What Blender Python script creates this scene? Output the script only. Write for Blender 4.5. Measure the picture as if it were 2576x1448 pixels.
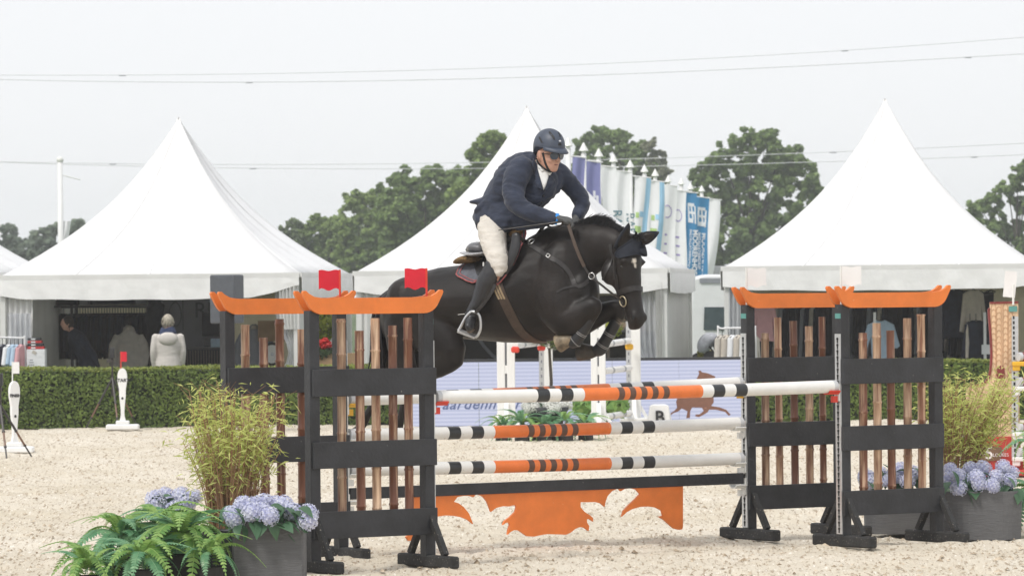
import bpy, bmesh, math, random
import numpy as np
from mathutils import Vector, Matrix, noise
from mathutils.bvhtree import BVHTree

for o in list(bpy.data.objects):
    bpy.data.objects.remove(o)
SC = bpy.context.scene
COL = SC.collection
R = math.radians
V = Vector

# ------------------------------------------------------------------ camera
# measurements were taken on the photograph shown 2576 px wide; F is the focal length in those pixels
F, ROLL, CAMH, PITCH = 11500.0, 0.0095, 2.02, 11.0
cam_data = bpy.data.cameras.new('camera')
cam_data.sensor_width = 36.0
cam_data.lens = F / 2576.0 * 36.0
cam_data.clip_start = 0.5
cam_data.clip_end = 3000.0
cam_data.dof.use_dof = True
cam_data.dof.focus_distance = 35.0
cam_data.dof.aperture_fstop = 10.0
cam = bpy.data.objects.new('camera', cam_data)
COL.objects.link(cam)
cam.matrix_world = (Matrix.Translation((0, 0, CAMH)) @ Matrix.Rotation(math.pi / 2 + PITCH / F, 4, 'X')
                    @ Matrix.Rotation(-ROLL, 4, 'Z'))
SC.camera = cam
SC.render.resolution_x, SC.render.resolution_y = 1024, 575

# ------------------------------------------------------------------ sky and sun (bright overcast)
SUN_DIR = V((-0.55, -0.62, 1.05)).normalized()      # towards the sun
world = bpy.data.worlds.new('World')
SC.world = world
world.use_nodes = True
nt = world.node_tree
nt.nodes.clear()
w_out = nt.nodes.new('ShaderNodeOutputWorld')
sky = nt.nodes.new('ShaderNodeTexSky')
sky.sky_type = 'NISHITA'
sky.sun_disc = False
sky.sun_elevation = math.asin(SUN_DIR.z)
sky.sun_rotation = math.atan2(SUN_DIR.x, SUN_DIR.y)
bg_a = nt.nodes.new('ShaderNodeBackground')
bg_a.inputs['Strength'].default_value = 0.08
nt.links.new(sky.outputs[0], bg_a.inputs['Color'])
# even cloud deck with very soft mottling
tc = nt.nodes.new('ShaderNodeTexCoord')
wn = nt.nodes.new('ShaderNodeTexNoise')
wn.inputs['Scale'].default_value = 5.0
wn.inputs['Detail'].default_value = 4.0
nt.links.new(tc.outputs['Generated'], wn.inputs['Vector'])
wr = nt.nodes.new('ShaderNodeValToRGB')
wr.color_ramp.elements[0].color = (0.725, 0.732, 0.755, 1)
wr.color_ramp.elements[1].color = (0.765, 0.772, 0.79, 1)
nt.links.new(wn.outputs['Fac'], wr.inputs['Fac'])
bg_b = nt.nodes.new('ShaderNodeBackground')
bg_b.inputs['Strength'].default_value = 1.0
nt.links.new(wr.outputs['Color'], bg_b.inputs['Color'])
wm = nt.nodes.new('ShaderNodeMixShader')
wm.inputs['Fac'].default_value = 0.93
nt.links.new(bg_a.outputs[0], wm.inputs[1])
nt.links.new(bg_b.outputs[0], wm.inputs[2])
nt.links.new(wm.outputs[0], w_out.inputs['Surface'])

sun_data = bpy.data.lights.new('sun', 'SUN')
sun_data.energy = 1.5
sun_data.angle = R(11)
sun_data.color = (1.0, 0.965, 0.91)
sun = bpy.data.objects.new('sun', sun_data)
COL.objects.link(sun)
sun.rotation_euler = SUN_DIR.to_track_quat('Z', 'Y').to_euler()

vs = SC.view_settings
vs.view_transform = 'Standard'
vs.look = 'None'
vs.exposure = 0.43
vs.gamma = 1.0
vs.use_curve_mapping = False

# ------------------------------------------------------------------ measuring helpers
_c, _s = math.cos(ROLL), math.sin(ROLL)
CAM = V((0, 0, CAMH))

def derot(px, py):
    dx, dy = px - 1288.0, py - 724.0
    return dx * _c - dy * _s, dx * _s + dy * _c - PITCH

def at(px, py, d):
    """world point d metres in front of the camera for a measured place in the photograph"""
    x, y = derot(px, py)
    return V((x / F * d, d, CAMH - y / F * d))

def gd(px, py):
    return F * CAMH / derot(px, py)[1]

def ground(px, py):
    p = at(px, py, gd(px, py))
    return V((p.x, p.y, 0.0))

def xz(px, d):
    return (px - 1288.0) / F * d

# ------------------------------------------------------------------ mesh builder
ROOTM = {}

def link(o):
    COL.objects.link(o)
    return o

def tag(o, label=None, cat=None, group=None, kind=None):
    if label: o['label'] = label
    if cat: o['category'] = cat
    if group: o['group'] = group
    if kind: o['kind'] = kind
    return o

def thing(name, label, cat, loc=(0, 0, 0), rz=0.0, group=None):
    o = bpy.data.objects.new(name, None)
    o.empty_display_size = 0.1
    link(o)
    o.location = loc
    o.rotation_euler = (0, 0, rz)
    ROOTM[o.name] = Matrix.Translation(V(loc)) @ Matrix.Rotation(rz, 4, 'Z')
    return tag(o, label, cat, group)

def perp(d, up=V((0, 0, 1))):
    d = d.normalized()
    s = d.cross(up)
    if s.length < 1e-4:
        s = d.cross(V((1, 0, 0)))
    s.normalize()
    return s, s.cross(d).normalized()

class MB:
    def __init__(self):
        self.v, self.f, self.m = [], [], []

    def add(self, vs, fs, mi=0):
        n = len(self.v)
        self.v.extend(V(p) for p in vs)
        for f in fs:
            self.f.append([i + n for i in f])
            self.m.append(mi)
        return self

    def box(self, c, size, M=None, mi=0):
        c = V(c)
        hx, hy, hz = size[0] / 2, size[1] / 2, size[2] / 2
        vs = [V((x, y, z)) for x in (-hx, hx) for y in (-hy, hy) for z in (-hz, hz)]
        if M is not None:
            vs = [M @ p for p in vs]
        return self.add([c + p for p in vs], [(0, 1, 3, 2), (4, 6, 7, 5), (0, 4, 5, 1), (2, 3, 7, 6), (0, 2, 6, 4), (1, 5, 7, 3)], mi)

    def bar(self, p0, p1, w, h, up=V((0, 0, 1)), mi=0):
        """beam from p0 to p1, w across, h along up"""
        p0, p1 = V(p0), V(p1)
        s, u = perp(p1 - p0, up)
        s, u = s * (w / 2), u * (h / 2)
        vs = [p0 - s - u, p0 + s - u, p0 + s + u, p0 - s + u, p1 - s - u, p1 + s - u, p1 + s + u, p1 - s + u]
        return self.add(vs, [(0, 1, 2, 3), (4, 7, 6, 5), (0, 4, 5, 1), (1, 5, 6, 2), (2, 6, 7, 3), (3, 7, 4, 0)], mi)

    def loft(self, rings, mi=0, caps=True, mis=None):
        n = len(rings[0])
        b = len(self.v)
        vs, fs, ms = [], [], []
        for r in rings:
            vs.extend(r)
        for k in range(len(rings) - 1):
            for i in range(n):
                j = (i + 1) % n
                fs.append((k * n + i, k * n + j, (k + 1) * n + j, (k + 1) * n + i))
                ms.append(mis[k] if mis else mi)
        if caps:
            fs.append(tuple(range(n - 1, -1, -1)))
            ms.append(mis[0] if mis else mi)
            e = (len(rings) - 1) * n
            fs.append(tuple(range(e, e + n)))
            ms.append(mis[-1] if mis else mi)
        self.v.extend(V(p) for p in vs)
        for f, m_ in zip(fs, ms):
            self.f.append([i + b for i in f])
            self.m.append(m_)
        return self

    def tube(self, pts, r, n=8, caps=True, mi=0, flat=1.0, up=None):
        pts = [V(p) for p in pts]
        rs = r if isinstance(r, (list, tuple)) else [r] * len(pts)
        rings = []
        ps = None
        for k, p in enumerate(pts):
            d = pts[min(k + 1, len(pts) - 1)] - pts[max(k - 1, 0)]
            if d.length < 1e-9:
                d = V((0, 0, 1))
            if ps is None:
                s, u = perp(d, up or V((0, 0, 1)))
            else:
                d.normalize()
                s = ps - d * ps.dot(d)
                if s.length < 1e-5:
                    s, u = perp(d)
                s.normalize()
                u = s.cross(d).normalized()
            ps = s
            rings.append([p + (s * math.cos(2 * math.pi * i / n) + u * math.sin(2 * math.pi * i / n) * flat) * rs[k] for i in range(n)])
        return self.loft(rings, mi, caps)

    def prism(self, poly, o, ux, uy, th, mi=0, off=0.0):
        """flat outline poly (2D) in the frame o,ux,uy, given thickness th along ux x uy"""
        o, ux, uy = V(o), V(ux), V(uy)
        nz = ux.cross(uy).normalized()
        n = len(poly)
        a = [o + ux * x + uy * y + nz * (off + th / 2) for x, y in poly]
        b = [o + ux * x + uy * y + nz * (off - th / 2) for x, y in poly]
        fs = [tuple(range(n)), tuple(range(2 * n - 1, n - 1, -1))]
        for i in range(n):
            j = (i + 1) % n
            fs.append((i, i + n, j + n, j))
        return self.add(a + b, fs, mi)

    def ellipsoid(self, c, rx, ry, rz, M=None, nu=12, nv=8, mi=0):
        c = V(c)
        vs, fs = [], []
        for k in range(1, nv):
            t = math.pi * k / nv
            for i in range(nu):
                a = 2 * math.pi * i / nu
                p = V((rx * math.sin(t) * math.cos(a), ry * math.sin(t) * math.sin(a), rz * math.cos(t)))
                vs.append(c + (M @ p if M is not None else p))
        top, bot = V((0, 0, rz)), V((0, 0, -rz))
        if M is not None:
            top, bot = M @ top, M @ bot
        vs += [c + top, c + bot]
        T, B = len(vs) - 2, len(vs) - 1
        for k in range(nv - 2):
            for i in range(nu):
                j = (i + 1) % nu
                fs.append((k * nu + i, (k + 1) * nu + i, (k + 1) * nu + j, k * nu + j))
        for i in range(nu):
            j = (i + 1) % nu
            fs.append((T, i, j))
            fs.append((B, (nv - 2) * nu + j, (nv - 2) * nu + i))
        return self.add(vs, fs, mi)

    def mesh(self, name, mats, M=None, smooth=False, bevel=0.0, fixn=True):
        me = bpy.data.meshes.new(name)
        vs = self.v if M is None else [M @ p for p in self.v]
        me.from_pydata([tuple(p) for p in vs], [], self.f)
        if not isinstance(mats, (list, tuple)):
            mats = [mats]
        for m_ in mats:
            me.materials.append(m_)
        if len(mats) > 1:
            me.polygons.foreach_set('material_index', self.m)
        if fixn or bevel:
            bm = bmesh.new()
            bm.from_mesh(me)
            if fixn:
                bmesh.ops.recalc_face_normals(bm, faces=bm.faces)
            if bevel:
                bmesh.ops.bevel(bm, geom=list(bm.edges), offset=bevel, segments=1, affect='EDGES', profile=0.5)
            bm.to_mesh(me)
            bm.free()
        if smooth:
            me.polygons.foreach_set('use_smooth', [True] * len(me.polygons))
        me.update()
        return me

    def build(self, name, mats, parent=None, smooth=False, bevel=0.0, origin=None, fixn=True):
        """links one mesh object; vertices were given in world space"""
        M = None
        if parent is not None:
            M = ROOTM[parent.name].inverted()
        elif origin is not None:
            M = Matrix.Translation(-V(origin))
        o = bpy.data.objects.new(name, self.mesh(name, mats, M, smooth, bevel, fixn))
        link(o)
        if parent is not None:
            o.parent = parent
            ROOTM[o.name] = ROOTM[parent.name]
        elif origin is not None:
            o.location = origin
            ROOTM[o.name] = Matrix.Translation(V(origin))
        else:
            ROOTM[o.name] = Matrix.Identity(4)
        return o

def smooth_by_angle(o, ang=35):
    me = o.data
    me.polygons.foreach_set('use_smooth', [True] * len(me.polygons))
    try:
        me.set_sharp_from_angle(angle=R(ang))
    except Exception:
        pass
    return o

def copy_tree(o, parent=None):
    c = o.copy()
    link(c)
    if parent is not None:
        c.parent = parent
    ROOTM[c.name] = ROOTM.get(o.name, Matrix.Identity(4))
    for ch in list(o.children):
        copy_tree(ch, c)
    return c

def remesh(mb, name, voxel, smooth_iter=4, fac=0.5):
    """one continuous skin round everything in mb"""
    o = bpy.data.objects.new('tmp', mb.mesh('tmp', []))
    link(o)
    m1 = o.modifiers.new('r', 'REMESH')
    m1.mode = 'VOXEL'
    m1.voxel_size = voxel
    m2 = o.modifiers.new('s', 'SMOOTH')
    m2.factor = fac
    m2.iterations = smooth_iter
    dg = bpy.context.evaluated_depsgraph_get()
    me = bpy.data.meshes.new_from_object(o.evaluated_get(dg))
    me.name = name
    bpy.data.objects.remove(o)
    me.polygons.foreach_set('use_smooth', [True] * len(me.polygons))
    return me

def mesh_obj(name, me, mats, parent=None):
    """me in world space"""
    for m_ in (mats if isinstance(mats, (list, tuple)) else [mats]):
        me.materials.append(m_)
    o = bpy.data.objects.new(name, me)
    link(o)
    if parent is not None:
        me.transform(ROOTM[parent.name].inverted())
        o.parent = parent
        ROOTM[o.name] = ROOTM[parent.name]
    else:
        ROOTM[o.name] = Matrix.Identity(4)
    return o

def wrinkle(me, amp, freq, warp=0.0, ridged=True, mask=None):
    """push the surface in and out along its normals by soft folds"""
    me.update()
    nr = [v.normal.copy() for v in me.vertices]
    for v, n in zip(me.vertices, nr):
        p = v.co
        q = V((p.x * freq[0], p.y * freq[1], p.z * freq[2]))
        w_ = noise.noise(q * 0.45 + V((7.1, 3.3, 1.7)))
        q = q + V((w_, w_ * .7, -w_)) * (1.0 + warp)
        h = noise.noise(q)
        if ridged:
            h = (1 - abs(h) * 2.2) * .8 + .35 * noise.noise(q * 2.3)
        else:
            h = h + .4 * noise.noise(q * 2.1)
        a = amp if mask is None else amp * mask(p)
        v.co = p + n * (h * a)
    me.update()

def bvh_of(me):
    vs = [v.co.copy() for v in me.vertices]
    return BVHTree.FromPolygons(vs, [tuple(p.vertices) for p in me.polygons])

def lerp(a, b, t):
    return a + (b - a) * t

def smooth_path(pts, n=6):
    """Catmull-Rom through pts"""
    pts = [V(p) for p in pts]
    out = []
    for i in range(len(pts) - 1):
        p0 = pts[max(i - 1, 0)]; p1 = pts[i]; p2 = pts[i + 1]; p3 = pts[min(i + 2, len(pts) - 1)]
        for k in range(n):
            t = k / n
            out.append(0.5 * ((2 * p1) + (p2 - p0) * t + (2 * p0 - 5 * p1 + 4 * p2 - p3) * t * t + (3 * p1 - p0 - 3 * p2 + p3) * t ** 3))
    out.append(pts[-1])
    return out

def text_mesh(body, size, o, ux, uy, mat_, name, parent, extrude=0.003, shear=0.0, align='LEFT', bold=0.0, spacing=1.0):
    cu = bpy.data.curves.new('t', 'FONT')
    cu.body = body
    cu.size = size
    cu.extrude = extrude
    cu.shear = shear
    cu.align_x = align
    cu.offset = bold
    cu.space_character = spacing
    cu.resolution_u = 3
    ob = bpy.data.objects.new('t', cu)
    link(ob)
    dg = bpy.context.evaluated_depsgraph_get()
    me = bpy.data.meshes.new_from_object(ob.evaluated_get(dg))
    bpy.data.objects.remove(ob)
    ux, uy = V(ux).normalized(), V(uy).normalized()
    nz = ux.cross(uy)
    M = Matrix(((ux.x, uy.x, nz.x, o[0]), (ux.y, uy.y, nz.y, o[1]), (ux.z, uy.z, nz.z, o[2]), (0, 0, 0, 1)))
    me.transform(M)
    me.materials.clear()
    return mesh_obj(name, me, mat_, parent)

# ------------------------------------------------------------------ materials
MATS = {}

def mat(name, col, rough=0.6, var=0.12, scale=6.0, bump=0.0, bscale=60.0, metal=0.0, spec=0.5, stretch=(1, 1, 1),
        col2=None, lo=0.35, hi=0.65, sheen=0.0, trans=0.0, emit=0.0, detail=4.0, speck=None, speck_scale=120.0, speck_amt=0.66, alpha=1.0, coat=0.0, objrand=0.0, bdist=0.02):
    if name in MATS:
        return MATS[name]
    m_ = bpy.data.materials.new(name)
    m_.use_nodes = True
    t = m_.node_tree
    N, L = t.nodes, t.links
    b = N['Principled BSDF']
    b.inputs['Roughness'].default_value = rough
    b.inputs['Metallic'].default_value = metal
    b.inputs['Specular IOR Level'].default_value = spec
    if coat: b.inputs['Coat Weight'].default_value = coat
    if sheen:
        b.inputs['Sheen Weight'].default_value = sheen
        b.inputs['Sheen Roughness'].default_value = 0.5
    if alpha < 1:
        b.inputs['Alpha'].default_value = alpha
    co = N.new('ShaderNodeTexCoord')
    mp = N.new('ShaderNodeMapping')
    mp.inputs['Scale'].default_value = stretch
    L.new(co.outputs['Object'], mp.inputs['Vector'])
    n1 = N.new('ShaderNodeTexNoise')
    n1.inputs['Scale'].default_value = scale
    n1.inputs['Detail'].default_value = detail
    n1.inputs['Roughness'].default_value = 0.6
    L.new(mp.outputs['Vector'], n1.inputs['Vector'])
    rp = N.new('ShaderNodeValToRGB')
    rp.color_ramp.elements[0].position = lo
    rp.color_ramp.elements[1].position = hi
    c1 = tuple(max(0, c * (1 - var)) for c in col) + (1,)
    c2 = tuple(col2) + (1,) if col2 else tuple(min(1, c * (1 + var)) for c in col) + (1,)
    rp.color_ramp.elements[0].color = c1
    rp.color_ramp.elements[1].color = c2
    L.new(n1.outputs['Fac'], rp.inputs['Fac'])
    out = rp.outputs['Color']
    if speck:
        n2 = N.new('ShaderNodeTexNoise')
        n2.inputs['Scale'].default_value = speck_scale
        n2.inputs['Detail'].default_value = 2.0
        L.new(mp.outputs['Vector'], n2.inputs['Vector'])
        r2 = N.new('ShaderNodeValToRGB')
        r2.color_ramp.elements[0].position = speck_amt
        r2.color_ramp.elements[1].position = speck_amt + 0.05
        L.new(n2.outputs['Fac'], r2.inputs['Fac'])
        mx = N.new('ShaderNodeMixRGB')
        mx.inputs['Color2'].default_value = tuple(speck) + (1,)
        L.new(r2.outputs['Color'], mx.inputs['Fac'])
        L.new(out, mx.inputs['Color1'])
        out = mx.outputs['Color']
    if objrand:
        oi = N.new('ShaderNodeObjectInfo')
        hs = N.new('ShaderNodeHueSaturation')
        mr = N.new('ShaderNodeMapRange')
        mr.inputs['To Min'].default_value = 1 - objrand
        mr.inputs['To Max'].default_value = 1 + objrand
        L.new(oi.outputs['Random'], mr.inputs['Value'])
        L.new(mr.outputs['Result'], hs.inputs['Value'])
        L.new(out, hs.inputs['Color'])
        out = hs.outputs['Color']
    L.new(out, b.inputs['Base Color'])
    if emit:
        L.new(out, b.inputs['Emission Color'])
        b.inputs['Emission Strength'].default_value = emit
    if bump:
        n3 = N.new('ShaderNodeTexNoise')
        n3.inputs['Scale'].default_value = bscale
        n3.inputs['Detail'].default_value = 5.0
        L.new(mp.outputs['Vector'], n3.inputs['Vector'])
        bp = N.new('ShaderNodeBump')
        bp.inputs['Strength'].default_value = min(1.0, bump)
        bp.inputs['Distance'].default_value = bdist
        L.new(n3.outputs['Fac'], bp.inputs['Height'])
        L.new(bp.outputs['Normal'], b.inputs['Normal'])
    if trans:
        tr = N.new('ShaderNodeBsdfTranslucent')
        L.new(out, tr.inputs['Color'])
        ms = N.new('ShaderNodeMixShader')
        ms.inputs['Fac'].default_value = trans
        L.new(b.outputs[0], ms.inputs[1])
        L.new(tr.outputs[0], ms.inputs[2])
        L.new(ms.outputs[0], N['Material Output'].inputs['Surface'])
    MATS[name] = m_
    return m_

def leaf_mat(name, c1, c2, rough=0.5, trans=0.3, scale=3.0, spec=0.4):
    """leaf colour differs from leaf to leaf: every leaf island gets its own random value"""
    if name in MATS:
        return MATS[name]
    m_ = bpy.data.materials.new(name)
    m_.use_nodes = True
    t = m_.node_tree
    N, L = t.nodes, t.links
    b = N['Principled BSDF']
    b.inputs['Roughness'].default_value = rough
    b.inputs['Specular IOR Level'].default_value = spec
    ge = N.new('ShaderNodeNewGeometry')
    co = N.new('ShaderNodeTexCoord')
    n1 = N.new('ShaderNodeTexNoise')
    n1.inputs['Scale'].default_value = scale
    L.new(co.outputs['Object'], n1.inputs['Vector'])
    ad = N.new('ShaderNodeMath')
    ad.operation = 'MULTIPLY_ADD'
    ad.inputs[1].default_value = 0.6
    L.new(ge.outputs['Random Per Island'], ad.inputs[0])
    mu = N.new('ShaderNodeMath')
    mu.operation = 'MULTIPLY_ADD'
    mu.inputs[1].default_value = 1.1
    mu.inputs[2].default_value = -0.35
    L.new(n1.outputs['Fac'], mu.inputs[0])
    L.new(mu.outputs[0], ad.inputs[2])
    rp = N.new('ShaderNodeValToRGB')
    rp.color_ramp.elements[0].color = tuple(c1) + (1,)
    rp.color_ramp.elements[1].color = tuple(c2) + (1,)
    L.new(ad.outputs[0], rp.inputs['Fac'])
    L.new(rp.outputs['Color'], b.inputs['Base Color'])
    tr = N.new('ShaderNodeBsdfTranslucent')
    L.new(rp.outputs['Color'], tr.inputs['Color'])
    ms = N.new('ShaderNodeMixShader')
    ms.inputs['Fac'].default_value = trans
    L.new(b.outputs[0], ms.inputs[1])
    L.new(tr.outputs[0], ms.inputs[2])
    L.new(ms.outputs[0], N['Material Output'].inputs['Surface'])
    MATS[name] = m_
    return m_

# ================================================================== SETTING
def sand_material():
    m_ = bpy.data.materials.new('arena_sand')
    m_.use_nodes = True
    t = m_.node_tree
    N, L = t.nodes, t.links
    b = N['Principled BSDF']
    b.inputs['Roughness'].default_value = 0.95
    b.inputs['Specular IOR Level'].default_value = 0.1
    co = N.new('ShaderNodeTexCoord')

    def noise_n(scale, detail, sy=1.0):
        mp = N.new('ShaderNodeMapping')
        mp.inputs['Scale'].default_value = (1, sy, 1)
        L.new(co.outputs['Object'], mp.inputs['Vector'])
        n = N.new('ShaderNodeTexNoise')
        n.inputs['Scale'].default_value = scale
        n.inputs['Detail'].default_value = detail
        n.inputs['Roughness'].default_value = 0.65
        L.new(mp.outputs['Vector'], n.inputs['Vector'])
        return n
    big = noise_n(0.6, 4, 0.5)
    r1 = N.new('ShaderNodeValToRGB')
    r1.color_ramp.elements[0].position = 0.32
    r1.color_ramp.elements[1].position = 0.7
    r1.color_ramp.elements[0].color = (0.60, 0.53, 0.415, 1)
    r1.color_ramp.elements[1].color = (0.73, 0.668, 0.565, 1)
    L.new(big.outputs['Fac'], r1.inputs['Fac'])
    # fibre and grit flecks
    fine = noise_n(34.0, 6, 0.13)
    r2 = N.new('ShaderNodeValToRGB')
    r2.color_ramp.elements[0].position = 0.54
    r2.color_ramp.elements[1].position = 0.63
    L.new(fine.outputs['Fac'], r2.inputs['Fac'])
    mx = N.new('ShaderNodeMixRGB')
    mx.inputs['Color2'].default_value = (0.33, 0.25, 0.17, 1)
    mfac = N.new('ShaderNodeMath')
    mfac.operation = 'MULTIPLY'
    mfac.inputs[1].default_value = 0.85
    L.new(r2.outputs['Color'], mfac.inputs[0])
    L.new(mfac.outputs[0], mx.inputs['Fac'])
    L.new(r1.outputs['Color'], mx.inputs['Color1'])
    lite = noise_n(40.0, 4, 0.15)
    r3 = N.new('ShaderNodeValToRGB')
    r3.color_ramp.elements[0].position = 0.58
    r3.color_ramp.elements[1].position = 0.68
    L.new(lite.outputs['Fac'], r3.inputs['Fac'])
    mx2 = N.new('ShaderNodeMixRGB')
    mx2.inputs['Color2'].default_value = (0.84, 0.79, 0.70, 1)
    L.new(r3.outputs['Color'], mx2.inputs['Fac'])
    L.new(mx.outputs['Color'], mx2.inputs['Color1'])
    L.new(mx2.outputs['Color'], b.inputs['Base Color'])
    bn = noise_n(30.0, 6, 0.4)
    bp = N.new('ShaderNodeBump')
    bp.inputs['Strength'].default_value = 0.7
    bp.inputs['Distance'].default_value = 0.03
    L.new(bn.outputs['Fac'], bp.inputs['Height'])
    L.new(bp.outputs['Normal'], b.inputs['Normal'])
    return m_

M_SAND = sand_material()
M_GRASS = mat('meadow', (0.07, 0.11, 0.03), 0.9, 0.3, 0.3, bump=0.4, bscale=8)
# the land beyond, to the horizon
g = MB()
g.add([(-400, -60, -0.06), (400, -60, -0.06), (400, 1000, -0.06), (-400, 1000, -0.06)], [(0, 1, 2, 3)])
tag(g.build('ground', M_GRASS), kind='structure')

_VN = {}
def vnoise(x, y, seed):
    """cheap smooth value noise, vectorised"""
    if seed not in _VN:
        _VN[seed] = np.random.RandomState(seed).rand(256, 256)
    T = _VN[seed]
    xi, yi = np.floor(x).astype(int), np.floor(y).astype(int)
    fx, fy = x - xi, y - yi
    fx, fy = fx * fx * (3 - 2 * fx), fy * fy * (3 - 2 * fy)
    a = T[xi % 256, yi % 256]; b = T[(xi + 1) % 256, yi % 256]
    c = T[xi % 256, (yi + 1) % 256]; d = T[(xi + 1) % 256, (yi + 1) % 256]
    return (a * (1 - fx) + b * fx) * (1 - fy) + (c * (1 - fx) + d * fx) * fy

def sand_height(x, y):
    h = (vnoise(x * 0.7, y * 0.7, 1) - 0.5) * 0.05 + (vnoise(x * 2.6, y * 2.6, 2) - 0.5) * 0.035
    h += (vnoise(x * 7.5, y * 7.5, 3) - 0.5) * 0.036 + (vnoise(x * 17, y * 17, 4) - 0.5) * 0.018
    return h - 0.012

def hoof_prints(X_, Y_, Z_):
    """old hoof marks: shallow dents with a pushed-up rim"""
    rs_ = np.random.RandomState(17)
    for k in range(620):
        y0 = 30.5 + 39 * rs_.rand() ** 1.3
        x0 = (rs_.rand() - .5) * .235 * y0
        r_ = rs_.uniform(.08, .15)
        j0, j1 = np.searchsorted(ys, [y0 - .5, y0 + .5]); i0, i1 = np.searchsorted(xs, [x0 - .4, x0 + .4])
        if j1 <= j0 or i1 <= i0: continue
        d2 = ((X_[j0:j1, i0:i1] - x0) ** 2 + ((Y_[j0:j1, i0:i1] - y0) / 1.4) ** 2) / r_ ** 2
        Z_[j0:j1, i0:i1] += rs_.uniform(.012, .03) * (-np.exp(-d2 * 1.6) + .55 * np.exp(-(np.sqrt(d2) - 1.35) ** 2 * 6))

nx, ny = 420, 760
xs = np.linspace(-9.5, 9.5, nx)
ys = 28.0 + (np.linspace(0, 1, ny) ** 1.25) * 43.0
X, Y = np.meshgrid(xs, ys)
Z = sand_height(X, Y)
hoof_prints(X, Y, Z)
co = np.stack([X, Y, Z], -1).reshape(-1, 3)
idx = np.arange(nx * ny).reshape(ny, nx)
fc = np.stack([idx[:-1, :-1], idx[:-1, 1:], idx[1:, 1:], idx[1:, :-1]], -1).reshape(-1, 4)
me = bpy.data.meshes.new('arena_sand')
me.vertices.add(len(co)); me.vertices.foreach_set('co', co.ravel())
me.loops.add(fc.size); me.loops.foreach_set('vertex_index', fc.ravel())
me.polygons.add(len(fc)); me.polygons.foreach_set('loop_start', np.arange(0, fc.size, 4))
me.polygons.foreach_set('use_smooth', np.ones(len(fc), bool))
me.update(); me.validate()
me.materials.append(M_SAND)
arena = link(bpy.data.objects.new('sand_arena', me))
tag(arena, kind='structure')
# the rest of the arena, outside the finely modelled strip
g = MB()
for (x0, x1, y0, y1) in ((-45, -9.5, -4, 71), (9.5, 45, -4, 71), (-9.5, 9.5, -4, 28)):
    g.add([(x0, y0, -0.02), (x1, y0, -0.02), (x1, y1, -0.02), (x0, y1, -0.02)], [(0, 1, 2, 3)])
tag(g.build('sand_arena_border', M_SAND), kind='structure')

# loose crumbs of kicked-up footing
random.seed(5)
M_CLOD = mat('sand_clod', (0.33, 0.245, 0.16), 0.95, 0.30, 9, col2=(0.66, 0.56, 0.43), spec=0.1)
cl = MB()
rs = random.Random(8)
for k in range(17000):
    y = 30.5 + 40 * rs.random() ** 1.6
    x = (rs.random() - 0.5) * 2 * (0.118 * y)
    r = 0.004 + 0.011 * rs.random() ** 3 + (0.014 if rs.random() < 0.012 else 0)
    z = float(Z[min(ny - 1, int(np.searchsorted(ys, y))), min(nx - 1, int(np.searchsorted(xs, x)))]) + r * 0.3
    a = rs.random() * 6.28
    l = 1 + 1.6 * rs.random()
    ca, sa = math.cos(a), math.sin(a)
    pts = [(l * r, 0, -0.3 * r), (0, r, 0), (-l * r, 0, -0.3 * r), (0, -r, 0), (0.2 * r, 0.1 * r, r * 0.9)]
    cl.add([(x + p[0] * ca - p[1] * sa, y + p[0] * sa + p[1] * ca, z + p[2]) for p in pts],
           [(0, 1, 4), (1, 2, 4), (2, 3, 4), (3, 0, 4)])
tag(cl.build('sand_crumbs', M_CLOD, fixn=False), 'loose crumbs of footing scattered over the arena sand', 'sand', kind='stuff')

# ------------------------------------------------------------------ clipped hedge behind the arena
M_HEDGE_IN = mat('hedge_inside', (0.018, 0.028, 0.010), 0.95, 0.3, 5)
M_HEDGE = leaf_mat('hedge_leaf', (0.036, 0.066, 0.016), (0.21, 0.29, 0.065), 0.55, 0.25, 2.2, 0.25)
M_HEDGE_TOP = leaf_mat('hedge_top_leaf', (0.10, 0.14, 0.025), (0.34, 0.38, 0.08), 0.55, 0.3, 2.2, 0.3)  # paler, yellower leaf tone for the hedge top
HY0, HD, HH = 70.35, 1.5, 0.90
hx0, hx1 = -10.5, 10.5
hedge = thing('clipped_hedge', 'long clipped green hedge running along the back of the sand arena', 'hedge', (0, HY0, 0))
hc = MB()
hc.box(((hx0 + hx1) / 2, HY0 + HD / 2 + 0.04, (HH - 0.03) / 2), (hx1 - hx0 - 0.05, HD - 0.06, HH - 0.05))
hc.build('core', M_HEDGE_IN, hedge)
rs = random.Random(3)
def leaf_quad(mb, p, n, size, rs, elong=1.8, mi=0):
    t = V((rs.gauss(0, 1), rs.gauss(0, 1), rs.gauss(0, 1)))
    a = n.cross(t)
    if a.length < 1e-4:
        a = V((1, 0, 0))
    a.normalize()
    b = n.cross(a)
    s = size * (0.6 + 0.8 * rs.random())
    a = a * s * elong * 0.5
    b = b * s * 0.5
    mb.add([p - a, p - b * 0.9, p + a, p + b * 0.9], [(0, 1, 2, 3)], mi)
hl = MB()
for k in range(30000):
    x = hx0 + (hx1 - hx0) * rs.random()
    z = 0.0 + (HH - 0.01) * rs.random()
    y = HY0 - 0.02 + 0.05 * rs.random() - 0.02 * math.sin(x * 3.1 + z * 7)
    if z > HH - 0.05: y += 0.04
    n = V((rs.gauss(0, .55), -1, rs.gauss(0.2, .55))).normalized()
    leaf_quad(hl, V((x, y, z)), n, 0.034, rs)
tag(hl.build('leaves', M_HEDGE, hedge, fixn=False), kind='stuff')
ht = MB()
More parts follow.
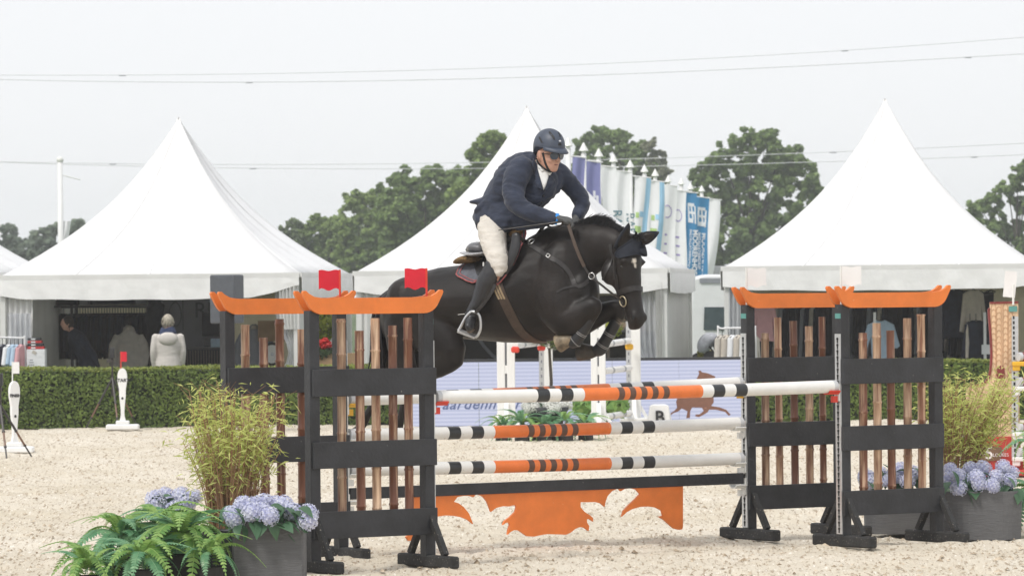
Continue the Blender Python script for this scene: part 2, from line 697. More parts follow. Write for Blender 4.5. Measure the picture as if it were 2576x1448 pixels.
for k in range(16000):
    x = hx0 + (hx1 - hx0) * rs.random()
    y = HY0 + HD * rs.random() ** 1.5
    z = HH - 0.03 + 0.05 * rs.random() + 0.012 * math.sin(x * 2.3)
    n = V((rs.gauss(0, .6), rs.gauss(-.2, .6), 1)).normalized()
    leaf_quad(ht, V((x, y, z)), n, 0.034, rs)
tag(ht.build('top_leaves', M_HEDGE_TOP, hedge, fixn=False), 'yellow-green leaves along the top of the hedge', kind='stuff')

# ================================================================== THE OXER
FD = V((3.234, 2.14, 0)).normalized()           # along the poles, to the right and away
FN = V((FD.y, -FD.x, 0))                          # across, towards the camera
LF = V((-0.64, 33.80, 0))                         # inner posts: left front, right front, left back, right back
RF = V((2.594, 35.94, 0))
LB = LF - FN * 1.33 + FD * 0.06
RB = RF - FN * 1.33 + FD * 0.06

M_BLACK = mat('black_paint', (0.026, 0.027, 0.031), 0.50, 0.32, 4, bump=0.22, bscale=40, detail=8.0, spec=0.45, speck=(0.20, 0.19, 0.17), speck_scale=38, speck_amt=0.74)
M_FOOT = mat('worn_black_paint', (0.028, 0.028, 0.028), 0.7, 0.3, 9, bump=0.3, bscale=70, spec=0.35, speck=(0.26, 0.23, 0.19), speck_scale=70, speck_amt=0.66)
M_ORANGE = mat('orange_paint', (0.80, 0.205, 0.034), 0.42, 0.09, 5, detail=8.0, spec=0.45, bump=0.03, speck=(0.85, 0.36, 0.14), speck_scale=24, speck_amt=0.73)
M_EDGE = mat('orange_edge', (0.84, 0.40, 0.16), 0.5, 0.05)
M_BAMBOO = mat('bamboo', (0.235, 0.085, 0.042), 0.42, 0.38, 22, stretch=(1, 1, 0.07), col2=(0.62, 0.42, 0.28), lo=0.50, hi=0.70, bump=0.25, bscale=30, spec=0.5, objrand=0.28)
M_BAMBOO_TOP = mat('weathered_bamboo', (0.27, 0.115, 0.060), 0.5, 0.3, 24, stretch=(1, 1, 0.07), col2=(0.64, 0.45, 0.30), lo=0.40, hi=0.64, bump=0.25, bscale=30, objrand=0.28)
M_ALU = mat('aluminium', (0.62, 0.63, 0.64), 0.35, 0.06, 20, metal=0.75)
M_HOLE = mat('dark_hole', (0.012, 0.012, 0.013), 0.8, 0.1)
M_WHITE = mat('white_paint', (0.80, 0.79, 0.76), 0.35, 0.04, 6, spec=0.5, speck=(0.55, 0.51, 0.45), speck_scale=30, speck_amt=0.73)
M_PBLACK = mat('pole_black', (0.024, 0.026, 0.028), 0.35, 0.15, 10, speck=(0.3, 0.28, 0.25), speck_scale=60, speck_amt=0.70)
M_PORANGE = mat('pole_orange', (0.80, 0.19, 0.035), 0.36, 0.06, 10, speck=(0.82, 0.42, 0.2), speck_scale=50, speck_amt=0.70)
M_PBROWN = mat('pole_brown', (0.11, 0.055, 0.036), 0.45, 0.15, 20)
M_CAP = mat('pole_end_cap', (0.55, 0.56, 0.57), 0.4, 0.05)
M_RED = mat('red_plastic', (0.66, 0.045, 0.022), 0.4, 0.08)
M_REDFLAG = mat('red_flag_sheet', (0.72, 0.012, 0.035), 0.45, 0.05, trans=0.15)
M_WFLAG = mat('white_flag_sheet', (0.82, 0.80, 0.79), 0.5, 0.03)
M_YELLOW = mat('yellow_plastic', (0.75, 0.42, 0.02), 0.4, 0.08)
M_GREEN = mat('green_sticker', (0.10, 0.30, 0.27), 0.4, 0.1)
M_WPL = mat('white_plastic', (0.80, 0.80, 0.77), 0.35, 0.04)

POST = 0.084
ZB = ((0.242, 0.438), (0.752, 0.945), (1.275, 1.472))     # the three boards
PTOP = 1.90

def canoe(L):
    """outline of the orange boat-shaped top rail, centred, z from 0"""
    h, e, tip = 0.118, 0.17, 0.172
    pts = []
    # bottom, left to right, then right horn and top back
    pts += [(-L / 2 + e, 0.0), (L / 2 - e, 0.0)]
    for a in range(1, 7):
        t = a / 7
        pts.append((L / 2 - e + e * math.sin(t * 1.35) * 0.80, 0.105 * (1 - math.cos(t * 1.45))))
    pts += [(L / 2 - 0.008, tip - 0.035), (L / 2, tip - 0.014), (L / 2 - 0.008, tip), (L / 2 - 0.028, tip)]
    pts += [(L / 2 - 0.055, tip - 0.022), (L / 2 - 0.10, tip - 0.044), (L / 2 - 0.15, h + 0.003), (L / 2 - 0.19, h)]
    left = [(-x, z) for x, z in pts[2:]][::-1]
    return [pts[0]] + [pts[1]] + pts[2:] + left

def wing(base, sgn, label, W, bam, zoff=0.0, tracks=True):
    """sgn -1: wing runs to the left of its inner post, +1: to the right"""
    t = thing('jump_wing', label, 'jump wing', base, 0, 'four wings of the orange and black oxer')
    U = FD * sgn
    def P(u, v, z):
        return base + U * u + FN * v + V((0, 0, z + zoff))
    for u in (0.0, W):
        b = MB()
        b.bar(P(u, 0, 0.05), P(u, 0, PTOP), POST, POST, up=FN)
        b.build('post', M_BLACK, t, bevel=0.004)
        f = MB()
        L_ = 0.37
        f.bar(P(u, -L_, 0.045), P(u, L_, 0.045), 0.085, 0.09)
        fo = f.build('foot', M_FOOT, t, bevel=0.012)
        for s in (-1, 1):
            br = MB()
            br.bar(P(u, s * 0.24, 0.09), P(u, s * 0.05, 0.37), 0.045, 0.05)
            br.build('brace', M_FOOT, fo, bevel=0.004)
    for (z0, z1) in ZB:
        b = MB()
        y0 = POST / 2 + 0.014
        b.bar(P(-POST / 2 - 0.004, y0, (z0 + z1) / 2), P(W + POST / 2 - 0.012, y0, (z0 + z1) / 2), 0.027, z1 - z0)
        b.build('board', M_BLACK, t, bevel=0.003)
    for k, (u, top, r) in enumerate(bam):
        rs = random.Random(int(u * 1000) + k * 7 + int(base.x * 100))
        lean = rs.uniform(-.006, .006)
        pts, rad = [], []
        z = ZB[0][0] + 0.05
        nodes = []
        zz = z + rs.uniform(0.05, 0.2)
        while zz < top:
            nodes.append(zz)
            zz += rs.uniform(0.24, 0.34)
        zs = sorted(set([z, top - 0.0] + [q + dq for q in nodes for dq in (-0.012, -0.003, 0.003, 0.012) if z < q + dq < top]))
        for q in zs:
            near = min([abs(q - n_) for n_ in nodes] + [9])
            pts.append(P(u + lean * (q - z) , -0.006, q))
            rad.append(r * 1.07 * (1.15 if near < 0.004 else 1.0))
        b = MB()
        split = ZB[2][0] + 0.1
        b.tube(pts, rad, 12, up=U)
        # hollow end
        o = b.build('bamboo_pole', [M_BAMBOO_TOP if rs.random() < .5 else M_BAMBOO, M_HOLE], t)
        smooth_by_angle(o, 40)
    Lr = W + 0.225
    for v, yy in ((POST / 2 + 0.015, 1), (-POST / 2 - 0.015, -1)):
        b = MB()
        b.prism(canoe(Lr), P(W / 2, v, 1.873), U, V((0, 0, 1)), 0.026)
        o = b.build('top_rail', M_ORANGE, t)
        e = MB()
    # keyhole track on the inner face
    tr = MB()
    tr.bar(P(-POST / 2 - 0.004, 0, 0.10), P(-POST / 2 - 0.004, 0, 1.67), 0.008, 0.070, up=FN)
    o = tr.build('keyhole_track', M_ALU, t)
    kh = MB()
    z = 0.13
    while z < 1.65:
        x0 = -POST / 2 - 0.0095
        poly = [(0.0125 * math.cos(a), 0.012 + 0.0125 * math.sin(a)) for a in [math.pi * 2 * i / 8 for i in range(8)]]
        kh.prism(poly, P(x0, 0, z), FN, V((0, 0, 1)), 0.002)
        kh.prism([(-0.007, -0.020), (0.007, -0.020), (0.007, 0.004), (-0.007, 0.004)], P(x0, 0, z), FN, V((0, 0, 1)), 0.002)
        z += 0.048
    k = kh.build('keyholes', M_HOLE, o)
    tag(k, kind='stuff')
    st = MB()
    st.bar(P(-POST / 2 - 0.0015, 0, 1.79), P(-POST / 2 - 0.0015, 0, 1.83), 0.003, 0.07, up=FN)
    st.build('sticker', M_GREEN, t)
    return t, P

BL = [(0.155, 1.840, .030), (0.29, 1.785, .030), (0.435, 1.840, .031), (0.57, 1.750, .031), (0.735, 1.840, .030)]
BLB = [(0.215, 1.835, .031), (0.34, 1.755, .029), (0.52, 1.835, .031), (0.66, 1.695, .031), (0.83, 1.795, .030)]
BR = [(0.20, 1.675, .031), (0.345, 1.750, .031), (0.485, 1.690, .030), (0.645, 1.785, .031), (0.79, 1.815, .030)]
BRB = [(0.17, 1.670, .030), (0.315, 1.795, .028), (0.47, 1.765, .029), (0.62, 1.720, .030), (0.76, 1.795, .026)]
w_lf, P_lf = wing(LF, -1, 'black jump wing with bamboo and orange top, nearest to the camera on the left', 0.985, BL)
w_rf, P_rf = wing(RF, 1, 'black jump wing with bamboo and orange top, front one on the right', 0.93, BR)
w_lb, P_lb = wing(LB, -1, 'black jump wing partly hidden behind the left bamboo plant, back left of the oxer', 0.985, BLB)
w_rb, P_rb = wing(RB, 1, 'black jump wing carrying the lower poles on the right, back right of the oxer', 0.93, BRB)

def cup(P, z, m_, t, name='pole_cup'):
    c = MB()
    x = -POST / 2 - 0.008
    c.bar(P(x - 0.008, 0, z - 0.115), P(x - 0.008, 0, z + 0.02), 0.012, 0.06, up=FN, mi=1 if m_ in (M_RED, M_YELLOW) else 0)
    prof = [(-0.055, -0.035), (-0.028, -0.062), (0.028, -0.062), (0.055, -0.035), (0.045, -0.03), (0.022, -0.052), (-0.022, -0.052), (-0.045, -0.03)]
    for u0, u1 in ((-0.115, -0.012),):
        a = [P(x + u0, v, z + w_) for v, w_ in prof]
        b = [P(x + u1, v, z + w_) for v, w_ in prof]
        c.loft([a, b], 0)
    c.bar(P(x - 0.06, 0, z - 0.10), P(x - 0.01, 0, z - 0.10), 0.03, 0.05, mi=0)
    c.build(name, [m_, M_WPL], t)

def fence_pole(a, b, label, r=0.0495):
    """a,b world ends; painted bands"""
    t = []
    o, so, bl = 0.154, 0.0072, 0
    bands = [(0.0, 0.010, 3), (0.010, 0.238, 0), (0.238, 0.267, 2), (0.267, 0.2955, 0), (0.2955, 0.324, 2), (0.324, 0.352, 0)]
    cur = 0.352
    for c in (-0.056, -0.028, 0, 0.028, 0.056):
        bands.append((cur, 0.5 + c - so, 1))
        bands.append((0.5 + c - so, 0.5 + c + so, 4))
        cur = 0.5 + c + so
    bands.append((cur, 1 - 0.352, 1))
    bands += [(1 - q1, 1 - q0, m_) for q0, q1, m_ in reversed(bands[:6])]
    mb = MB()
    d = b - a
    s, u = perp(d)
    n = 20
    rings, mis = [], []
    for k, (q0, q1, m_) in enumerate(bands):
        steps = 2 if q1 - q0 > 0.1 else 1
        for j in range(steps):
            q = q0 + (q1 - q0) * j / steps
            rings.append([a + d * q - V((0, 0, 0.010)) * (1 - (2 * q - 1) ** 2) + (s * math.cos(2 * math.pi * i / n) + u * math.sin(2 * math.pi * i / n)) * r for i in range(n)])
            mis.append(m_)
    rings.append([b + (s * math.cos(2 * math.pi * i / n) + u * math.sin(2 * math.pi * i / n)) * r for i in range(n)])
    mis.append(3)
    mb.loft(rings, mis=mis)
    o_ = mb.build('jump_pole', [M_WHITE, M_PORANGE, M_PBLACK, M_CAP, M_PBROWN], origin=(a + b) / 2)
    smooth_by_angle(o_, 50)
    tag(o_, label, 'jump pole', 'striped poles of the oxer')
    return o_

def pole_between(Pa, Pb, za, zb, label):
    a = Pa(-POST / 2 - 0.035, 0, za)
    b = Pb(-POST / 2 - 0.035, 0, zb)
    fence_pole(a, b, label)

pole_between(P_lf, P_rf, 1.25, 1.258, 'striped white and orange pole in red cups, topmost and nearest, alone in front')
pole_between(P_lb, P_rb, 1.213, 1.27, 'striped white and orange pole just behind and parallel to the front top pole')
pole_between(P_lb, P_rb, 0.94, 0.945, 'striped white and orange pole, second from the bottom of the far element')
pole_between(P_lb, P_rb, 0.675, 0.658, 'striped white and orange pole lying lowest, right above the black plank')
cup(P_lf, 1.25, M_RED, w_lf); cup(P_rf, 1.258, M_RED, w_rf)
cup(P_lb, 1.213, M_YELLOW, w_lb); cup(P_rb, 1.27, M_YELLOW, w_rb)
for z1, z2 in ((0.94, 0.945), (0.675, 0.658), (0.47, 0.48)):
    cup(P_lb, z1, M_WPL, w_lb); cup(P_rb, z2, M_WPL, w_rb)

# ---- plank with the cut-out orange filler below it
plank = thing('filler_plank', 'black plank with an orange scroll-cut board hanging under it, lowest in the oxer', 'jump filler', LB + (RB - LB) * 0.5)
a = P_lb(-POST / 2 - 0.03, 0, 0.492); b_ = P_rb(-POST / 2 - 0.03, 0, 0.498)
pb = MB()
pb.bar(a, b_, 0.05, 0.088)
pb.build('plank', M_BLACK, plank, bevel=0.004)
PX = (b_ - a).normalized()
PZ = V((0, 0, 1))
# outline read off the photograph: px positions (zoomed crop units) along the filler
def fil(cx, cy):
    """crop position -> (distance along the plank, height)"""
    px = (1280 + cx / 2.0125) / 1.49068
    py = (1440 + cy / 2.0125) / 1.49068
    # intersect the ray with the vertical plane of the plank
    d0 = at(px, py, 1.0) - CAM
    tt = (a - CAM).dot(FN) / d0.dot(FN)
    p = CAM + d0 * tt
    return ((p - a).dot(PX), p.z)
left_part = [(545, 838), (712, 826), (1000, 812), (1310, 795), (1600, 783), (1900, 770), (2280, 760), (2560, 752), (2573, 756), (2573, 1072), (2568, 1092), (2545, 1096),
             (2505, 1086), (2470, 1055), (2430, 1020), (2392, 998), (2424, 988), (2412, 950), (2370, 928), (2310, 920), (2250, 923), (2190, 940), (2150, 962), (2113, 996),
             (2128, 950), (2165, 910), (2210, 868), (2250, 826), (2222, 793), (2180, 783), (2135, 787), (2105, 805), (2085, 783), (2040, 803), (2005, 840), (1990, 880), (1983, 921),
             (1955, 897), (1915, 886), (1860, 888), (1800, 888), (1801, 925), (1830, 960), (1870, 985), (1893, 1005), (1897, 1034), (1868, 1013), (1848, 1016), (1850, 1042), (1866, 1066), (1862, 1104), (1830, 1080), (1795, 1075), (1762, 1088), (1725, 1118),
             (1690, 1133), (1620, 1130), (1550, 1128), (1500, 1136), (1450, 1147), (1400, 1145), (1370, 1125), (1335, 1100), (1300, 1098), (1275, 1110), (1252, 1132),
             (1256, 1095), (1268, 1060), (1262, 1042), (1240, 1042), (1215, 1060), (1228, 1030), (1270, 998), (1308, 960), (1317, 925), (1310, 908), (1260, 920), (1215, 918), (1165, 930), (1125, 960),
             (1110, 915), (1095, 880), (1065, 845), (1030, 830), (1008, 832), (995, 850), (960, 840), (915, 840), (870, 850), (845, 885), (880, 895), (920, 925), (960, 975), (990, 1052),
             (950, 1020), (900, 1000), (840, 990), (780, 988), (720, 996), (660, 1030), (600, 1090), (585, 1175), (560, 1182), (505, 1178), (485, 1150), (520, 1120), (540, 1080), (545, 1000)]
poly = [fil(x, y) for x, y in left_part]
fb = MB()
fb.prism([(x, z) for x, z in poly], V((a.x, a.y, 0)), PX.xy.to_3d().normalized(), PZ, 0.022)
fb.build('scroll_board', M_ORANGE, plank)

# ---- flags on the inner posts
def wing_flag(P, m_, label, side, mfl, h0=1.78, h1=2.02):
    base = P(0.0, 0, h0)
    t = thing('boundary_flag', label, 'flag', base, 0, 'boundary flags on the oxer wings')
    b = MB()
    b.tube([P(-0.01, 0, h0), P(-0.01, 0, h1)], 0.008, 8)
    b.build('flag_stick', m_, t)
    U = V((1, 0.0, 0)) if side > 0 else V((-1, -0.1, 0))
    f = MB()
    n = 9
    L_ = 0.155
    top, bot = [], []
    for i in range(n):
        x = 0.006 + L_ * i / (n - 1)
        w_ = 0.010 * math.sin(i * 1.15)
        q = P(-0.01, 0, 0) + U * x
        top.append(V((q.x, q.y, h1 - 0.004 + w_ * 0.5 + q.z)))
        bot.append(V((q.x, q.y, h1 - 0.150 + w_ + q.z)))
    ring = top + bot
    fs = [(i, i + 1, n + i + 1, n + i) for i in range(n - 1)]
    back = [p + V((0.0, 0.004, 0)) for p in ring]
    f.add(ring, fs)
    f.add(back, [tuple(reversed(q)) for q in fs])
    m2 = len(ring)
    edge = list(range(n)) + list(range(2 * n - 1, n - 1, -1))
    f.add(ring + back, [(edge[i], edge[(i + 1) % len(edge)], edge[(i + 1) % len(edge)] + m2, edge[i] + m2) for i in range(len(edge))])
    f.build('flag_sheet', mfl, t, smooth=True)
wing_flag(P_lf, M_RED, 'red flag on the front left wing, overlapping the horse rump', -1, M_REDFLAG, 1.88, 2.205)
wing_flag(P_lb, M_RED, 'red flag on the back left wing, in front of the tent gap', -1, M_REDFLAG, 1.88, 2.205)
wing_flag(P_rf, M_WPL, 'white flag on the front right wing of the oxer', 1, M_WFLAG, 1.84, 2.20)
wing_flag(P_rb, M_WPL, 'white flag on the back right wing of the oxer', 1, M_WFLAG, 1.84, 2.20)

# ================================================================== BEHIND THE ARENA: tents, flags, trees, wires
def pvc_material():
    m_ = mat('tent_pvc', (0.90, 0.90, 0.90), 0.5, 0.03, 1.2, bump=0.08, bscale=5, spec=0.3, trans=0.13)
    return m_
M_PVC = pvc_material()
M_VAL = mat('tent_valance', (0.88, 0.88, 0.87), 0.5, 0.04, 4, bump=0.35, bscale=6, spec=0.3, trans=0.06)
M_SEAM = mat('tent_seam', (0.86, 0.86, 0.855), 0.5, 0.05, 3)
M_WALL = mat('tent_wall', (0.88, 0.88, 0.86), 0.6, 0.04, 2, bump=0.3, bscale=5, trans=0.30)
M_LINER = mat('tent_liner', (0.80, 0.73, 0.56), 0.8, 0.06, 2, trans=0.55)
M_TFLOOR = mat('tent_floor', (0.10, 0.10, 0.10), 0.8, 0.2, 4)
M_CLEAR = mat('clear_curtain', (0.62, 0.64, 0.68), 0.2, 0.2, 9, alpha=0.62, stretch=(3, 3, 0.4))
M_STEEL = mat('galvanised', (0.48, 0.49, 0.50), 0.4, 0.1, 12, metal=0.7)

def tent(px_l, px_r, py_e, d, side, rot, label, peak_h, eave_dz=0.0, open_front=True):
    """pagoda tent; front eave corners at px_l..px_r, height of the eave from py_e, side length 5 m-ish, turned by rot"""
    A = at(px_l, py_e, d)
    wid = (px_r - px_l) / F * d / math.cos(rot)
    fx = V((math.cos(rot), -math.sin(rot), 0))           # along the front, right end nearer
    bx = V((math.sin(rot), math.cos(rot), 0))            # to the back
    O = V((A.x, A.y, 0))
    ez = A.z
    S = side
    t = thing('pagoda_tent', label, 'tent', O + fx * wid / 2 + bx * S / 2, 0, 'white pagoda tents behind the hedge')
    def P(u, v, z):
        return O + fx * (u * wid) + bx * (v * S) + V((0, 0, z))
    cz = ez + peak_h
    C = P(0.5, 0.5, cz)
    n = 14
    cs = [P(0, 0, ez), P(1, 0, ez), P(1, 1, ez), P(0, 1, ez)]
    for k in range(4):
        a, b = cs[k], cs[(k + 1) % 4]
        mb = MB()
        vs_, fs_ = [], []
        for i in range(n + 1):
            tt = i / n                                    # 0 at the top
            w = 0.60 * tt + 0.40 * tt ** 3
            for j in range(n + 1):
                q = j / n
                e = a.lerp(b, q)
                c0 = V((C.x, C.y, 0))
                e0 = V((e.x, e.y, 0))
                p = c0.lerp(e0, w)
                sag = -0.05 * math.sin(math.pi * q) * math.sin(math.pi * tt)
                z = cz - peak_h * tt + sag * 2
                vs_.append(V((p.x, p.y, z)))
        for i in range(n):
            for j in range(n):
                fs_.append((i * (n + 1) + j, i * (n + 1) + j + 1, (i + 1) * (n + 1) + j + 1, (i + 1) * (n + 1) + j))
        mb.add(vs_, fs_)
        o = mb.build('roof_panel', M_PVC, t, smooth=True)
        so = o.modifiers.new('s', 'SOLIDIFY'); so.thickness = 0.01; so.offset = -1
        for sq in (.25, .5, .75):
            sm = MB()
            rib = []
            for i in range(n + 1):
                tt = i / n
                w = 0.60 * tt + 0.40 * tt ** 3
                e = a.lerp(b, sq)
                p = V((C.x, C.y, 0)).lerp(V((e.x, e.y, 0)), w)
                rib.append(V((p.x, p.y, cz - peak_h * tt - 0.1 * math.sin(math.pi * sq) * math.sin(math.pi * tt) + .012)))
            al = (b - a).normalized() * .018
            sm.add([p - al for p in rib] + [p + al for p in rib], [(i, i + 1, n + 2 + i, n + 1 + i) for i in range(n)])
            sm.build('welded_seam', M_SEAM, t)
        # eave rail
        er = MB()
        er.bar(a + V((0, 0, -0.01)), b + V((0, 0, -0.01)), 0.07, 0.075)
        er.build('eave_rail', M_WALL, t)
        # valance, hanging with a slack lower edge
        va = MB()
        nv = 60
        top, bot = [], []
        outw = ((a + b) / 2 - V((C.x, C.y, (a.z + b.z) / 2))).normalized()
        for i in range(nv + 1):
            q = i / nv
            p = a.lerp(b, q) + outw * 0.045
            drop = 0.31 + 0.035 * math.sin(math.pi * q) - (0.05 * math.exp(-(q / 0.06) ** 2) + 0.05 * math.exp(-((1 - q) / 0.06) ** 2) if k == 0 else 0) + 0.006 * math.sin(q * 23 + k)
            if side == 5.001 and k == 0:                  # flap caught up at the right-hand end
                drop -= 0.13 * max(0, (q - 0.84) / 0.16) ** 0.8
            rip = 0.006 * math.sin(q * 37 + k * 2) + 0.004 * math.sin(q * 81)
            top.append(p + V((0, 0, -0.05)))
            bot.append(p + outw * rip + V((0, 0, -0.05 - drop)))
        m3 = [(u_ + w_) / 2 + outw * 0.004 * math.sin(i * 0.9) for i, (u_, w_) in enumerate(zip(top, bot))]
        allv = top + m3 + bot
        L_ = nv + 1
        fs_ = [(i, i + 1, L_ + i + 1, L_ + i) for i in range(nv)] + [(L_ + i, L_ + i + 1, 2 * L_ + i + 1, 2 * L_ + i) for i in range(nv)]
        va.add(allv, fs_)
        o = va.build('valance', M_VAL, t)
        so = o.modifiers.new('s', 'SOLIDIFY'); so.thickness = 0.006
    for u, v in ((0.012, 0.012), (0.988, 0.012), (0.988, 0.988), (0.012, 0.988)):
        b = MB()
        b.bar(P(u, v, -0.05), P(u, v, ez - 0.05), 0.09, 0.09, up=bx)
        b.build('leg', M_WALL, t)
    # back and side walls (folded sheets)
    for (u0, v0, u1, v1) in ((0.02, 0.985, 0.98, 0.985), (0.015, 0.03, 0.015, 0.97), (0.985, 0.03, 0.985, 0.97)):
        b = MB()
        nn = 40
        rows = []
        for i in range(nn + 1):
            q = i / nn
            p = P(u0 + (u1 - u0) * q, v0 + (v1 - v0) * q, 0)
            w_ = (bx if v0 == v1 else fx) * (0.02 * math.sin(q * 60))
            rows.append((p + w_ + V((0, 0, -0.04)), p + w_ + V((0, 0, ez - 0.06))))
        vs_ = [r[0] for r in rows] + [r[1] for r in rows]
        b.add(vs_, [(i, i + 1, nn + 2 + i, nn + 1 + i) for i in range(nn)])
        o = b.build('wall', [M_WALL, M_LINER], t, smooth=True)
    lin = MB()
    lin.add([P(0.03, 0.975, -0.04), P(0.97, 0.975, -0.04), P(0.97, 0.975, ez - 0.1), P(0.03, 0.975, ez - 0.1)], [(0, 1, 2, 3)])
    lin.build('wall_liner', M_LINER, t)
    fl = MB()
    fl.box(P(0.5, 0.5, -0.03), (wid * 0.97, S * 0.97, 0.03), Matrix.Rotation(-rot, 3, 'Z'))
    fl.build('floor', M_TFLOOR, t)
    return t, P, wid, ez

T1, P1, W1, E1 = tent(-4, 758, 697, 75.5, 5.001, R(8), 'white peaked tent on the left with dark clothes racks inside', 2.68)
T2, P2, W2, E2 = tent(892, 1676, 686, 75.5, 5.0, R(7), 'white peaked tent behind the horse and rider', 2.80)
T3, P3, W3, E3 = tent(1818, 2604, 674, 75.8, 5.0, R(7), 'white peaked tent on the right behind the black wings', 2.86)
T4, P4, W4, E4 = tent(-800, -28, 697, 76.5, 5.0, R(8), 'white tent of which only the roof edge shows at the far left', 2.68)

def curtain(t, P, u, v, w, z0, z1, m_, name='curtain', tie=0.45, dirn=1, seed=0):
    """gathered curtain at a tent leg"""
    b = MB()
    n, k = 26, 14
    vs_ = []
    rs = random.Random(seed)
    for j in range(k + 1):
        q = j / k
        z = z1 + (z0 - z1) * q
        pinch = 1 - 0.62 * math.exp(-((q - tie) / 0.16) ** 2)
        for i in range(n + 1):
            s = i / n
            x = s * w * pinch * dirn
            y = 0.035 * math.sin(s * 30 + 1.5 * q) * (1 if pinch > .8 else 0.6) - 0.06
            p = P(u, v, z)
            vs_.append(p + (P(1, 0, 0) - P(0, 0, 0)).normalized() * x + (P(0, 1, 0) - P(0, 0, 0)).normalized() * y)
    b.add(vs_, [(j * (n + 1) + i, j * (n + 1) + i + 1, (j + 1) * (n + 1) + i + 1, (j + 1) * (n + 1) + i) for j in range(k) for i in range(n)])
    return b.build(name, m_, t, smooth=True)

curtain(T1, P1, 0.02, 0.03, 0.46, 0.0, E1 - 0.3, M_WALL, tie=0.62)
curtain(T1, P1, 0.03, 0.01, 0.40, 0.0, E1 - 0.6, M_CLEAR, tie=0.8)
curtain(T1, P1, 0.985, 0.03, 0.34, 0.0, E1 - 0.2, M_CLEAR, tie=0.5, dirn=-1)
curtain(T1, P1, 0.99, 0.01, 0.28, E1 - 0.9, E1 - 0.15, M_WALL, tie=1.2, dirn=-1)
curtain(T2, P2, 0.02, 0.02, 0.62, 0.0, E2 - 0.2, M_WALL, tie=1.4)
curtain(T2, P2, 0.97, 0.03, 0.42, 0.0, E2 - 0.3, M_CLEAR, tie=0.72, dirn=-1)
curtain(T2, P2, 0.985, 0.01, 0.12, 0.0, E2 - 0.2, M_WALL, tie=1.5, dirn=-1)
curtain(T3, P3, 0.01, 0.02, 0.34, 0.0, E3 - 0.3, M_CLEAR, tie=0.75)
curtain(T3, P3, 0.005, 0.04, 0.14, 0.0, E3 - 0.3, M_WALL, tie=1.3)
# metal gutter bracket on the middle tent
gb = MB()
q = at(1678, 700, 75.0)
gb.bar(q, q + V((0, 0, -0.30)), 0.03, 0.03)
gb.bar(q + V((-0.07, 0, -0.10)), q + V((0.02, 0, -0.10)), 0.03, 0.03)
gb.build('gutter_bracket', M_STEEL, T2)

# ------------------------------------------------------------------ clothes, rails, mannequins
M_NAVY = mat('navy_cloth', (0.012, 0.016, 0.030), 0.9, 0.4, 9, bump=0.3, bscale=20)
M_DARK = mat('dark_cloth', (0.016, 0.016, 0.018), 0.9, 0.4, 9, bump=0.3, bscale=20)
M_TEAL = mat('deep_teal_cloth', (0.012, 0.024, 0.032), 0.9, 0.4, 9, bump=0.3, bscale=20)
M_OLIVE = mat('dark_olive_cloth', (0.028, 0.026, 0.016), 0.9, 0.3, 9, bump=0.3, bscale=20)
M_BEIGE = mat('beige_cloth', (0.52, 0.47, 0.40), 0.85, 0.08, 9, bump=0.4, bscale=16)
M_BLUE = mat('pale_blue_cloth', (0.42, 0.54, 0.66), 0.85, 0.08, 9, bump=0.4, bscale=16)
M_WCLOTH = mat('white_cloth', (0.76, 0.77, 0.78), 0.85, 0.04, 9, bump=0.4, bscale=16)
M_PINK = mat('pink_cloth', (0.62, 0.34, 0.36), 0.85, 0.06, 9, bump=0.3, bscale=16)
M_GREYC = mat('grey_cloth', (0.26, 0.27, 0.30), 0.85, 0.06, 9, bump=0.3, bscale=16)
M_RAIL = mat('dark_rail', (0.02, 0.02, 0.022), 0.4, 0.1)
M_WRAIL = mat('white_rail', (0.78, 0.78, 0.78), 0.4, 0.04)
M_TAUPE = mat('taupe_knit', (0.52, 0.485, 0.43), 0.9, 0.08, 12, bump=0.4, bscale=60)

SHIRT = [(-.20, 0), (-.17, .02), (-.20, .55), (-.31, .28), (-.37, .32), (-.25, .70), (-.08, .78), (.0, .76), (.08, .78), (.25, .70), (.37, .32), (.31, .28), (.20, .55), (.17, .02), (.20, 0), (.0, -.02)]
COAT = [(-.22, 0), (-.20, .30), (-.19, .62), (-.27, .12), (-.35, .14), (-.24, .80), (-.08, .88), (.0, .86), (.08, .88), (.24, .80), (.35, .14), (.27, .12), (.19, .62), (.20, .30), (.22, 0), (.0, .02)]
def garment(top, ang, poly, sc, m_, label, name='hanging_garment', cat='garment', group=None, th=0.05, hang=True):
    """garment hanging from the rail point top, its shoulder line turned by ang from the x axis"""
    hgt = max(y for _, y in poly) * sc
    t = thing(name, label, cat, (top.x, top.y, top.z - hgt - 0.10), 0, group)
    ux = V((math.cos(ang), math.sin(ang), 0))
    b = MB()
    nz = ux.cross(V((0, 0, 1)))
    o = V((top.x, top.y, top.z - hgt - 0.10))
    n = len(poly)
    # bulging: three layers
    rings = []
    for off, s in ((-th / 2, .9), (-th / 4, 1.0), (th / 4, 1.0), (th / 2, .9)):
        rings.append([o + ux * (x * sc * s) + V((0, 0, (y * sc - hgt * .5) * (s * .3 + .7) + hgt * .5)) + nz * (off + 0.008 * math.sin(x * 30)) for x, y in poly])
    b.loft(rings)
    b.build('fabric', m_, t, smooth=False)
    if hang:
        h = MB()
        h.tube([top + V((0, 0, 0.01)), top + V((0, 0, -0.07)), top + V((0, 0, -0.10))], 0.006, 5)
        h.tube([top + V((0, 0, -0.11)) - ux * 0.19 * sc * 1.2 + V((0, 0, -0.03)), top + V((0, 0, -0.10)), top + V((0, 0, -0.14)) + ux * 0.19 * sc * 1.2], 0.008, 5)
        h.build('hanger', M_RAIL, t)
    return t

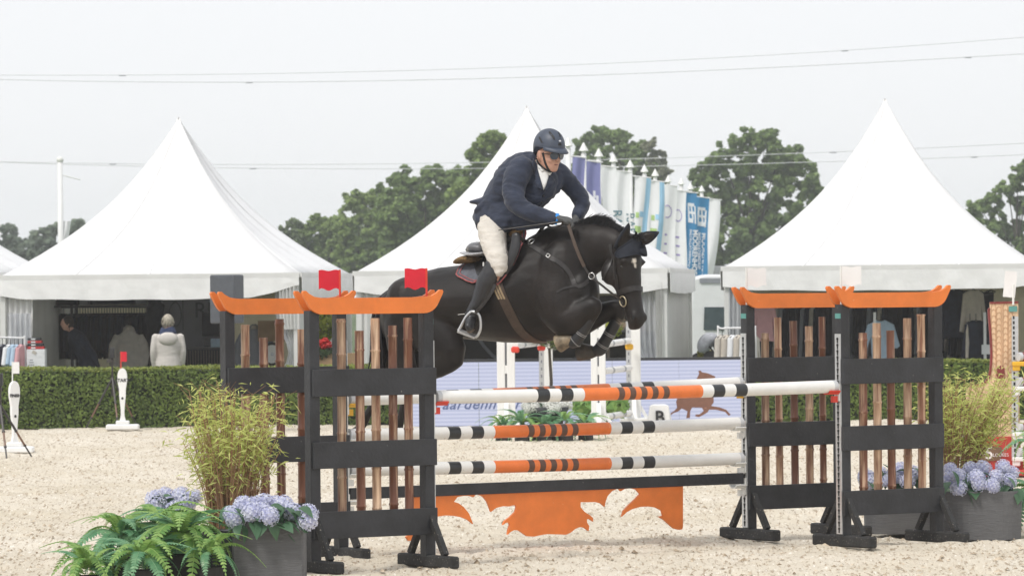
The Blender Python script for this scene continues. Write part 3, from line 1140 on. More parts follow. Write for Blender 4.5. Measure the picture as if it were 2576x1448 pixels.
def rail(a, b, m_, label, legs=True, r=0.014, group=None):
    t = thing('clothes_rail', label, 'clothes rail', V((a.x, a.y, 0)), 0, group)
    mb = MB()
    d = (b - a).normalized()
    if legs:
        mb.tube(smooth_path([V((a.x, a.y, 0)), a - V((0, 0, 0.08)), a + d * 0.06, b - d * 0.06, b - V((0, 0, 0.08)), V((b.x, b.y, 0))], 5), r, 8)
    else:
        mb.tube([a, b], r, 8)
    mb.build('frame', m_, t, smooth=True)
    if legs:
        for p in (a, b):
            f = MB()
            f.bar(V((p.x, p.y - 0.22, 0.02)), V((p.x, p.y + 0.22, 0.02)), 0.03, 0.03)
            f.build('foot', m_, t)
    return t

rs = random.Random(21)
# --- left tent: dark packed rails at the back wall (upper and lower)
yb = P1(0.5, 0.88, 0).y
a_, b_ = at(75, 775, yb), at(375, 772, yb)
rail(a_, b_, M_RAIL, 'dark rail packed with dark garments at the back of the left tent', legs=True)
N_ = 44
for k in range(N_):
    q = (k + 0.5) / N_
    p = a_.lerp(b_, q)
    if 0.30 < q < 0.335 or 0.08 < q < 0.1: continue
    m_ = rs.choice([M_NAVY, M_DARK, M_TEAL, M_DARK, M_OLIVE if q < .35 else M_NAVY])
    garment(p + V((0, rs.uniform(-.02, .02), 0)), R(65) + rs.uniform(-.15, .15), COAT, 0.85 + rs.uniform(0, .06), m_,
            'dark garment in the packed rail at the back of the left tent', group='dark garments on the back rail of the left tent', th=0.06)
a2, b2 = at(70, 733, yb - 0.25), at(372, 728, yb - 0.25)
sh = thing('hat_shelf', 'dark high shelf with boxes along the back of the left tent', 'shelf', V((a2.x, a2.y, 0)))
b = MB(); b.bar(a2 + V((0, 0, -.27)), b2 + V((0, 0, -.27)), 0.5, 0.03); b.build('shelf_board', M_RAIL, sh)
for q in (0.0, 0.36, 0.40, 1.0):
    c = a2.lerp(b2, q); b = MB(); b.bar(V((c.x, c.y + .1, 0)), c + V((0, .1, 0.1)), 0.05, 0.05, up=V((0, 1, 0))); b.build('upright', M_RAIL, sh)
for q, w_, h_, m_ in ((.1, .5, .25, M_NAVY), (.31, .35, .16, M_OLIVE), (.37, .3, .22, M_DARK), (.47, .26, .2, M_GREYC), (.62, .5, .24, M_DARK), (.8, .45, .25, M_NAVY), (.93, .3, .22, M_GREYC)):
    c = a2.lerp(b2, q)
    bx_ = MB(); bx_.box(c + V((0, 0, -.25 + h_ / 2)), (w_, .35, h_))
    o = bx_.build('storage_box', m_, origin=c + V((0, 0, -.25)), bevel=0.01)
    tag(o, '%s box on the high shelf of the left tent, %s from the left' % ({M_NAVY: 'navy', M_OLIVE: 'dark olive', M_DARK: 'black', M_GREYC: 'grey'}[m_], {.1: 'first', .31: 'second', .37: 'third', .47: 'fourth', .62: 'fifth', .8: 'sixth', .93: 'seventh'}[q]), 'box', 'boxes on the high shelf')
# --- grey partition with the brand mark
M_PART = mat('grey_partition', (0.19, 0.19, 0.205), 0.8, 0.05, 2)
M_LOGO = mat('logo_grey', (0.06, 0.06, 0.068), 0.7, 0.05)
yp = yb - 0.55
pa, pb_ = at(376, 735, yp), at(560, 732, yp)
part = thing('display_wall', 'grey display wall with a thin oval mark and the letters Rh', 'display wall', V((pa.x, pa.y, 0)))
b = MB(); b.box(V(((pa.x + pb_.x) / 2, yp + 0.03, pa.z / 2)), (pb_.x - pa.x, 0.04, pa.z)); b.build('panel', M_PART, part)
b = MB(); q = at(460, 760, yp); b.box(q + V((0, 0.008, -0.14)), (0.012, 0.012, 0.68)); b.build('groove', M_LOGO, part)
text_mesh('Rh', 0.38, at(488, 798, yp - 0.005), (1, 0, 0), (0, 0, 1), M_LOGO, 'lettering', part)
b = MB()
c = at(441, 792, yp)
b.tube([c + V((0.105 * math.cos(a), 0.0, 0.19 * math.sin(a) * (1.0 if math.sin(a) < 0 else 1.15))) for a in [math.pi * 2 * i / 28 for i in range(29)]], 0.010, 6)
b.build('oval_mark', M_LOGO, part)
# --- slatted counter
M_CTOP = mat('counter_top', (0.05, 0.045, 0.04), 0.4, 0.1)
M_SLAT = mat('counter_slat', (0.085, 0.062, 0.045), 0.6, 0.25, 8, stretch=(6, 6, .4))
yc = yb - 1.15
ca, cb = at(352, 874, yc), at(556, 872, yc)
ct = thing('sales_counter', 'dark slatted sales counter in the left tent behind the standing customer', 'counter', V((ca.x, ca.y, 0)))
b = MB(); b.box(((ca.x + cb.x) / 2, yc + .25, ca.z - .02), (cb.x - ca.x + .04, .55, .04)); b.build('counter_top', M_CTOP, ct)
b = MB(); b.box(((ca.x + cb.x) / 2, yc + .27, (ca.z - .04) / 2), (cb.x - ca.x, .46, ca.z - .04)); b.build('carcass', M_DARK, ct)
for k in range(30):
    x = ca.x + (cb.x - ca.x) * (k + .5) / 30
    b = MB(); b.box((x, yc + .03, (ca.z - .05) / 2), (.022, .02, ca.z - .06)); b.build('slat', M_SLAT, ct)
# till and clutter
M_SCREEN = mat('black_screen', (0.01, 0.01, 0.012), 0.25, 0.1)
lap = thing('till_screen', 'black till screen leaning back on the slatted counter', 'till', at(528, 872, yc + .2))
b = MB(); q = at(530, 815, yc + .2); b.box(q, (.30, .04, .42), Matrix.Rotation(R(-15), 3, 'X')); b.build('screen', M_SCREEN, lap, bevel=.008)
b = MB(); q = at(530, 862, yc + .2); b.box(q, (.22, .2, .12)); b.build('base', M_SCREEN, lap, bevel=.01)
b = MB(); q = at(545, 862, yc + .02); b.box(q, (.20, .12, .15)); tag(b.build('card_rack', M_BLUE, origin=q, bevel=.01), 'pale blue card rack at the right end of the counter', 'card rack')

def body_chain(mb, pts, n=14):
    """pts: (Vector, rx along side vec, ry, side Vector)"""
    rings = []
    for k, (p, r1, r2, s) in enumerate(pts):
        d = (pts[min(k + 1, len(pts) - 1)][0] - pts[max(k - 1, 0)][0]).normalized()
        s = (s - d * s.dot(d)).normalized()
        u = d.cross(s).normalized()
        rings.append([p + s * r1 * math.cos(2 * math.pi * i / n) + u * r2 * math.sin(2 * math.pi * i / n) for i in range(n)])
    mb.loft(rings)

# --- torso mannequin in a hooded sweater
def mannequin(p, label, m_, h=1.45, rz=0.0, neck=True, name='mannequin'):
    t = thing(name, label, 'mannequin', p)
    X_ = V((math.cos(rz), math.sin(rz), 0))
    up = lambda z, dx=0, dy=0: p + X_ * dx + V((0, dy, z))
    b = MB()
    body_chain(b, [(up(.72), .19, .12, X_), (up(.80), .235, .14, X_), (up(1.0), .215, .13, X_), (up(1.2), .225, .13, X_), (up(1.33), .205, .11, X_), (up(1.40), .12, .09, X_), (up(1.44), .075, .07, X_)])
    for s in (-1, 1):
        body_chain(b, [(up(1.34, s * .17), .085, .085, X_), (up(1.18, s * .265), .075, .075, X_), (up(1.0, s * .29), .068, .068, X_), (up(.86, s * .275, -.06), .058, .058, X_), (up(.80, s * .20, -.10), .05, .05, X_)], 10)
    me = remesh(b, 'sweater', 0.02, 3)
    mesh_obj('sweater', me, m_, t)
    b = MB()
    b.tube([up(1.35, 0, -.06), up(1.42, 0, .07), up(1.40, 0, .12), up(1.30, 0, .13)], [.05, .11, .12, .07], 10)
    b.build('hood', m_, t, smooth=True)
    if neck:
        b = MB(); b.tube([up(1.38), up(1.47), up(1.50), up(1.505)], [.055, .05, .045, .01], 12); b.build('neck_cap', M_BEIGE, t, smooth=True)
    b = MB(); b.tube([up(0.02), up(.75)], .02, 8); b.tube([up(0.0), up(0.025)], .16, 14); b.build('stand', M_STEEL, t)
    return t
pm = at(324, 900, yb - 1.5); pm.z = 0
mannequin(pm, 'headless mannequin in a taupe hooded sweater beside the counter', M_TAUPE)
pm = at(640, 900, yb - 1.7); pm.z = 0
mannequin(pm, 'headless mannequin in a grey-blue top seen between the bamboo of the back left wing', M_GREYC)
# dark horse-head display stand
hh = thing('horse_head_display', 'black horse-head display stand hanging a bridle in the left tent', 'display stand', at(395, 900, yp - .3))
q = at(388, 790, yp - .3)
b = MB()
b.tube([q + V((.10, 0, .25)), q + V((.06, 0, .22)), q + V((-.02, 0, .08)), q + V((-.08, 0, -.12)), q + V((-.09, 0, -.2))], [.03, .12, .13, .08, .04], 10)
b.tube([q + V((.10, 0, .2)), q + V((.03, 0, .0)), q + V((-.02, 0, -.45)), q + V((-.06, 0, -.8))], [.10, .14, .12, .16], 10)
b.tube([q + V((.02, -.05, .25)), q + V((.0, -.06, .40))], [.04, .005], 6)
b.tube([q + V((.12, -.05, .25)), q + V((.14, -.06, .40))], [.04, .005], 6)
mesh_obj('head_form', remesh(b, 'hd', .02, 2), M_DARK, hh)

# --- front left: white rail with pale shirts, white box with tins
yr = P1(0.05, 0, 0).y - 0.9
a_, b_ = at(-40, 850, yr), at(62, 850, yr)
rail(a_, b_, M_WRAIL, 'white clothes rail with pale shirts at the left edge in front of the tent', r=.016)
cols = [M_WCLOTH, M_BLUE, M_WCLOTH, M_WCLOTH, M_GREYC, M_NAVY, M_WCLOTH, M_BLUE, M_BLUE, M_PINK]
names = ['white', 'pale blue', 'white', 'white', 'grey', 'navy', 'white', 'pale blue', 'pale blue', 'salmon']
for k, m_ in enumerate(cols):
    q = (k + .5) / len(cols)
    p = a_.lerp(b_, q)
    garment(p, R(62) + rs.uniform(-.1, .1), SHIRT, .68 + rs.uniform(0, .05), m_,
            '%s shirt on the white rail at the left edge, %s from the right' % (names[k], ['tenth', 'ninth', 'eighth', 'seventh', 'sixth', 'fifth', 'fourth', 'third', 'second', 'first'][k]),
            name='hanging_shirt', cat='shirt', group='shirts on the white rail', th=.075)
q = at(92, 885, yr + .1)
box_ = thing('display_box', 'white cardboard display box beside the rail of pale shirts', 'box', (q.x, q.y, 0))
b = MB(); b.box((q.x, q.y, at(92, 878, yr + .1).z / 2), (.30, .3, at(92, 878, yr + .1).z)); b.build('carton', M_WCLOTH, box_, bevel=.004)
zt = at(92, 878, yr + .1).z
for k, z in enumerate((.25, .21, .17)):
    b = MB(); b.box((q.x - .07, q.y - .152, zt - z), (.09 - .02 * k, .004, .012)); b.build('print_line', M_GREYC, box_)
b = MB(); b.box((q.x - .04, q.y - .152, zt - .36), (.13, .004, .018)); b.build('print_bar', M_RAIL, box_)
b = MB(); b.box((q.x - .02, q.y - .155, zt - .05), (.07, .003, .05), Matrix.Rotation(R(35), 3, 'Y')); b.build('paper_tag', M_TAUPE, box_)
M_TIN = [mat('tin_red', (.45, .03, .03), .4, .3, 40), mat('tin_black', (.02, .02, .025), .4, .2, 20)]
for r_ in range(4):
    for c_ in range(1):
        b = MB()
        b.box((q.x - .01 * r_, q.y - .02, zt + .025 + .047 * r_), (.27 - .02 * r_, .2, .04))
        o = b.build('flat_tin', M_TIN[r_ % 2], origin=(q.x, q.y, zt + .047 * r_), bevel=.006)
        b = MB(); b.box((q.x - .04, q.y - .125, zt + .025 + .047 * r_), (.07, .006, .022)); b.build('tin_label', M_WCLOTH, o)
        tag(o, ['red flat packet, bottom of the stack on the white box', 'black flat packet, second from the bottom on the white box', 'red flat packet, third from the bottom on the white box', 'black flat packet, top of the stack on the white box'][r_], 'packet', 'packets stacked on the white box')

# --- small wheel (trolley) and orange bit, plus shrub and red flowers in the gap by the tents
M_TYRE = mat('rubber', (.012, .012, .013), .7, .1)
q = at(685, 890, yb - 2.2)
tw = thing('wheeled_trolley', 'trolley wheel, white disc with black tyre, seen between the bamboo poles', 'trolley', q)
b = MB(); b.tube([q + V((0.0, -.04, 0)), q + V((0, .04, 0))], .20, 28); b.build('tyre', M_TYRE, tw)
b = MB(); b.tube([q + V((0.0, -.05, 0)), q + V((0, .045, 0))], .155, 28); b.build('disc', M_WPL, tw)
b = MB(); b.tube([q + V((0.0, -.06, 0)), q + V((0, .045, 0))], .03, 12); b.build('hub', M_STEEL, tw)
M_CARD = mat('cardboard', (.34, .22, .12), .8, .1)
q = at(686, 835, yb - 1.9)
bx_ = MB(); bx_.box(q + V((0, .1, .02)), (.5, .3, .35)); o = bx_.build('carton', M_CARD, origin=q, bevel=.005)
tag(o, 'brown cardboard box above the disc wheel in the left tent', 'box')

# ------------------------------------------------------------------ right tent stock
yb3 = P3(0.5, 0.80, 0).y
a_, b_ = at(1905, 752, yb3), at(2470, 742, yb3)
rail(a_, b_, M_RAIL, 'dark rail full of clothes along the back of the right tent', legs=True)
seq = [M_DARK, M_NAVY, M_GREYC, M_DARK, M_BEIGE, M_DARK, M_NAVY, M_DARK, M_GREYC, M_NAVY, M_DARK, M_TAUPE, M_DARK, M_NAVY]
N_ = 46
for k in range(N_):
    p = a_.lerp(b_, (k + .5) / N_)
    garment(p, R(55) + rs.uniform(-.2, .2), COAT, 1.15 + rs.uniform(0, .1), seq[(k * 5) % len(seq)],
            {M_DARK: 'black', M_NAVY: 'navy', M_GREYC: 'grey', M_BEIGE: 'beige', M_TAUPE: 'taupe'}[seq[(k * 5) % len(seq)]] + ' garment on the long dark rail at the back of the right tent', group='garments on the back rail of the right tent', th=.07)
bk = MB(); c = at(2190, 700, yb3 + .5); bk.box((c.x, yb3 + .5, 1.0), (4.3, .03, 1.9))  # added sheet: its black colour gives the shade inside the tent
tag(bk.build('interior_shade_sheet', M_DARK, origin=(c.x, yb3 + .5, .05)), 'added black sheet standing for the dim interior behind the rail in the right tent', 'backdrop')
yf3 = P3(0.5, 0.25, 0).y
garment(at(1922, 745, yf3), R(10), COAT, .75, M_PINK, 'pink jacket hanging at the left end of the right tent', name='hanging_jacket', cat='jacket')
garment(at(2400, 712, yf3), R(15), COAT, .95, M_NAVY, 'navy coat hanging high at the right end of the right tent', name='hanging_jacket', cat='jacket')
garment(at(2448, 712, yf3 + .05), R(40), COAT, .95, M_BEIGE, 'beige coat hanging beside the navy coat in the right tent', name='hanging_jacket', cat='jacket')
garment(at(2215, 790, yf3), R(20), SHIRT, .95, M_BLUE, 'pale blue shirt on a white stand inside the right tent', name='hanging_shirt', cat='shirt')
garment(at(2455, 790, yf3 - .3), R(25), COAT, .85, M_NAVY, 'navy jacket with a pale sleeve near the giant boot', name='hanging_jacket', cat='jacket')
garment(at(2440, 790, yf3 - .2), R(70), COAT, .85, M_BEIGE, 'beige jacket behind the navy one near the giant boot', name='hanging_jacket', cat='jacket')
for (px, lab) in ((2200, 'white upright rail with the pale blue shirt in the right tent'), (2477, 'white upright rail with a price tag in the right tent')):
    a_ = at(px, 785, yf3 - .35)
    t = thing('garment_stand', lab, 'garment stand', (a_.x, a_.y, 0))
    b = MB(); b.bar(V((a_.x, a_.y, 0)), a_, .045, .045, up=V((0, 1, 0))); b.build('upright', M_WRAIL, t)
    b = MB(); b.bar(V((a_.x - .25, a_.y, .02)), V((a_.x + .25, a_.y, .02)), .05, .03); b.build('foot', M_WRAIL, t)
    if px > 2400:
        b = MB(); b.box(a_ + V((.02, -.03, -.62)), (.16, .01, .16)); b.build('price_tag', M_WCLOTH, t)
# rail of beige coats in front of the right tent
yr = 72.6
a_, b_ = at(1806, 826, yr), at(1900, 826, yr)
rail(a_, b_, M_WRAIL, 'white rail with beige coats left of the back right wing', r=.016)
for k in range(6):
    p = a_.lerp(b_, (k + .7) / 6.2)
    garment(p + V((0, 0, -.0)), R(60) + rs.uniform(-.1, .1), COAT, .72, [M_TAUPE, M_BEIGE, M_WCLOTH, M_BEIGE, M_WCLOTH, M_TAUPE][k],
            ['taupe', 'beige', 'off-white', 'sand beige', 'cream', 'grey-beige'][k] + ' coat on the white rail, number %s from its left end' % ['one', 'two', 'three', 'four', 'five', 'six'][k],
            name='hanging_coat', cat='coat', group='coats on the white rail', th=.09)
# middle tent: added dark sheet standing for the dim interior, hose
yb2 = P2(0.5, 0.85, 0).y
bk = MB(); c = at(1300, 800, yb2); bk.box((c.x, yb2, 1.0), (4.4, .03, 1.9))
tag(bk.build('interior_shade_sheet', mat('interior_shade_brown', (.055, .050, .046), .9, .2, 3), origin=(c.x, yb2, .05)), 'added dark brown sheet standing for the dim interior of the middle tent behind the horse', 'backdrop')
b = MB(); b.tube(smooth_path([at(1190, 780, yb2 - 1), at(1205, 850, yb2 - 1), at(1235, 890, yb2 - 1), at(1250, 905, yb2 - 1), at(1262, 960, yb2 - 1)], 5), .03, 8)
tag(b.build('ventilation_hose', M_GREYC, smooth=True), 'grey hose curving down behind the horse belly', 'hose')
ptop = at(1560, 835, yb2 - 1.2)
b = MB(); b.box((ptop.x, ptop.y, ptop.z / 2), (1.3, .5, ptop.z)); o = b.build('display_table', M_OLIVE, origin=(ptop.x, ptop.y, 0), bevel=.01)
tag(o, 'dark covered display table in the middle tent', 'table')
for k, (px, m_) in enumerate(((1525, M_OLIVE), (1548, M_TAUPE), (1570, M_GREYC), (1592, M_TAUPE), (1612, M_PINK))):
    q = at(px, 835, yb2 - 1.3); b = MB(); b.box(q + V((0, 0, .09)), (.13, .12, .18)); o = b.build('product_box', m_, origin=q, bevel=.006)
    tag(o, ['olive', 'taupe', 'grey', 'pale brown', 'pink'][k] + ' product box on the table in the middle tent', 'box', 'product boxes in the middle tent')

# ------------------------------------------------------------------ things standing in the gap between middle and right tent
M_VAN = mat('van_white', (.75, .76, .77), .3, .03, coat=.3)
M_VGLASS = mat('van_glass', (.05, .075, .085), .1, .2, spec=.8)
van = thing('parked_van', 'white van parked in the gap between the middle and right tents', 'van', (xz(1840, 92), 92, 0))
def vx(px, py, dd=0): return at(px, py, 92 + dd)
sec = [(1740, 700), (1770, 690), (1960, 690), (1980, 700), (1985, 800), (1985, 915), (1740, 915), (1735, 800)]
fa = [vx(x, y) for x, y in sec]; ba = [p + V((0, 2.0, 0)) for p in fa]
b = MB(); b.loft([fa, ba]); b.build('body', M_VAN, van, bevel=.05)
b = MB(); b.add([vx(1772, 772, -.03), vx(1838, 772, -.03), vx(1842, 830, -.03), vx(1770, 830, -.03)], [(0, 1, 2, 3)]); b.build('side_window', M_VGLASS, van)
b = MB(); b.add([vx(1760, 700, -.03), vx(1960, 700, -.03), vx(1960, 712, -.03), vx(1760, 712, -.03)], [(0, 1, 2, 3)]); b.build('roof_trim', M_GREYC, van)
for px in (1765, 1930):
    q = vx(px, 925, -.05); b = MB(); b.tube([q, q + V((0, .25, 0))], .32, 20); b.build('wheel', M_TYRE, van)
M_GREYW = mat('grey_white_cloth', (.50, .51, .55), .8, .2, 14, bump=.4)
pr = thing('white_pushchair', 'white pushchair standing in the gap beside the coat rail', 'pushchair', at(1795, 905, 76))
q = at(1788, 872, 76)
b = MB(); b.tube(smooth_path([q + V((-.14, 0, -.10)), q + V((-.10, 0, .05)), q + V((0, 0, .12)), q + V((.10, 0, .07)), q + V((.17, 0, -.06))], 4), [.07, .09, .11, .12, .125, .13, .13, .13, .125, .12, .11, .10, .09, .08, .07, .05, .04], 12); mesh_obj('hood', remesh(b, 'hood', .02, 3), M_GREYW, pr)
b = MB(); b.ellipsoid(at(1812, 868, 75.8), .12, .2, .18); b.build('seat', M_NAVY, pr, smooth=True)
b = MB(); b.tube([at(1785, 870, 75.7), at(1800, 895, 75.7), at(1830, 870, 75.7)], .02, 6); b.build('frame', M_RAIL, pr)
for px in (1785, 1825):
    b = MB(); q = at(px, 897, 75.6); b.tube([q, q + V((0, .05, 0))], .10, 14); b.build('wheel', M_TYRE, pr)
yg = 79.0
lv = MB(); rs2 = random.Random(9)
q0 = at(1760, 905, yg); q1 = at(1850, 884, yg)
for k in range(900):
    p = V((lerp(q0.x, q1.x, rs2.random()), yg + rs2.random() * .6, lerp(0.0, q1.z, rs2.random() ** .6)))
    leaf_quad(lv, p, V((rs2.gauss(0, .5), -1, rs2.gauss(.5, .5))).normalized(), .06, rs2)
o = lv.build('low_shrub', leaf_mat('gap_shrub_leaf', (.05, .07, .015), (.38, .36, .06)), fixn=False, origin=((q0.x + q1.x) / 2, yg, 0))
tag(o, 'low yellow-green shrub in the gap between middle and right tent', 'shrub')

# shrub and red geraniums in the gap left of the middle tent
def leaf_blob(mb, c, r, n, size, rs_, sq=1.0):
    for k in range(n):
        d_ = V((rs_.gauss(0, 1), rs_.gauss(0, 1), rs_.gauss(0, 1))).normalized()
        rr = r * (0.55 + 0.45 * rs_.random() ** .5)
        p = c + V((d_.x * rr, d_.y * rr, d_.z * rr * sq))
        leaf_quad(mb, p, (d_ + V((rs_.gauss(0, .4), rs_.gauss(0, .4), rs_.gauss(0, .4)))).normalized(), size, rs_)
q = at(808, 818, 77)
gs = thing('topiary_shrub', 'round yellow-green shrub in the gap right of the left tent', 'shrub', (q.x, q.y, 0))
b = MB(); leaf_blob(b, q, .26, 900, .05, rs2, 1.25); tag(b.build('foliage', leaf_mat('gap_leaf', (.10, .16, .01), (.40, .44, .05)), gs, fixn=False), kind='stuff')
b = MB(); b.tube([V((q.x, q.y, 0)), q], .025, 6); b.build('stem', M_CARD, gs)
q = at(818, 868, 74.5)
fb_ = thing('geranium_box', 'wooden flower box with red geraniums in the gap right of the left tent', 'flower box', (q.x, q.y, 0))
b = MB(); b.box((q.x + .1, q.y, at(818, 905, 74.5).z), (.9, .3, .22)); b.build('trough', M_CARD, fb_)
b = MB(); leaf_blob(b, at(815, 890, 74.5), .20, 350, .06, rs2, .6); tag(b.build('foliage', leaf_mat('ger_leaf', (.012, .03, .01), (.06, .10, .03)), fb_, fixn=False), kind='stuff')
for px, py in ((806, 862), (818, 858), (815, 870), (826, 866), (768, 862)):
    b = MB(); leaf_blob(b, at(px, py, 74.4), .065, 90, .035, rs2, .8); tag(b.build('bloom', leaf_mat('ger_red', (.45, .01, .01), (.75, .03, .03)), fb_, fixn=False), kind='stuff')

# ------------------------------------------------------------------ loudspeaker on a stand
M_SPK = mat('speaker_grey', (.075, .085, .10), .55, .08, 12, bump=.05)
q = at(571, 745, 67.5)
sp = thing('loudspeaker', 'dark grey loudspeaker on a pole above the back left wing', 'loudspeaker', (q.x, q.y, 0))
b = MB(); b.box(at(571, 752, 67.5), (.40, .36, .72), Matrix.Rotation(R(-20), 3, 'Z')); b.build('cabinet', M_SPK, sp, bevel=.02)
b = MB(); b.box(at(566, 790, 67.28), (.16, .02, .1), Matrix.Rotation(R(-20), 3, 'Z')); b.build('handle_recess', M_HOLE, sp)
b = MB(); b.box(at(596, 784, 67.3), (.06, .02, .07), Matrix.Rotation(R(20), 3, 'Z')); b.build('type_plate', M_GREYC, sp)
b = MB(); b.tube([V((q.x, q.y, .05)), at(571, 800, 67.5)], .022, 10); b.build('pole', M_RAIL, sp)
for a_ in (0, 2.1, 4.2):
    b = MB(); b.tube([V((q.x, q.y, .55)), V((q.x + .55 * math.cos(a_ + .4), q.y + .55 * math.sin(a_ + .4), .0))], .014, 8); b.build('leg', M_RAIL, sp)

# ------------------------------------------------------------------ flag row
M_FPOLE = mat('flagpole_white', (.80, .80, .79), .35, .03)
FL = {'purple': mat('banner_purple', (.25, .26, .50), .7, .06, 2, trans=.2), 'white': mat('banner_white', (.93, .93, .95), .7, .03, 2, trans=.2),
      'blue': mat('banner_blue', (.055, .25, .48), .7, .06, 2, trans=.2), 'lblue': mat('banner_light_blue', (.36, .62, .84), .7, .05, 2),
      'green': mat('print_green', (.42, .60, .22), .7, .05), 'dteal': mat('print_teal', (.10, .20, .24), .7, .05), 'pink': mat('print_pink', (.75, .25, .35), .7, .05), 'lilac': mat('print_lilac', (.36, .30, .58), .7, .05)}
HPOLE = 5.5
def flagpole(px, py, style, label, px2, drop):
    _, y = derot(px, py)
    d = F * (HPOLE - CAMH) / -y
    top = at(px, py, d)
    bx_ = V((top.x, top.y, 0))
    t = thing('flagpole', label, 'flagpole', bx_, 0, 'row of banner flagpoles')
    b = MB(); b.tube([bx_, top + V((0, 0, -.26))], [.075, .06], 12); b.build('pole', M_FPOLE, t, smooth=True)
    b = MB(); b.tube([top + V((0, 0, -.30)), top + V((0, 0, -.22)), top + V((0, 0, -.20)), top + V((0, 0, -.02)), top], [.05, .05, .115, .02, .004], 12)
    b.build('finial', M_WPL, t)
    wd = (px2 + 7 - px) / F * d
    b = MB(); b.tube([top + V((0, 0, -.42)), top + V((wd + .03, .05, -.42 - .12 * wd))], .018, 8); b.build('arm', M_FPOLE, t)
    if style is None:
        return t
    L_ = drop
    col = {'p': 'purple', 'w': 'white', 'b': 'blue'}[style[0]]
    fl_ = MB()
    nu, nv = 8, 18
    def S(u, v):
        x = .09 + (wd - .09) * u
        w_ = .13 * math.sin(u * 6 + v * 4 + px) * (.3 + v)
        sl = {'w0': .85, 'b1': .30, 'b2': .30, 'w4': .12, 'w3': .10}.get(style, .15)
        return top + V((x * 1.0 - sl * wd * v ** 1.3 + .03 * math.sin(v * 7 + px) , .02 + w_, -.44 - .12 * wd * u - L_ * v))
    vs_ = [S(i / nu, j / nv) for j in range(nv + 1) for i in range(nu + 1)]
    fl_.add(vs_, [(j * (nu + 1) + i, j * (nu + 1) + i + 1, (j + 1) * (nu + 1) + i + 1, (j + 1) * (nu + 1) + i) for j in range(nv) for i in range(nu)])
    banner = fl_.build('banner', FL[col], t, smooth=True)
    def patch(u0, u1, v0, v1, m_, skew=0.0):
        b = MB()
        k = 6
        vs2 = []
        for j in range(k + 1):
            for i in range(3):
                u = lerp(u0, u1, i / 2) + skew * j / k
                v = lerp(v0, v1, j / k)
                vs2.append(S(min(1, max(0, u)), v) + V((0, -.012, 0)))
        b.add(vs2, [(j * 3 + i, j * 3 + i + 1, (j + 1) * 3 + i + 1, (j + 1) * 3 + i) for j in range(k) for i in range(2)])
        b.build('print', FL[m_], banner)
    def vtext(body, size, u, v, m_, sp_=1.0):
        p = S(u, v) + V((0, -.06, 0))
        dn = (S(u, min(1, v + .25)) - S(u, v)).normalized()
        text_mesh(body, size, p, dn, V((0, 0, 1)).cross(V((0, -1, 0))) * -1 if False else V((1, 0, 0)), FL[m_], 'lettering', banner, extrude=.003, bold=.004, spacing=sp_)
    if style == 'p2':
        for i, (u, v) in enumerate(((.55, .22), (.75, .25), (.5, .30), (.72, .34), (.55, .40), (.78, .42), (.6, .49))):
            patch(u - .09, u + .09, v - .025, v + .025, 'white')
    if style == 'w1':
        vtext('RABO', .30, .72, .30, 'dteal')
    if style == 'w3':
        patch(.72, 1.0, .0, .95, 'lblue', skew=-.35)
        patch(.15, .35, .26, .30, 'green'); patch(.4, .62, .25, .29, 'lblue'); patch(.12, .5, .36, .41, 'green')
        vtext('ALL', .22, .25, .5, 'dteal')
    if style == 'w4':
        for a in range(18):
            an = a * .349
            patch(.5 + .24 * math.cos(an) - .035, .5 + .24 * math.cos(an) + .035, .19 + .045 * math.sin(an), .20 + .045 * math.sin(an), 'lilac')
        for v in (.36, .43, .50): patch(.3, .55, v, v + .015, 'lilac')
        patch(.3, .42, .60, .68, 'pink')
    if style[0] == 'b':
        # white emblem: a square outline with a bar, then the name running down
        patch(.30, .42, .08, .22, 'white'); patch(.78, .88, .10, .24, 'white'); patch(.30, .88, .20, .235, 'white'); patch(.42, .78, .08, .105, 'white'); patch(.5, .62, .10, .20, 'white', skew=.1); patch(.42, .80, .145, .165, 'white')
        vtext('MOORENHOF', .22, .64, .29, 'white')
        vtext('INSTALLATIEBEDRIJF', .11, .40, .29, 'white', 1.2)
    return t
flagpole(1429, 345, 'p1', 'flagpole with plain purple banner just right of the riding helmet', 1464, 3.4)
flagpole(1468, 358, 'p2', 'flagpole with purple banner marked with white dots', 1506, 3.4)
flagpole(1506, 373, 'w1', 'flagpole with white banner, third from the helmet, dark lettering running down', 1546, 3.4)
flagpole(1543, 387, 'w1', 'flagpole with white banner, fourth from the helmet, dark lettering running down', 1580, 3.4)
flagpole(1585, 402, 'w3', 'flagpole with white and light blue banner, left one of two', 1628, 3.6)
flagpole(1621, 414, 'w3', 'flagpole with white and light blue banner, right one of two', 1664, 3.6)
flagpole(1648, 425, 'w4', 'flagpole with white banner bearing a lilac ring, left one of two', 1694, 3.8)
flagpole(1681, 441, 'w4', 'flagpole with white banner bearing a lilac ring, right one of two', 1720, 3.8)
flagpole(1714, 447, 'b1', 'flagpole with blue banner and white emblem, left one of two', 1748, 3.9)
flagpole(1737, 460, 'b2', 'flagpole with blue banner and white emblem, right one of two', 1777, 3.9)
flagpole(1765, 466, 'w0', 'last flagpole of the row with a plain white banner, before the big tree', 1806, 4.2)
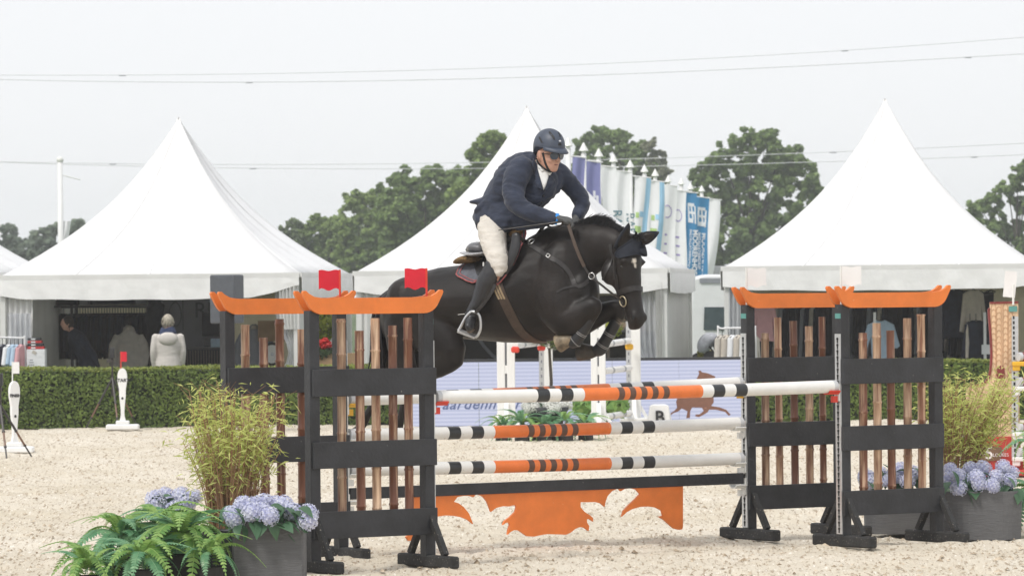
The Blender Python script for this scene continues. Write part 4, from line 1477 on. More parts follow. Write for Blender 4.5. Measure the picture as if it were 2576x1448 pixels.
# single pole behind the left tent
def lone_pole():
    d = 96
    top = at(151, 408, d)
    t = thing('flagpole', 'lone white flagpole with a furled white flag behind the left tent', 'flagpole', (top.x, top.y, 0))
    b = MB(); b.tube([V((top.x, top.y, 0)), top], [.075, .055], 12); b.build('pole', M_FPOLE, t, smooth=True)
    b = MB(); b.ellipsoid(top + V((0, 0, .05)), .075, .075, .075); b.build('finial', M_WPL, t, smooth=True)
    b = MB(); b.tube([at(154, 440, d), at(202, 452, d)], .014, 6); b.build('arm', M_FPOLE, t)
    b = MB()
    vs_ = []
    for j in range(13):
        q = j / 12
        for i in range(5):
            s = i / 4
            l, r_ = at(155, 556 + 135 * q, d), at(178 - 19 * q ** .8 + 1.5 * math.sin(q * 9), 556 + 135 * q, d)
            p = l.lerp(r_, s); p.y += .06 * math.sin(s * 7 + q * 4)
            vs_.append(p)
    b.add(vs_, [(j * 5 + i, j * 5 + i + 1, (j + 1) * 5 + i + 1, (j + 1) * 5 + i) for j in range(12) for i in range(4)])
    b.build('furled_flag', FL['white'], t, smooth=True)
lone_pole()

# ------------------------------------------------------------------ overhead wires
M_WIRE = mat('wire_grey', (.72, .72, .74), .6, .05)
DW = 250.0
wires = [
    ([(0, 188.7), (308, 190), (859, 181), (1500, 161), (2125, 127), (2576, 94)], .024, 'uppermost overhead wire crossing the whole sky', (308, 2125)),
    ([(0, 200), (627, 207), (859, 205), (1600, 184), (2435, 146), (2576, 134)], .028, 'second overhead wire from the top, crossing the whole sky', (627, 2435)),
    ([(0, 406), (284, 412.5), (859, 412.5), (1245, 408), (1671, 397), (2096, 383), (2576, 360)], .026, 'upper wire of the lower pair, passing before the trees', (284, 2096)),
    ([(0, 408), (384, 418), (637, 423.5), (1259, 424), (1678, 416), (2057, 408), (2451, 394), (2576, 389)], .026, 'lowest overhead wire, passing before the trees', (637, 2451)),
]
for pts, r_, lab, sp_ in wires:
    cf = np.polyfit([p[0] for p in pts], [p[1] for p in pts], 3)
    path = [at(px, float(np.polyval(cf, px)), DW) for px in range(-1000, 3600, 60)]
    t = thing('overhead_wire', lab, 'wire', path[0], 0, 'overhead power wires')
    b = MB(); b.tube(path, r_ * .8, 6); b.build('conductor', M_WIRE, t)
    for px in sp_:
        b = MB(); q = at(px, float(np.polyval(cf, px)) + 1.5, DW); b.ellipsoid(q, .22, .04, .03, nu=8, nv=5); b.build('damper', M_GREYC, t)

# ------------------------------------------------------------------ trees
M_BARK = mat('bark', (.06, .048, .036), .9, .3, 3, bump=.5, bscale=10)
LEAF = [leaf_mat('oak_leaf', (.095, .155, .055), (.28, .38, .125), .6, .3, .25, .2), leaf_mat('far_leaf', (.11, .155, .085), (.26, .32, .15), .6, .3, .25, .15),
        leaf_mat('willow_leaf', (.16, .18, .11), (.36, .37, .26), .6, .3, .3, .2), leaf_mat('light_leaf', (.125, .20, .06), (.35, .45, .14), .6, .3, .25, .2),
        leaf_mat('hazed_far_leaf', (.12, .16, .13), (.27, .32, .22), .7, .25, .25, .1)]  # last leaf: distance haze is mixed into its bluish colour

def leaf_cloud(name, P_, N_, size, elong, rs_np, m_):
    """many small leaf faces at P_ facing roughly N_"""
    n = len(P_)
    T = rs_np.normal(size=(n, 3))
    A = np.cross(N_, T); A /= np.linalg.norm(A, axis=1)[:, None] + 1e-9
    B = np.cross(N_, A); B /= np.linalg.norm(B, axis=1)[:, None] + 1e-9
    s = (size * rs_np.uniform(.55, 1.25, n))[:, None]
    A = A * s * elong * .5; B = B * s * .5
    co_ = np.stack([P_ - A, P_ - B, P_ + A, P_ + B], 1).reshape(-1, 3)
    me_ = bpy.data.meshes.new(name)
    me_.vertices.add(4 * n); me_.vertices.foreach_set('co', co_.ravel().astype(np.float32))
    me_.loops.add(4 * n); me_.loops.foreach_set('vertex_index', np.arange(4 * n))
    me_.polygons.add(n); me_.polygons.foreach_set('loop_start', np.arange(0, 4 * n, 4))
    me_.update(); me_.validate()
    me_.materials.append(m_)
    return me_

def tree(d, lobes, mi, label, density=1.0, leaf=.42, seed=0, trunk=None, group='trees behind the tents'):
    """lobes: (px, py, r in px) of the leaf masses as seen; the crown is filled in depth"""
    rs_ = random.Random(seed)
    rn = np.random.RandomState(seed)
    k = d / F
    xs_ = [l[0] for l in lobes]
    cx = trunk if trunk else sum(xs_) / len(xs_)
    base = V((xz(cx, d), d, 0))
    t = thing('tree', label, 'tree', base, 0, group)
    tr = MB()
    top = at(cx, min(l[1] for l in lobes) + 60, d)
    tr.tube([base, base + V((0.1, 0, top.z * .3)), base + V((-.1, 0, top.z * .6)), top], [max(.25, top.z * .03), top.z * .022, top.z * .014, .04], 8)
    PP, NN = [], []
    lf = leaf * .50
    for (px, py, r) in lobes:
        c = at(px, py, d)
        c.y += rs_.uniform(-.6, .6) * r * k
        R_ = r * k
        st = base + V((0, 0, min(c.z, top.z) * rs_.uniform(.35, .6)))
        tr.tube([st, st.lerp(c, .5) + V((0, 0, -.1 * R_)), c], [max(.08, R_ * .07), R_ * .05, R_ * .02], 6)
        nsub = max(8, int(18 * density))
        for s in range(nsub):
            dv = rn.normal(size=3); dv /= np.linalg.norm(dv)
            sc = np.array(c) + dv * R_ * rs_.uniform(.30, .95)
            sr = R_ * rs_.uniform(.22, .42)
            # twig sprays: a few flattened puffs of leaves
            for j in range(4):
                pv = rn.normal(size=3); pv /= np.linalg.norm(pv)
                pc = sc + pv * sr * rs_.uniform(.2, .9)
                n = int(density * 22 * (sr / lf / 1.3) ** 1.35) + 8
                D_ = rn.normal(size=(n, 3)); D_ /= np.linalg.norm(D_, axis=1)[:, None]
                q = pc + D_ * (sr * .62 * rn.uniform(.15, 1.0, n) ** .6)[:, None] * np.array([1.0, 1.0, .72])
                PP.append(q)
                nn = D_ * .5 + rn.normal(size=(n, 3)) * .45 + np.array([0, -.2, .85])
                NN.append(nn / np.linalg.norm(nn, axis=1)[:, None])
    tr.build('trunk', M_BARK, t, smooth=True)
    PP = np.concatenate(PP); NN = np.concatenate(NN)
    me_ = leaf_cloud('crown', PP - np.array(base), NN, lf, 1.4, rn, LEAF[mi])
    o = link(bpy.data.objects.new('crown', me_)); o.parent = t
    tag(o, kind='stuff')
    globals()['NLEAF'] = globals().get('NLEAF', 0) + len(PP)
    return t

def mass(pts, r, seed, fill=3, jitter=.35):
    """lobes below an outline given as (px, py) top points, down to about y=690"""
    rs_ = random.Random(seed)
    out = []
    for x, y in pts:
        yy = y + r * .75
        while yy < 700:
            out.append((x + rs_.uniform(-jitter, jitter) * r, yy, r * rs_.uniform(.85, 1.2)))
            yy += r * 1.1
    return out

# big tree right of the flags
tree(330, [(1880, 365, 42), (1925, 352, 36), (1820, 400, 46), (1960, 395, 44), (2005, 410, 46), (1780, 440, 44), (1870, 440, 60), (1950, 460, 60), (2040, 470, 44), (2062, 520, 36),
           (1760, 500, 42), (1820, 510, 58), (1900, 530, 62), (1990, 540, 56), (2060, 560, 40), (1740, 545, 36), (1780, 580, 50), (1850, 600, 55), (1930, 610, 55), (2010, 610, 45), (1800, 640, 45), (1880, 655, 50), (1760, 650, 40), (1960, 660, 40)],
     0, 'large dark green broad-leaved tree standing between the flags and the right tent', 1.25, .46, 1, trunk=1890)
# group behind the flags
tree(360, [(1510, 350, 40), (1555, 345, 42), (1470, 370, 32), (1600, 370, 40), (1500, 410, 55), (1560, 410, 58), (1620, 420, 44), (1470, 450, 50), (1540, 470, 60), (1610, 480, 55), (1660, 490, 44), (1500, 530, 60), (1580, 550, 60), (1650, 570, 50), (1690, 540, 30), (1700, 610, 40), (1560, 620, 60), (1640, 650, 50)],
     0, 'dark green tree behind the row of flagpoles', 1.1, .5, 2, trunk=1560)
tree(345, [(1632, 365, 22), (1650, 395, 26), (1662, 430, 26), (1668, 470, 26), (1690, 500, 24), (1672, 520, 26)], 2, 'pale grey-green tree top behind the flags, right of the dark tree', .9, .42, 3, trunk=1655)
# left of the middle tent: rising line of trees
tree(300, [(1255, 355, 34), (1225, 365, 32), (1275, 390, 36), (1205, 400, 36), (1240, 420, 44), (1190, 440, 40), (1280, 440, 40), (1230, 470, 50), (1170, 490, 44), (1260, 520, 50), (1200, 540, 50), (1150, 560, 50), (1220, 600, 50)],
     3, 'open-topped tree directly left of the middle tent peak', 1.0, .42, 4, trunk=1230)
tree(315, mass([(1010, 440), (1060, 425), (1110, 415), (1150, 430), (985, 470)], 42, 5), 0, 'broad olive-green tree left of the middle tent', 1.0, .5, 5)
tree(340, mass([(880, 500), (930, 490), (975, 500)], 38, 6), 3, 'light green tree in the middle of the left tree line', 1.0, .5, 6)
tree(350, mass([(770, 560), (815, 540), (845, 545)], 34, 7), 3, 'rounded light green tree just right of the left tent slope', 1.0, .5, 7)
tree(350, mass([(670, 575), (705, 565), (740, 560)], 34, 8), 1, 'grey-green tree peeping over the left tent slope on its right', 1.0, .5, 8)
tree(380, mass([(905, 560), (960, 545), (1020, 530), (860, 590)], 40, 14), 1, 'low grey-green tree filling the line beneath the light green tree', 1.0, .5, 14)
# far left wood
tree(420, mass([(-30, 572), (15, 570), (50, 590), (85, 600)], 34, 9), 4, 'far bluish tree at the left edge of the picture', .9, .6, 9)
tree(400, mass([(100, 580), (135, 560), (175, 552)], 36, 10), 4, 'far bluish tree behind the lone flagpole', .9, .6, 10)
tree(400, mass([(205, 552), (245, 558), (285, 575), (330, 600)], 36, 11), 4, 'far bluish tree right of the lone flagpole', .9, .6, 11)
# right edge
tree(330, [(2560, 440, 32), (2590, 430, 34), (2535, 470, 34), (2570, 500, 40), (2500, 515, 32), (2610, 520, 44), (2460, 520, 28), (2440, 545, 28), (2490, 570, 36), (2540, 580, 40), (2600, 600, 44), (2560, 640, 40)], 0, 'dark tree at the right edge behind the right tent', 1.0, .48, 12, trunk=2560)
# distant tree line closing the horizon between things
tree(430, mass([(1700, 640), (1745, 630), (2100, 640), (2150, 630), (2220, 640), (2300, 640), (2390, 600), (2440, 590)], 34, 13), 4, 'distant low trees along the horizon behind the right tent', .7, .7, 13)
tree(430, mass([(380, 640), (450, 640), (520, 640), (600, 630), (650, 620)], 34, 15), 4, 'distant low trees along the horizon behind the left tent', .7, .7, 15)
b = MB(); q = at(1800, 672, 170); b.box(q + V((.1, 2, -.4)), (1.3, 4, .9)); o = b.build('grey_shed', mat('shed_grey', (.30, .31, .33), .7, .1), origin=(q.x, q.y, 0), bevel=.02)
tag(o, 'small grey shed roof showing between the flags and the right tent', 'shed')

print('tree leaves', NLEAF)

# ================================================================== ARENA FURNITURE BEHIND THE OXER
# ------------------------------------------------------------------ LED board
def led_material():
    m_ = bpy.data.materials.new('led_screen')
    m_.use_nodes = True
    t = m_.node_tree; N, L = t.nodes, t.links
    b = N['Principled BSDF']
    b.inputs['Roughness'].default_value = 0.6
    co = N.new('ShaderNodeTexCoord')
    mp = N.new('ShaderNodeMapping'); mp.inputs['Scale'].default_value = (0.15, 0, 1); mp.inputs['Rotation'].default_value = (0, R(1.0), 0)
    L.new(co.outputs['Object'], mp.inputs['Vector'])
    wv = N.new('ShaderNodeTexWave'); wv.bands_direction = 'Z'; wv.inputs['Scale'].default_value = 5.5; wv.inputs['Distortion'].default_value = 1.2; wv.inputs['Detail'].default_value = 2; wv.inputs['Detail Scale'].default_value = .6
    L.new(mp.outputs['Vector'], wv.inputs['Vector'])
    rp = N.new('ShaderNodeValToRGB')
    rp.color_ramp.elements[0].color = (.33, .36, .50, 1); rp.color_ramp.elements[1].color = (.46, .48, .60, 1)
    L.new(wv.outputs['Fac'], rp.inputs['Fac'])
    mx = N.new('ShaderNodeMixRGB'); mx.inputs['Fac'].default_value = .5; mx.inputs['Color2'].default_value = (.3, .3, .36, 1)
    L.new(rp.outputs['Color'], mx.inputs['Color1'])
    b.inputs['Base Color'].default_value = (.06, .06, .07, 1)
    L.new(rp.outputs['Color'], b.inputs['Emission Color'])
    b.inputs['Emission Strength'].default_value = .92
    return m_
M_LED = led_material()
M_LEDF = mat('led_frame', (.03, .032, .036), .5, .1)
def lit(name, col, e):
    m_ = mat(name, col, .6, .12, 14, speck=tuple(min(1, c * 2.2) for c in col), speck_scale=20, speck_amt=.68)
    b = m_.node_tree.nodes['Principled BSDF']
    b.inputs['Emission Color'].default_value = tuple(col) + (1,)
    b.inputs['Emission Strength'].default_value = e
    return m_
M_LTXT = lit('led_text', (.06, .08, .16), .5)
M_LHORSE = lit('led_horse_brown', (.12, .055, .035), .6)
YL = 69.8
led = thing('led_board', 'low LED advertising board with a brown galloping horse, in front of the hedge', 'LED board', (xz(1455, YL), YL, 0))
for k in range(5):
    p0, p1 = at(1036 + 168 * k, 912, YL), at(1036 + 168 * (k + 1), 912, YL)
    zb = at(1455, 1068, YL).z
    zt = at(1455, 908, YL).z
    b = MB()
    b.box(((p0.x + p1.x) / 2, YL + .05, (zb + zt) / 2), (p1.x - p0.x - .006, .10, zt - zb))
    o = b.build('screen_panel', M_LED, led)
    b = MB()
    b.box(((p0.x + p1.x) / 2, YL + .06, zt + .022), (p1.x - p0.x, .14, .042)); b.build('top_frame', M_LEDF, led)
    b = MB()
    b.box((p1.x - .2, YL + .35, zt * .5), (.04, .5, .04), Matrix.Rotation(R(50), 3, 'X')); b.build('rear_stay', M_LEDF, led)
b = MB(); b.box((xz(1456, YL), YL + .07, zb / 2 - .01), (5.05, .06, zb)); b.build('plinth', M_LEDF, led)
text_mesh('Paardenhoorn', .235, at(1090, 1029, YL - .006), (1, 0, 0), (0, 0, 1), M_LTXT, 'lettering', led, .004, .38, spacing=1.08, bold=.003)
text_mesh('er', .235, at(1552, 1018, YL - .006), (1, 0, 0), (0, 0, 1), M_LTXT, 'lettering', led, .004, .38, bold=.003)
hs = [(380, 148), (394, 160), (425, 165), (476, 186), (474, 196), (448, 204), (432, 220), (445, 260), (465, 310), (466, 350), (450, 372), (500, 380), (545, 396), (574, 428), (560, 434), (538, 410), (480, 396), (436, 396),
      (428, 412), (398, 430), (372, 443), (348, 437), (352, 426), (376, 425), (402, 404), (392, 384), (330, 382), (318, 404), (315, 449), (292, 449), (300, 406), (264, 388), (240, 408), (214, 416), (192, 432), (194, 418), (222, 398), (234, 384), (228, 345), (240, 312),
      (280, 285), (320, 255), (350, 215), (364, 190), (374, 168), (368, 152)]
pl = []
for x, y in hs:
    p = at((2400 + x / 1.6854) / 1.49068, (1300 + y / 1.6854) / 1.49068, YL - .006)
    pl.append((p.x, p.z))
b = MB(); b.prism(pl, (0, YL - .006, 0), (1, 0, 0), (0, 0, 1), .006); b.build('horse_emblem', M_LHORSE, led)

# ------------------------------------------------------------------ START and FINISH markers
M_SIGN = mat('sign_white', (.82, .82, .81), .4, .03)
M_INK = mat('sign_ink', (.02, .02, .022), .6, .05)
SP = [(.0, .62), (.055, .608), (.10, .575), (.128, .52), (.135, .46), (.128, .40), (.108, .33), (.090, .27), (.090, .22), (.088, .16), (.070, .07), (.055, -.02), (.048, -.10), (.052, -.16), (.075, -.215), (.085, -.24)]
def marker(px, py, text, flag_m, label, rz):
    base = ground(px, py)
    t = thing('line_marker', label, 'marker sign', base, 0, 'start and finish markers')
    ux = V((math.cos(rz), math.sin(rz), 0)); nn = V((math.sin(rz), -math.cos(rz), 0)); Z_ = V((0, 0, 1))
    b = MB(); b.bar(base + V((-.25, 0, .035)), base + V((.25, 0, .035)), .22, .085); b.build('base', M_SIGN, t, bevel=.018)
    b = MB(); b.bar(base + V((-.10, 0, .105)), base + V((.10, 0, .105)), .14, .055); b.build('step', M_SIGN, t, bevel=.01)
    poly = [(x * .55, z * .93) for x, z in SP] + [(-x * .55, z * .93) for x, z in reversed(SP[1:])]
    b = MB(); b.prism(poly, base + V((0, 0, .352)), ux, Z_, .05); o = b.build('blade', M_SIGN, t)
    text_mesh(text, .072 if len(text) < 6 else .056, base + V((0, 0, .72)) + nn * .028, ux, Z_, M_INK, 'lettering', o, .002, align='CENTER', bold=.002)
    b = MB(); b.prism([(.018 * math.cos(a), .02 * math.sin(a)) for a in [i * .7 for i in range(9)]], base + V((0, 0, .47)) + nn * .027, ux, Z_, .003); b.build('hoof_mark', M_INK, o)
    b = MB(); b.tube([base + V((-.02, 0, .9)), base + V((-.02, 0, 1.18))], .009, 6); b.build('flag_stick', flag_m[0], t)
    b = MB(); b.box(base + V((.028, 0, 1.10)), (.085, .006, .15)); b.build('flag_sheet', flag_m[1], t)
    return t
marker(309, 1079, 'START', (M_RED, M_REDFLAG), 'white START marker with a red flag in front of the hedge', 0.0)
marker(37, 1137, 'FINISH', (M_WPL, M_WFLAG), 'white FINISH marker with a white flag at the left edge', R(38))

# ------------------------------------------------------------------ timing tripods
M_TRI = mat('tripod_dark', (.035, .030, .028), .45, .2, 20)
M_TRIB = mat('tripod_brown', (.16, .085, .05), .45, .2, 20)
def tripod(px, py, h, label, seed=0):
    base = ground(px, py)
    t = thing('timing_tripod', label, 'tripod', base, 0, 'timing tripods')
    top = base + V((0, 0, h))
    b = MB(); b.tube([base + V((0, 0, h * .42)), top + V((0, 0, -.1))], .016, 8); b.build('centre_column', M_TRI, t)
    for k, a in enumerate((3.35, 5.0, .5)):
        f = base + V((.42 * math.cos(a), .42 * math.sin(a), 0))
        s = base + V((0, 0, h * .66))
        b = MB(); b.tube([s, s.lerp(f, .5)], .017, 8, mi=0); b.tube([s.lerp(f, .5), s.lerp(f, .78)], .014, 8, mi=1); b.tube([s.lerp(f, .78), f], .011, 8, mi=0)
        for q in (.5, .78):
            c = s.lerp(f, q); b.tube([c + (s - f) * .01, c - (s - f) * .012], .021, 8, mi=0)
        b.build('leg', [M_TRI, M_TRIB], t)
    b = MB(); b.box(top + V((0, 0, -.02)), (.07, .10, .16)); b.build('timing_sensor', M_RAIL, t, bevel=.01)
    b = MB(); b.box(top + V((-.03, 0, -.14)), (.11, .06, .05)); b.build('mount', M_TRI, t, bevel=.01)
tripod(284, 1077, 1.17, 'thin tripod with timing sensor left of the START marker')
tripod(2, 1150, 1.0, 'timing tripod cut by the left edge beside the FINISH marker')

# ------------------------------------------------------------------ the white jumps further back
M_WJ = mat('white_jump_paint', (.82, .82, .80), .4, .04, 5, stretch=(6, 6, .6), bump=.05)
M_GPOLE = mat('pole_grey_band', (.33, .34, .35), .5, .1)
def white_standard(px, d, wd, label, top=1.65, slit=True, track_left=False):
    base = V((xz(px, d), d, 0))
    t = thing('white_jump_standard', label, 'jump standard', base, 0, 'white jump standards in the background')
    if wd > .18:
        for s in (-1, 1):
            b = MB(); b.box(base + V((s * wd * .27, 0, top / 2)), (wd * .43, .09, top)); b.build('plank', M_WJ, t, bevel=.008)
        for z in (.12, .38, .9, 1.42):
            b = MB(); b.box(base + V((0, -.002, z)), (wd * .12, .075, .12)); b.build('spacer', M_WJ, t)
        b = MB(); b.box(base + V((0, .02, top / 2)), (wd * .12, .03, top * .96)); b.build('slit_back', M_GREYC, t)
    else:
        b = MB(); b.box(base + V((.03, 0, top / 2)), (wd, .1, top)); b.build('plank', M_WJ, t, bevel=.008)
        b = MB(); b.box(base + V((-wd / 2 + .0, -.02, top / 2)), (.075, .06, top * .9)); o = b.build('track', M_ALU, t)
        kh = MB()
        z = .2
        while z < top * .92:
            kh.box(base + V((-wd / 2, -.051, z)), (.022, .004, .045)); z += .11
        tag(kh.build('keyholes', M_GREYC, o), kind='stuff')
    b = MB(); b.box(base + V((0, -.02, .06)), (.42, .75, .11)); b.build('foot', M_WJ, t, bevel=.012)
    for s in (-1, 1):
        b = MB(); b.bar(base + V((0, s * .33, .1)), base + V((0, s * .06, .42)), .06, .05); b.build('brace', M_WJ, t)
        b = MB(); b.bar(base + V((s * .2, 0, .1)), base + V((s * .06, 0, .34)), .05, .05); b.build('brace', M_WJ, t)
    return base
white_standard(1271, 66.6, .27, 'white slotted jump standard under the horse belly, left of the flower bowl')
white_standard(1372, 69.2, .14, 'white jump standard with grey track under the horse chest')
white_standard(1503, 65.0, .215, 'white slotted jump standard under the fore hooves')
white_standard(1592, 69.0, .15, 'white jump standard with grey track below the horse muzzle')
def band_pole(a, b_, label, r=.048):
    mb = MB()
    d = b_ - a; s, u = perp(d); n = 14
    qs = [0, .06, .10, .24, .31, .45, .55, .69, .76, .90, .94, 1]
    mis = [0, 0, 0, 1, 0, 0, 0, 1, 0, 0, 0]
    mb.loft([[a + d * q + (s * math.cos(2 * math.pi * i / n) + u * math.sin(2 * math.pi * i / n)) * r for i in range(n)] for q in qs], mis=mis + [0])
    o = mb.build('white_jump_pole', [M_WHITE, M_GPOLE], origin=(a + b_) / 2)
    smooth_by_angle(o, 50)
    tag(o, label, 'jump pole', 'grey-banded poles of the white jumps')
    return o
band_pole(at(1296, 869, 66.3), at(1362, 861, 68.9), 'grey-banded white pole just below the horse belly')
band_pole(at(1519, 866, 65.0), at(1582, 857, 68.8), 'grey-banded white pole beside the lower fore hoof, highest of three')
band_pole(at(1519, 933, 65.0), at(1584, 925, 68.8), 'grey-banded white pole, middle one of the three near the B marker')
band_pole(at(1519, 1049, 65.0), at(1584, 1038, 68.8), 'grey-banded white pole, lowest of the three near the B marker')
for px, py, d, m_, lab in ((1583, 872, 68.7, M_YELLOW, 'yellow'), (1362, 874, 68.8, M_RED, 'red'), (1296, 879, 66.3, M_RED, 'red')):
    q = at(px, py, d); b = MB(); b.box(q, (.12, .1, .09)); o = b.build('safety_cup', m_, origin=q, bevel=.02)
    tag(o, '%s pole cup on the white standard %s' % (lab, {1583: 'below the muzzle', 1362: 'under the chest', 1296: 'under the belly'}[px]), 'pole cup')

# ------------------------------------------------------------------ B marker
q = ground(1660, 1078)
bm_ = thing('letter_block', 'white wedge block with a black letter B by the LED board', 'letter marker', (q.x, q.y, 0))
zt, zb = at(1660, 1017, q.y).z, 0.0
def bq(px, z): return V((xz(px, q.y), q.y, z))
fr = [bq(1624, 0), bq(1684, 0), bq(1680, zt - .02), bq(1672, zt), bq(1640, zt), bq(1633, zt - .02)]
bk_ = [p + V((.06 if i in (1,) else .0, .32, 0)) for i, p in enumerate(fr)]
b = MB(); b.loft([fr, bk_]); b.build('block', M_SIGN, bm_, bevel=.012)
text_mesh('B', .26, bq(1644, zt - .27) + V((0, -.02, 0)), (1, 0, 0), (0, 0, 1), M_INK, 'lettering', bm_, .003, bold=.006)

# ------------------------------------------------------------------ giant boot standard and maroon poles at the right
M_TAN = mat('boot_tan', (.74, .52, .33), .55, .12, 6)
M_TANL = mat('boot_scale_line', (.58, .36, .21), .6, .1)
M_MAROON = mat('maroon_paint', (.21, .030, .026), .45, .12, 6)
M_BRED = mat('boot_red', (.50, .050, .035), .5, .15, 4)
M_SBROWN = mat('sign_brown', (.17, .10, .055), .6, .1)
YB = 49.4
def bp_(cx, cy, d=YB):
    return at((3300 + cx / 1.9315) / 1.49068, (1050 + cy / 1.9315) / 1.49068, d)
boot = thing('boot_jump_wing', 'tan painted jump wing shaped like a giant boot on a red base', 'jump wing', (bp_(900, 1400).x, YB, 0))
ol = [(795, 165), (1000, 160), (1003, 600), (1010, 1000), (1012, 1130), (740, 1130), (720, 1040), (690, 960), (640, 900), (620, 840), (628, 785), (655, 766), (710, 760), (760, 742), (790, 700), (802, 620), (806, 540), (800, 400), (788, 260), (786, 210), (795, 205)]
pts = [bp_(x, y) for x, y in ol]
b = MB(); b.prism([(p.x, p.z) for p in pts], (0, YB, 0), (1, 0, 0), (0, 0, 1), .04); b.build('boot_panel', M_TAN, boot)
# maroon edging
for (i0, i1) in ((0, 1), (16, 17), (15, 16), (14, 15), (13, 14), (12, 13), (11, 12), (17, 18), (18, 19), (19, 20)):
    b = MB(); b.bar(pts[i0] + V((0, -.004, 0)), pts[i1] + V((0, -.004, 0)), .056, .022, up=V((0, 0, 1)) if i0 else V((0, 0, 1))); b.build('edging', M_MAROON, boot)
b = MB(); b.bar(bp_(876, 165) + V((0, -.024, 0)), bp_(880, 640) + V((0, -.024, 0)), .008, .014, up=V((1, 0, 0))); b.build('seam', M_TANL, boot)
sc = MB()
for r_ in range(13):
    for c_ in range(4):
        x = 822 + c_ * 38 + (0 if c_ < 2 else 10); y = 205 + r_ * 43 + (21 if c_ % 2 else 0)
        if y > 730: continue
        c0 = bp_(x, y, YB - .021)
        sc.tube([c0 + V((.026 * math.cos(a), -.002, .055 * math.sin(a))) for a in (-.6, .2, .9, 1.57, 2.25, 2.95, 3.75)], .0035, 4)
tag(sc.build('stitched_scales', M_TANL, boot), kind='stuff')
b = MB(); b.prism([(.0, -.09), (.05, -.06), (.045, .05), (.02, .09), (-.03, .06), (-.05, -.02)], bp_(872, 670, YB - .024), (1, 0, 0), (0, 0, 1), .006); b.build('heel_patch', M_MAROON, boot)
rb = [bp_(x, y) for x, y in [(735, 1130), (1012, 1130), (1020, 1300), (1060, 1330), (1060, 1408), (640, 1400), (640, 1330), (700, 1280)]]
b = MB(); b.prism([(p.x, p.z) for p in rb], (0, YB, 0), (1, 0, 0), (0, 0, 1), .08); b.build('red_base', M_BRED, boot)
sp_ = [bp_(x, y, YB - .05) for x, y in [(672, 1225), (735, 1190), (880, 1207), (886, 1255), (872, 1302), (700, 1318), (660, 1270)]]
b = MB(); b.prism([(p.x, p.z) for p in sp_], (0, YB - .05, 0), (1, 0, 0), (0, 0, 1), .01); pln = b.build('name_plate', M_SBROWN, boot)
text_mesh('PLACES', .050, bp_(676, 1264, YB - .058), (1, 0, .02), (0, 0, 1), M_WPL, 'lettering', pln, .002)
text_mesh('5', .185, bp_(760, 1292, YB - .058), (1, 0, 0), (0, 0, 1), M_WPL, 'number', pln, .002, bold=.002)
text_mesh('LOU\u00c9ES', .050, bp_(816, 1276, YB - .058), (1, 0, 0), (0, 0, 1), M_WPL, 'lettering', pln, .002)
b = MB(); b.box((bp_(900, 1400).x + .05, YB - .05, .03), (1.1, .5, .06)); b.build('foot', M_BRED, boot, bevel=.01)
tb0, tb1 = bp_(977, 1300, YB - .05), bp_(977, 262, YB - .05)
b = MB(); b.bar(tb0, tb1, .07, .03, up=V((0, 1, 0))); trk = b.build('keyhole_track', M_ALU, boot)
kh = MB(); z = tb0.z + .05
while z < tb1.z:
    kh.box((tb0.x, YB - .068, z), (.018, .004, .034)); z += .055
tag(kh.build('keyholes', M_HOLE, trk), kind='stuff')
b = MB(); b.box(bp_(963, 208, YB - .03), (.09, .01, .06)); b.build('sticker', M_GREEN, boot)
b = MB(); b.tube([bp_(965, 180, YB - .03), bp_(965, 30, YB - .03)], .012, 8); b.build('flag_stick', M_WPL, boot)
q = bp_(942, 30, YB - .03); b = MB(); b.box(q, (.13, .006, .28), Matrix.Rotation(R(6), 3, 'Y')); b.build('flag_sheet', M_WFLAG, boot)
for k, (cy, m_) in enumerate(((555, M_YELLOW), (735, M_WPL), (1065, M_WPL), (1245, M_WPL))):
    a_ = bp_(1000, cy, YB - .12); b_ = a_ + V((3.0, 1.6, -.0))
    mb = MB()
    s, u = perp(b_ - a_); n = 16
    qs = [0, .012, .03, .06, .22, .27, 1.0]
    mb.loft([[a_ + (b_ - a_) * q + (s * math.cos(2 * math.pi * i / n) + u * math.sin(2 * math.pi * i / n)) * .049 for i in range(n)] for q in qs], mis=[1, 0, 0, 0, 2, 0, 0])
    o = mb.build('maroon_pole', [M_MAROON, M_CAP, M_WHITE], origin=a_); smooth_by_angle(o, 50)
    tag(o, ['top maroon pole in a yellow cup', 'second maroon pole from the top', 'third maroon pole from the top', 'lowest maroon pole'][k] + ' running off the right edge', 'jump pole', 'maroon poles at the right edge')
    b = MB(); b.box(a_ + V((.02, 0, -.075)), (.17, .1, .05)); b.box(a_ + V((-.02, 0, -.12)), (.08, .07, .06)); b.build('pole_cup', m_, boot, bevel=.01)

# ================================================================== PLANTS
def planter_material():
    m_ = mat('ribbed_planter', (.125, .125, .128), .8, .10, 5, bump=.35, bscale=12, stretch=(1.5, 1.5, 14), speck=(.25, .245, .24), speck_scale=16, speck_amt=.69)
    return m_
M_PLANTER = planter_material()
M_POT = mat('black_pot', (.016, .019, .022), .5, .15)
M_SOIL = mat('soil', (.03, .022, .015), .95, .3, 20)
M_PETAL = leaf_mat('hydrangea_petal', (.40, .42, .68), (.90, .91, .93), .6, .3, 9, .2)
M_PETAL_W = leaf_mat('white_petal', (.66, .66, .60), (.88, .88, .85), .6, .3, 9, .2)
M_HLEAF = leaf_mat('hydrangea_leaf', (.03, .09, .045), (.10, .20, .10), .45, .2, 6, .5)
M_FERN = leaf_mat('fern_leaf', (.10, .27, .06), (.46, .64, .20), .5, .35, 3, .4)
M_FERN_D = leaf_mat('fern_leaf_blue', (.07, .24, .12), (.32, .54, .30), .5, .35, 3, .4)
M_BLEAF = leaf_mat('bamboo_leaf', (.38, .44, .09), (.80, .84, .32), .5, .42, 5, .35)
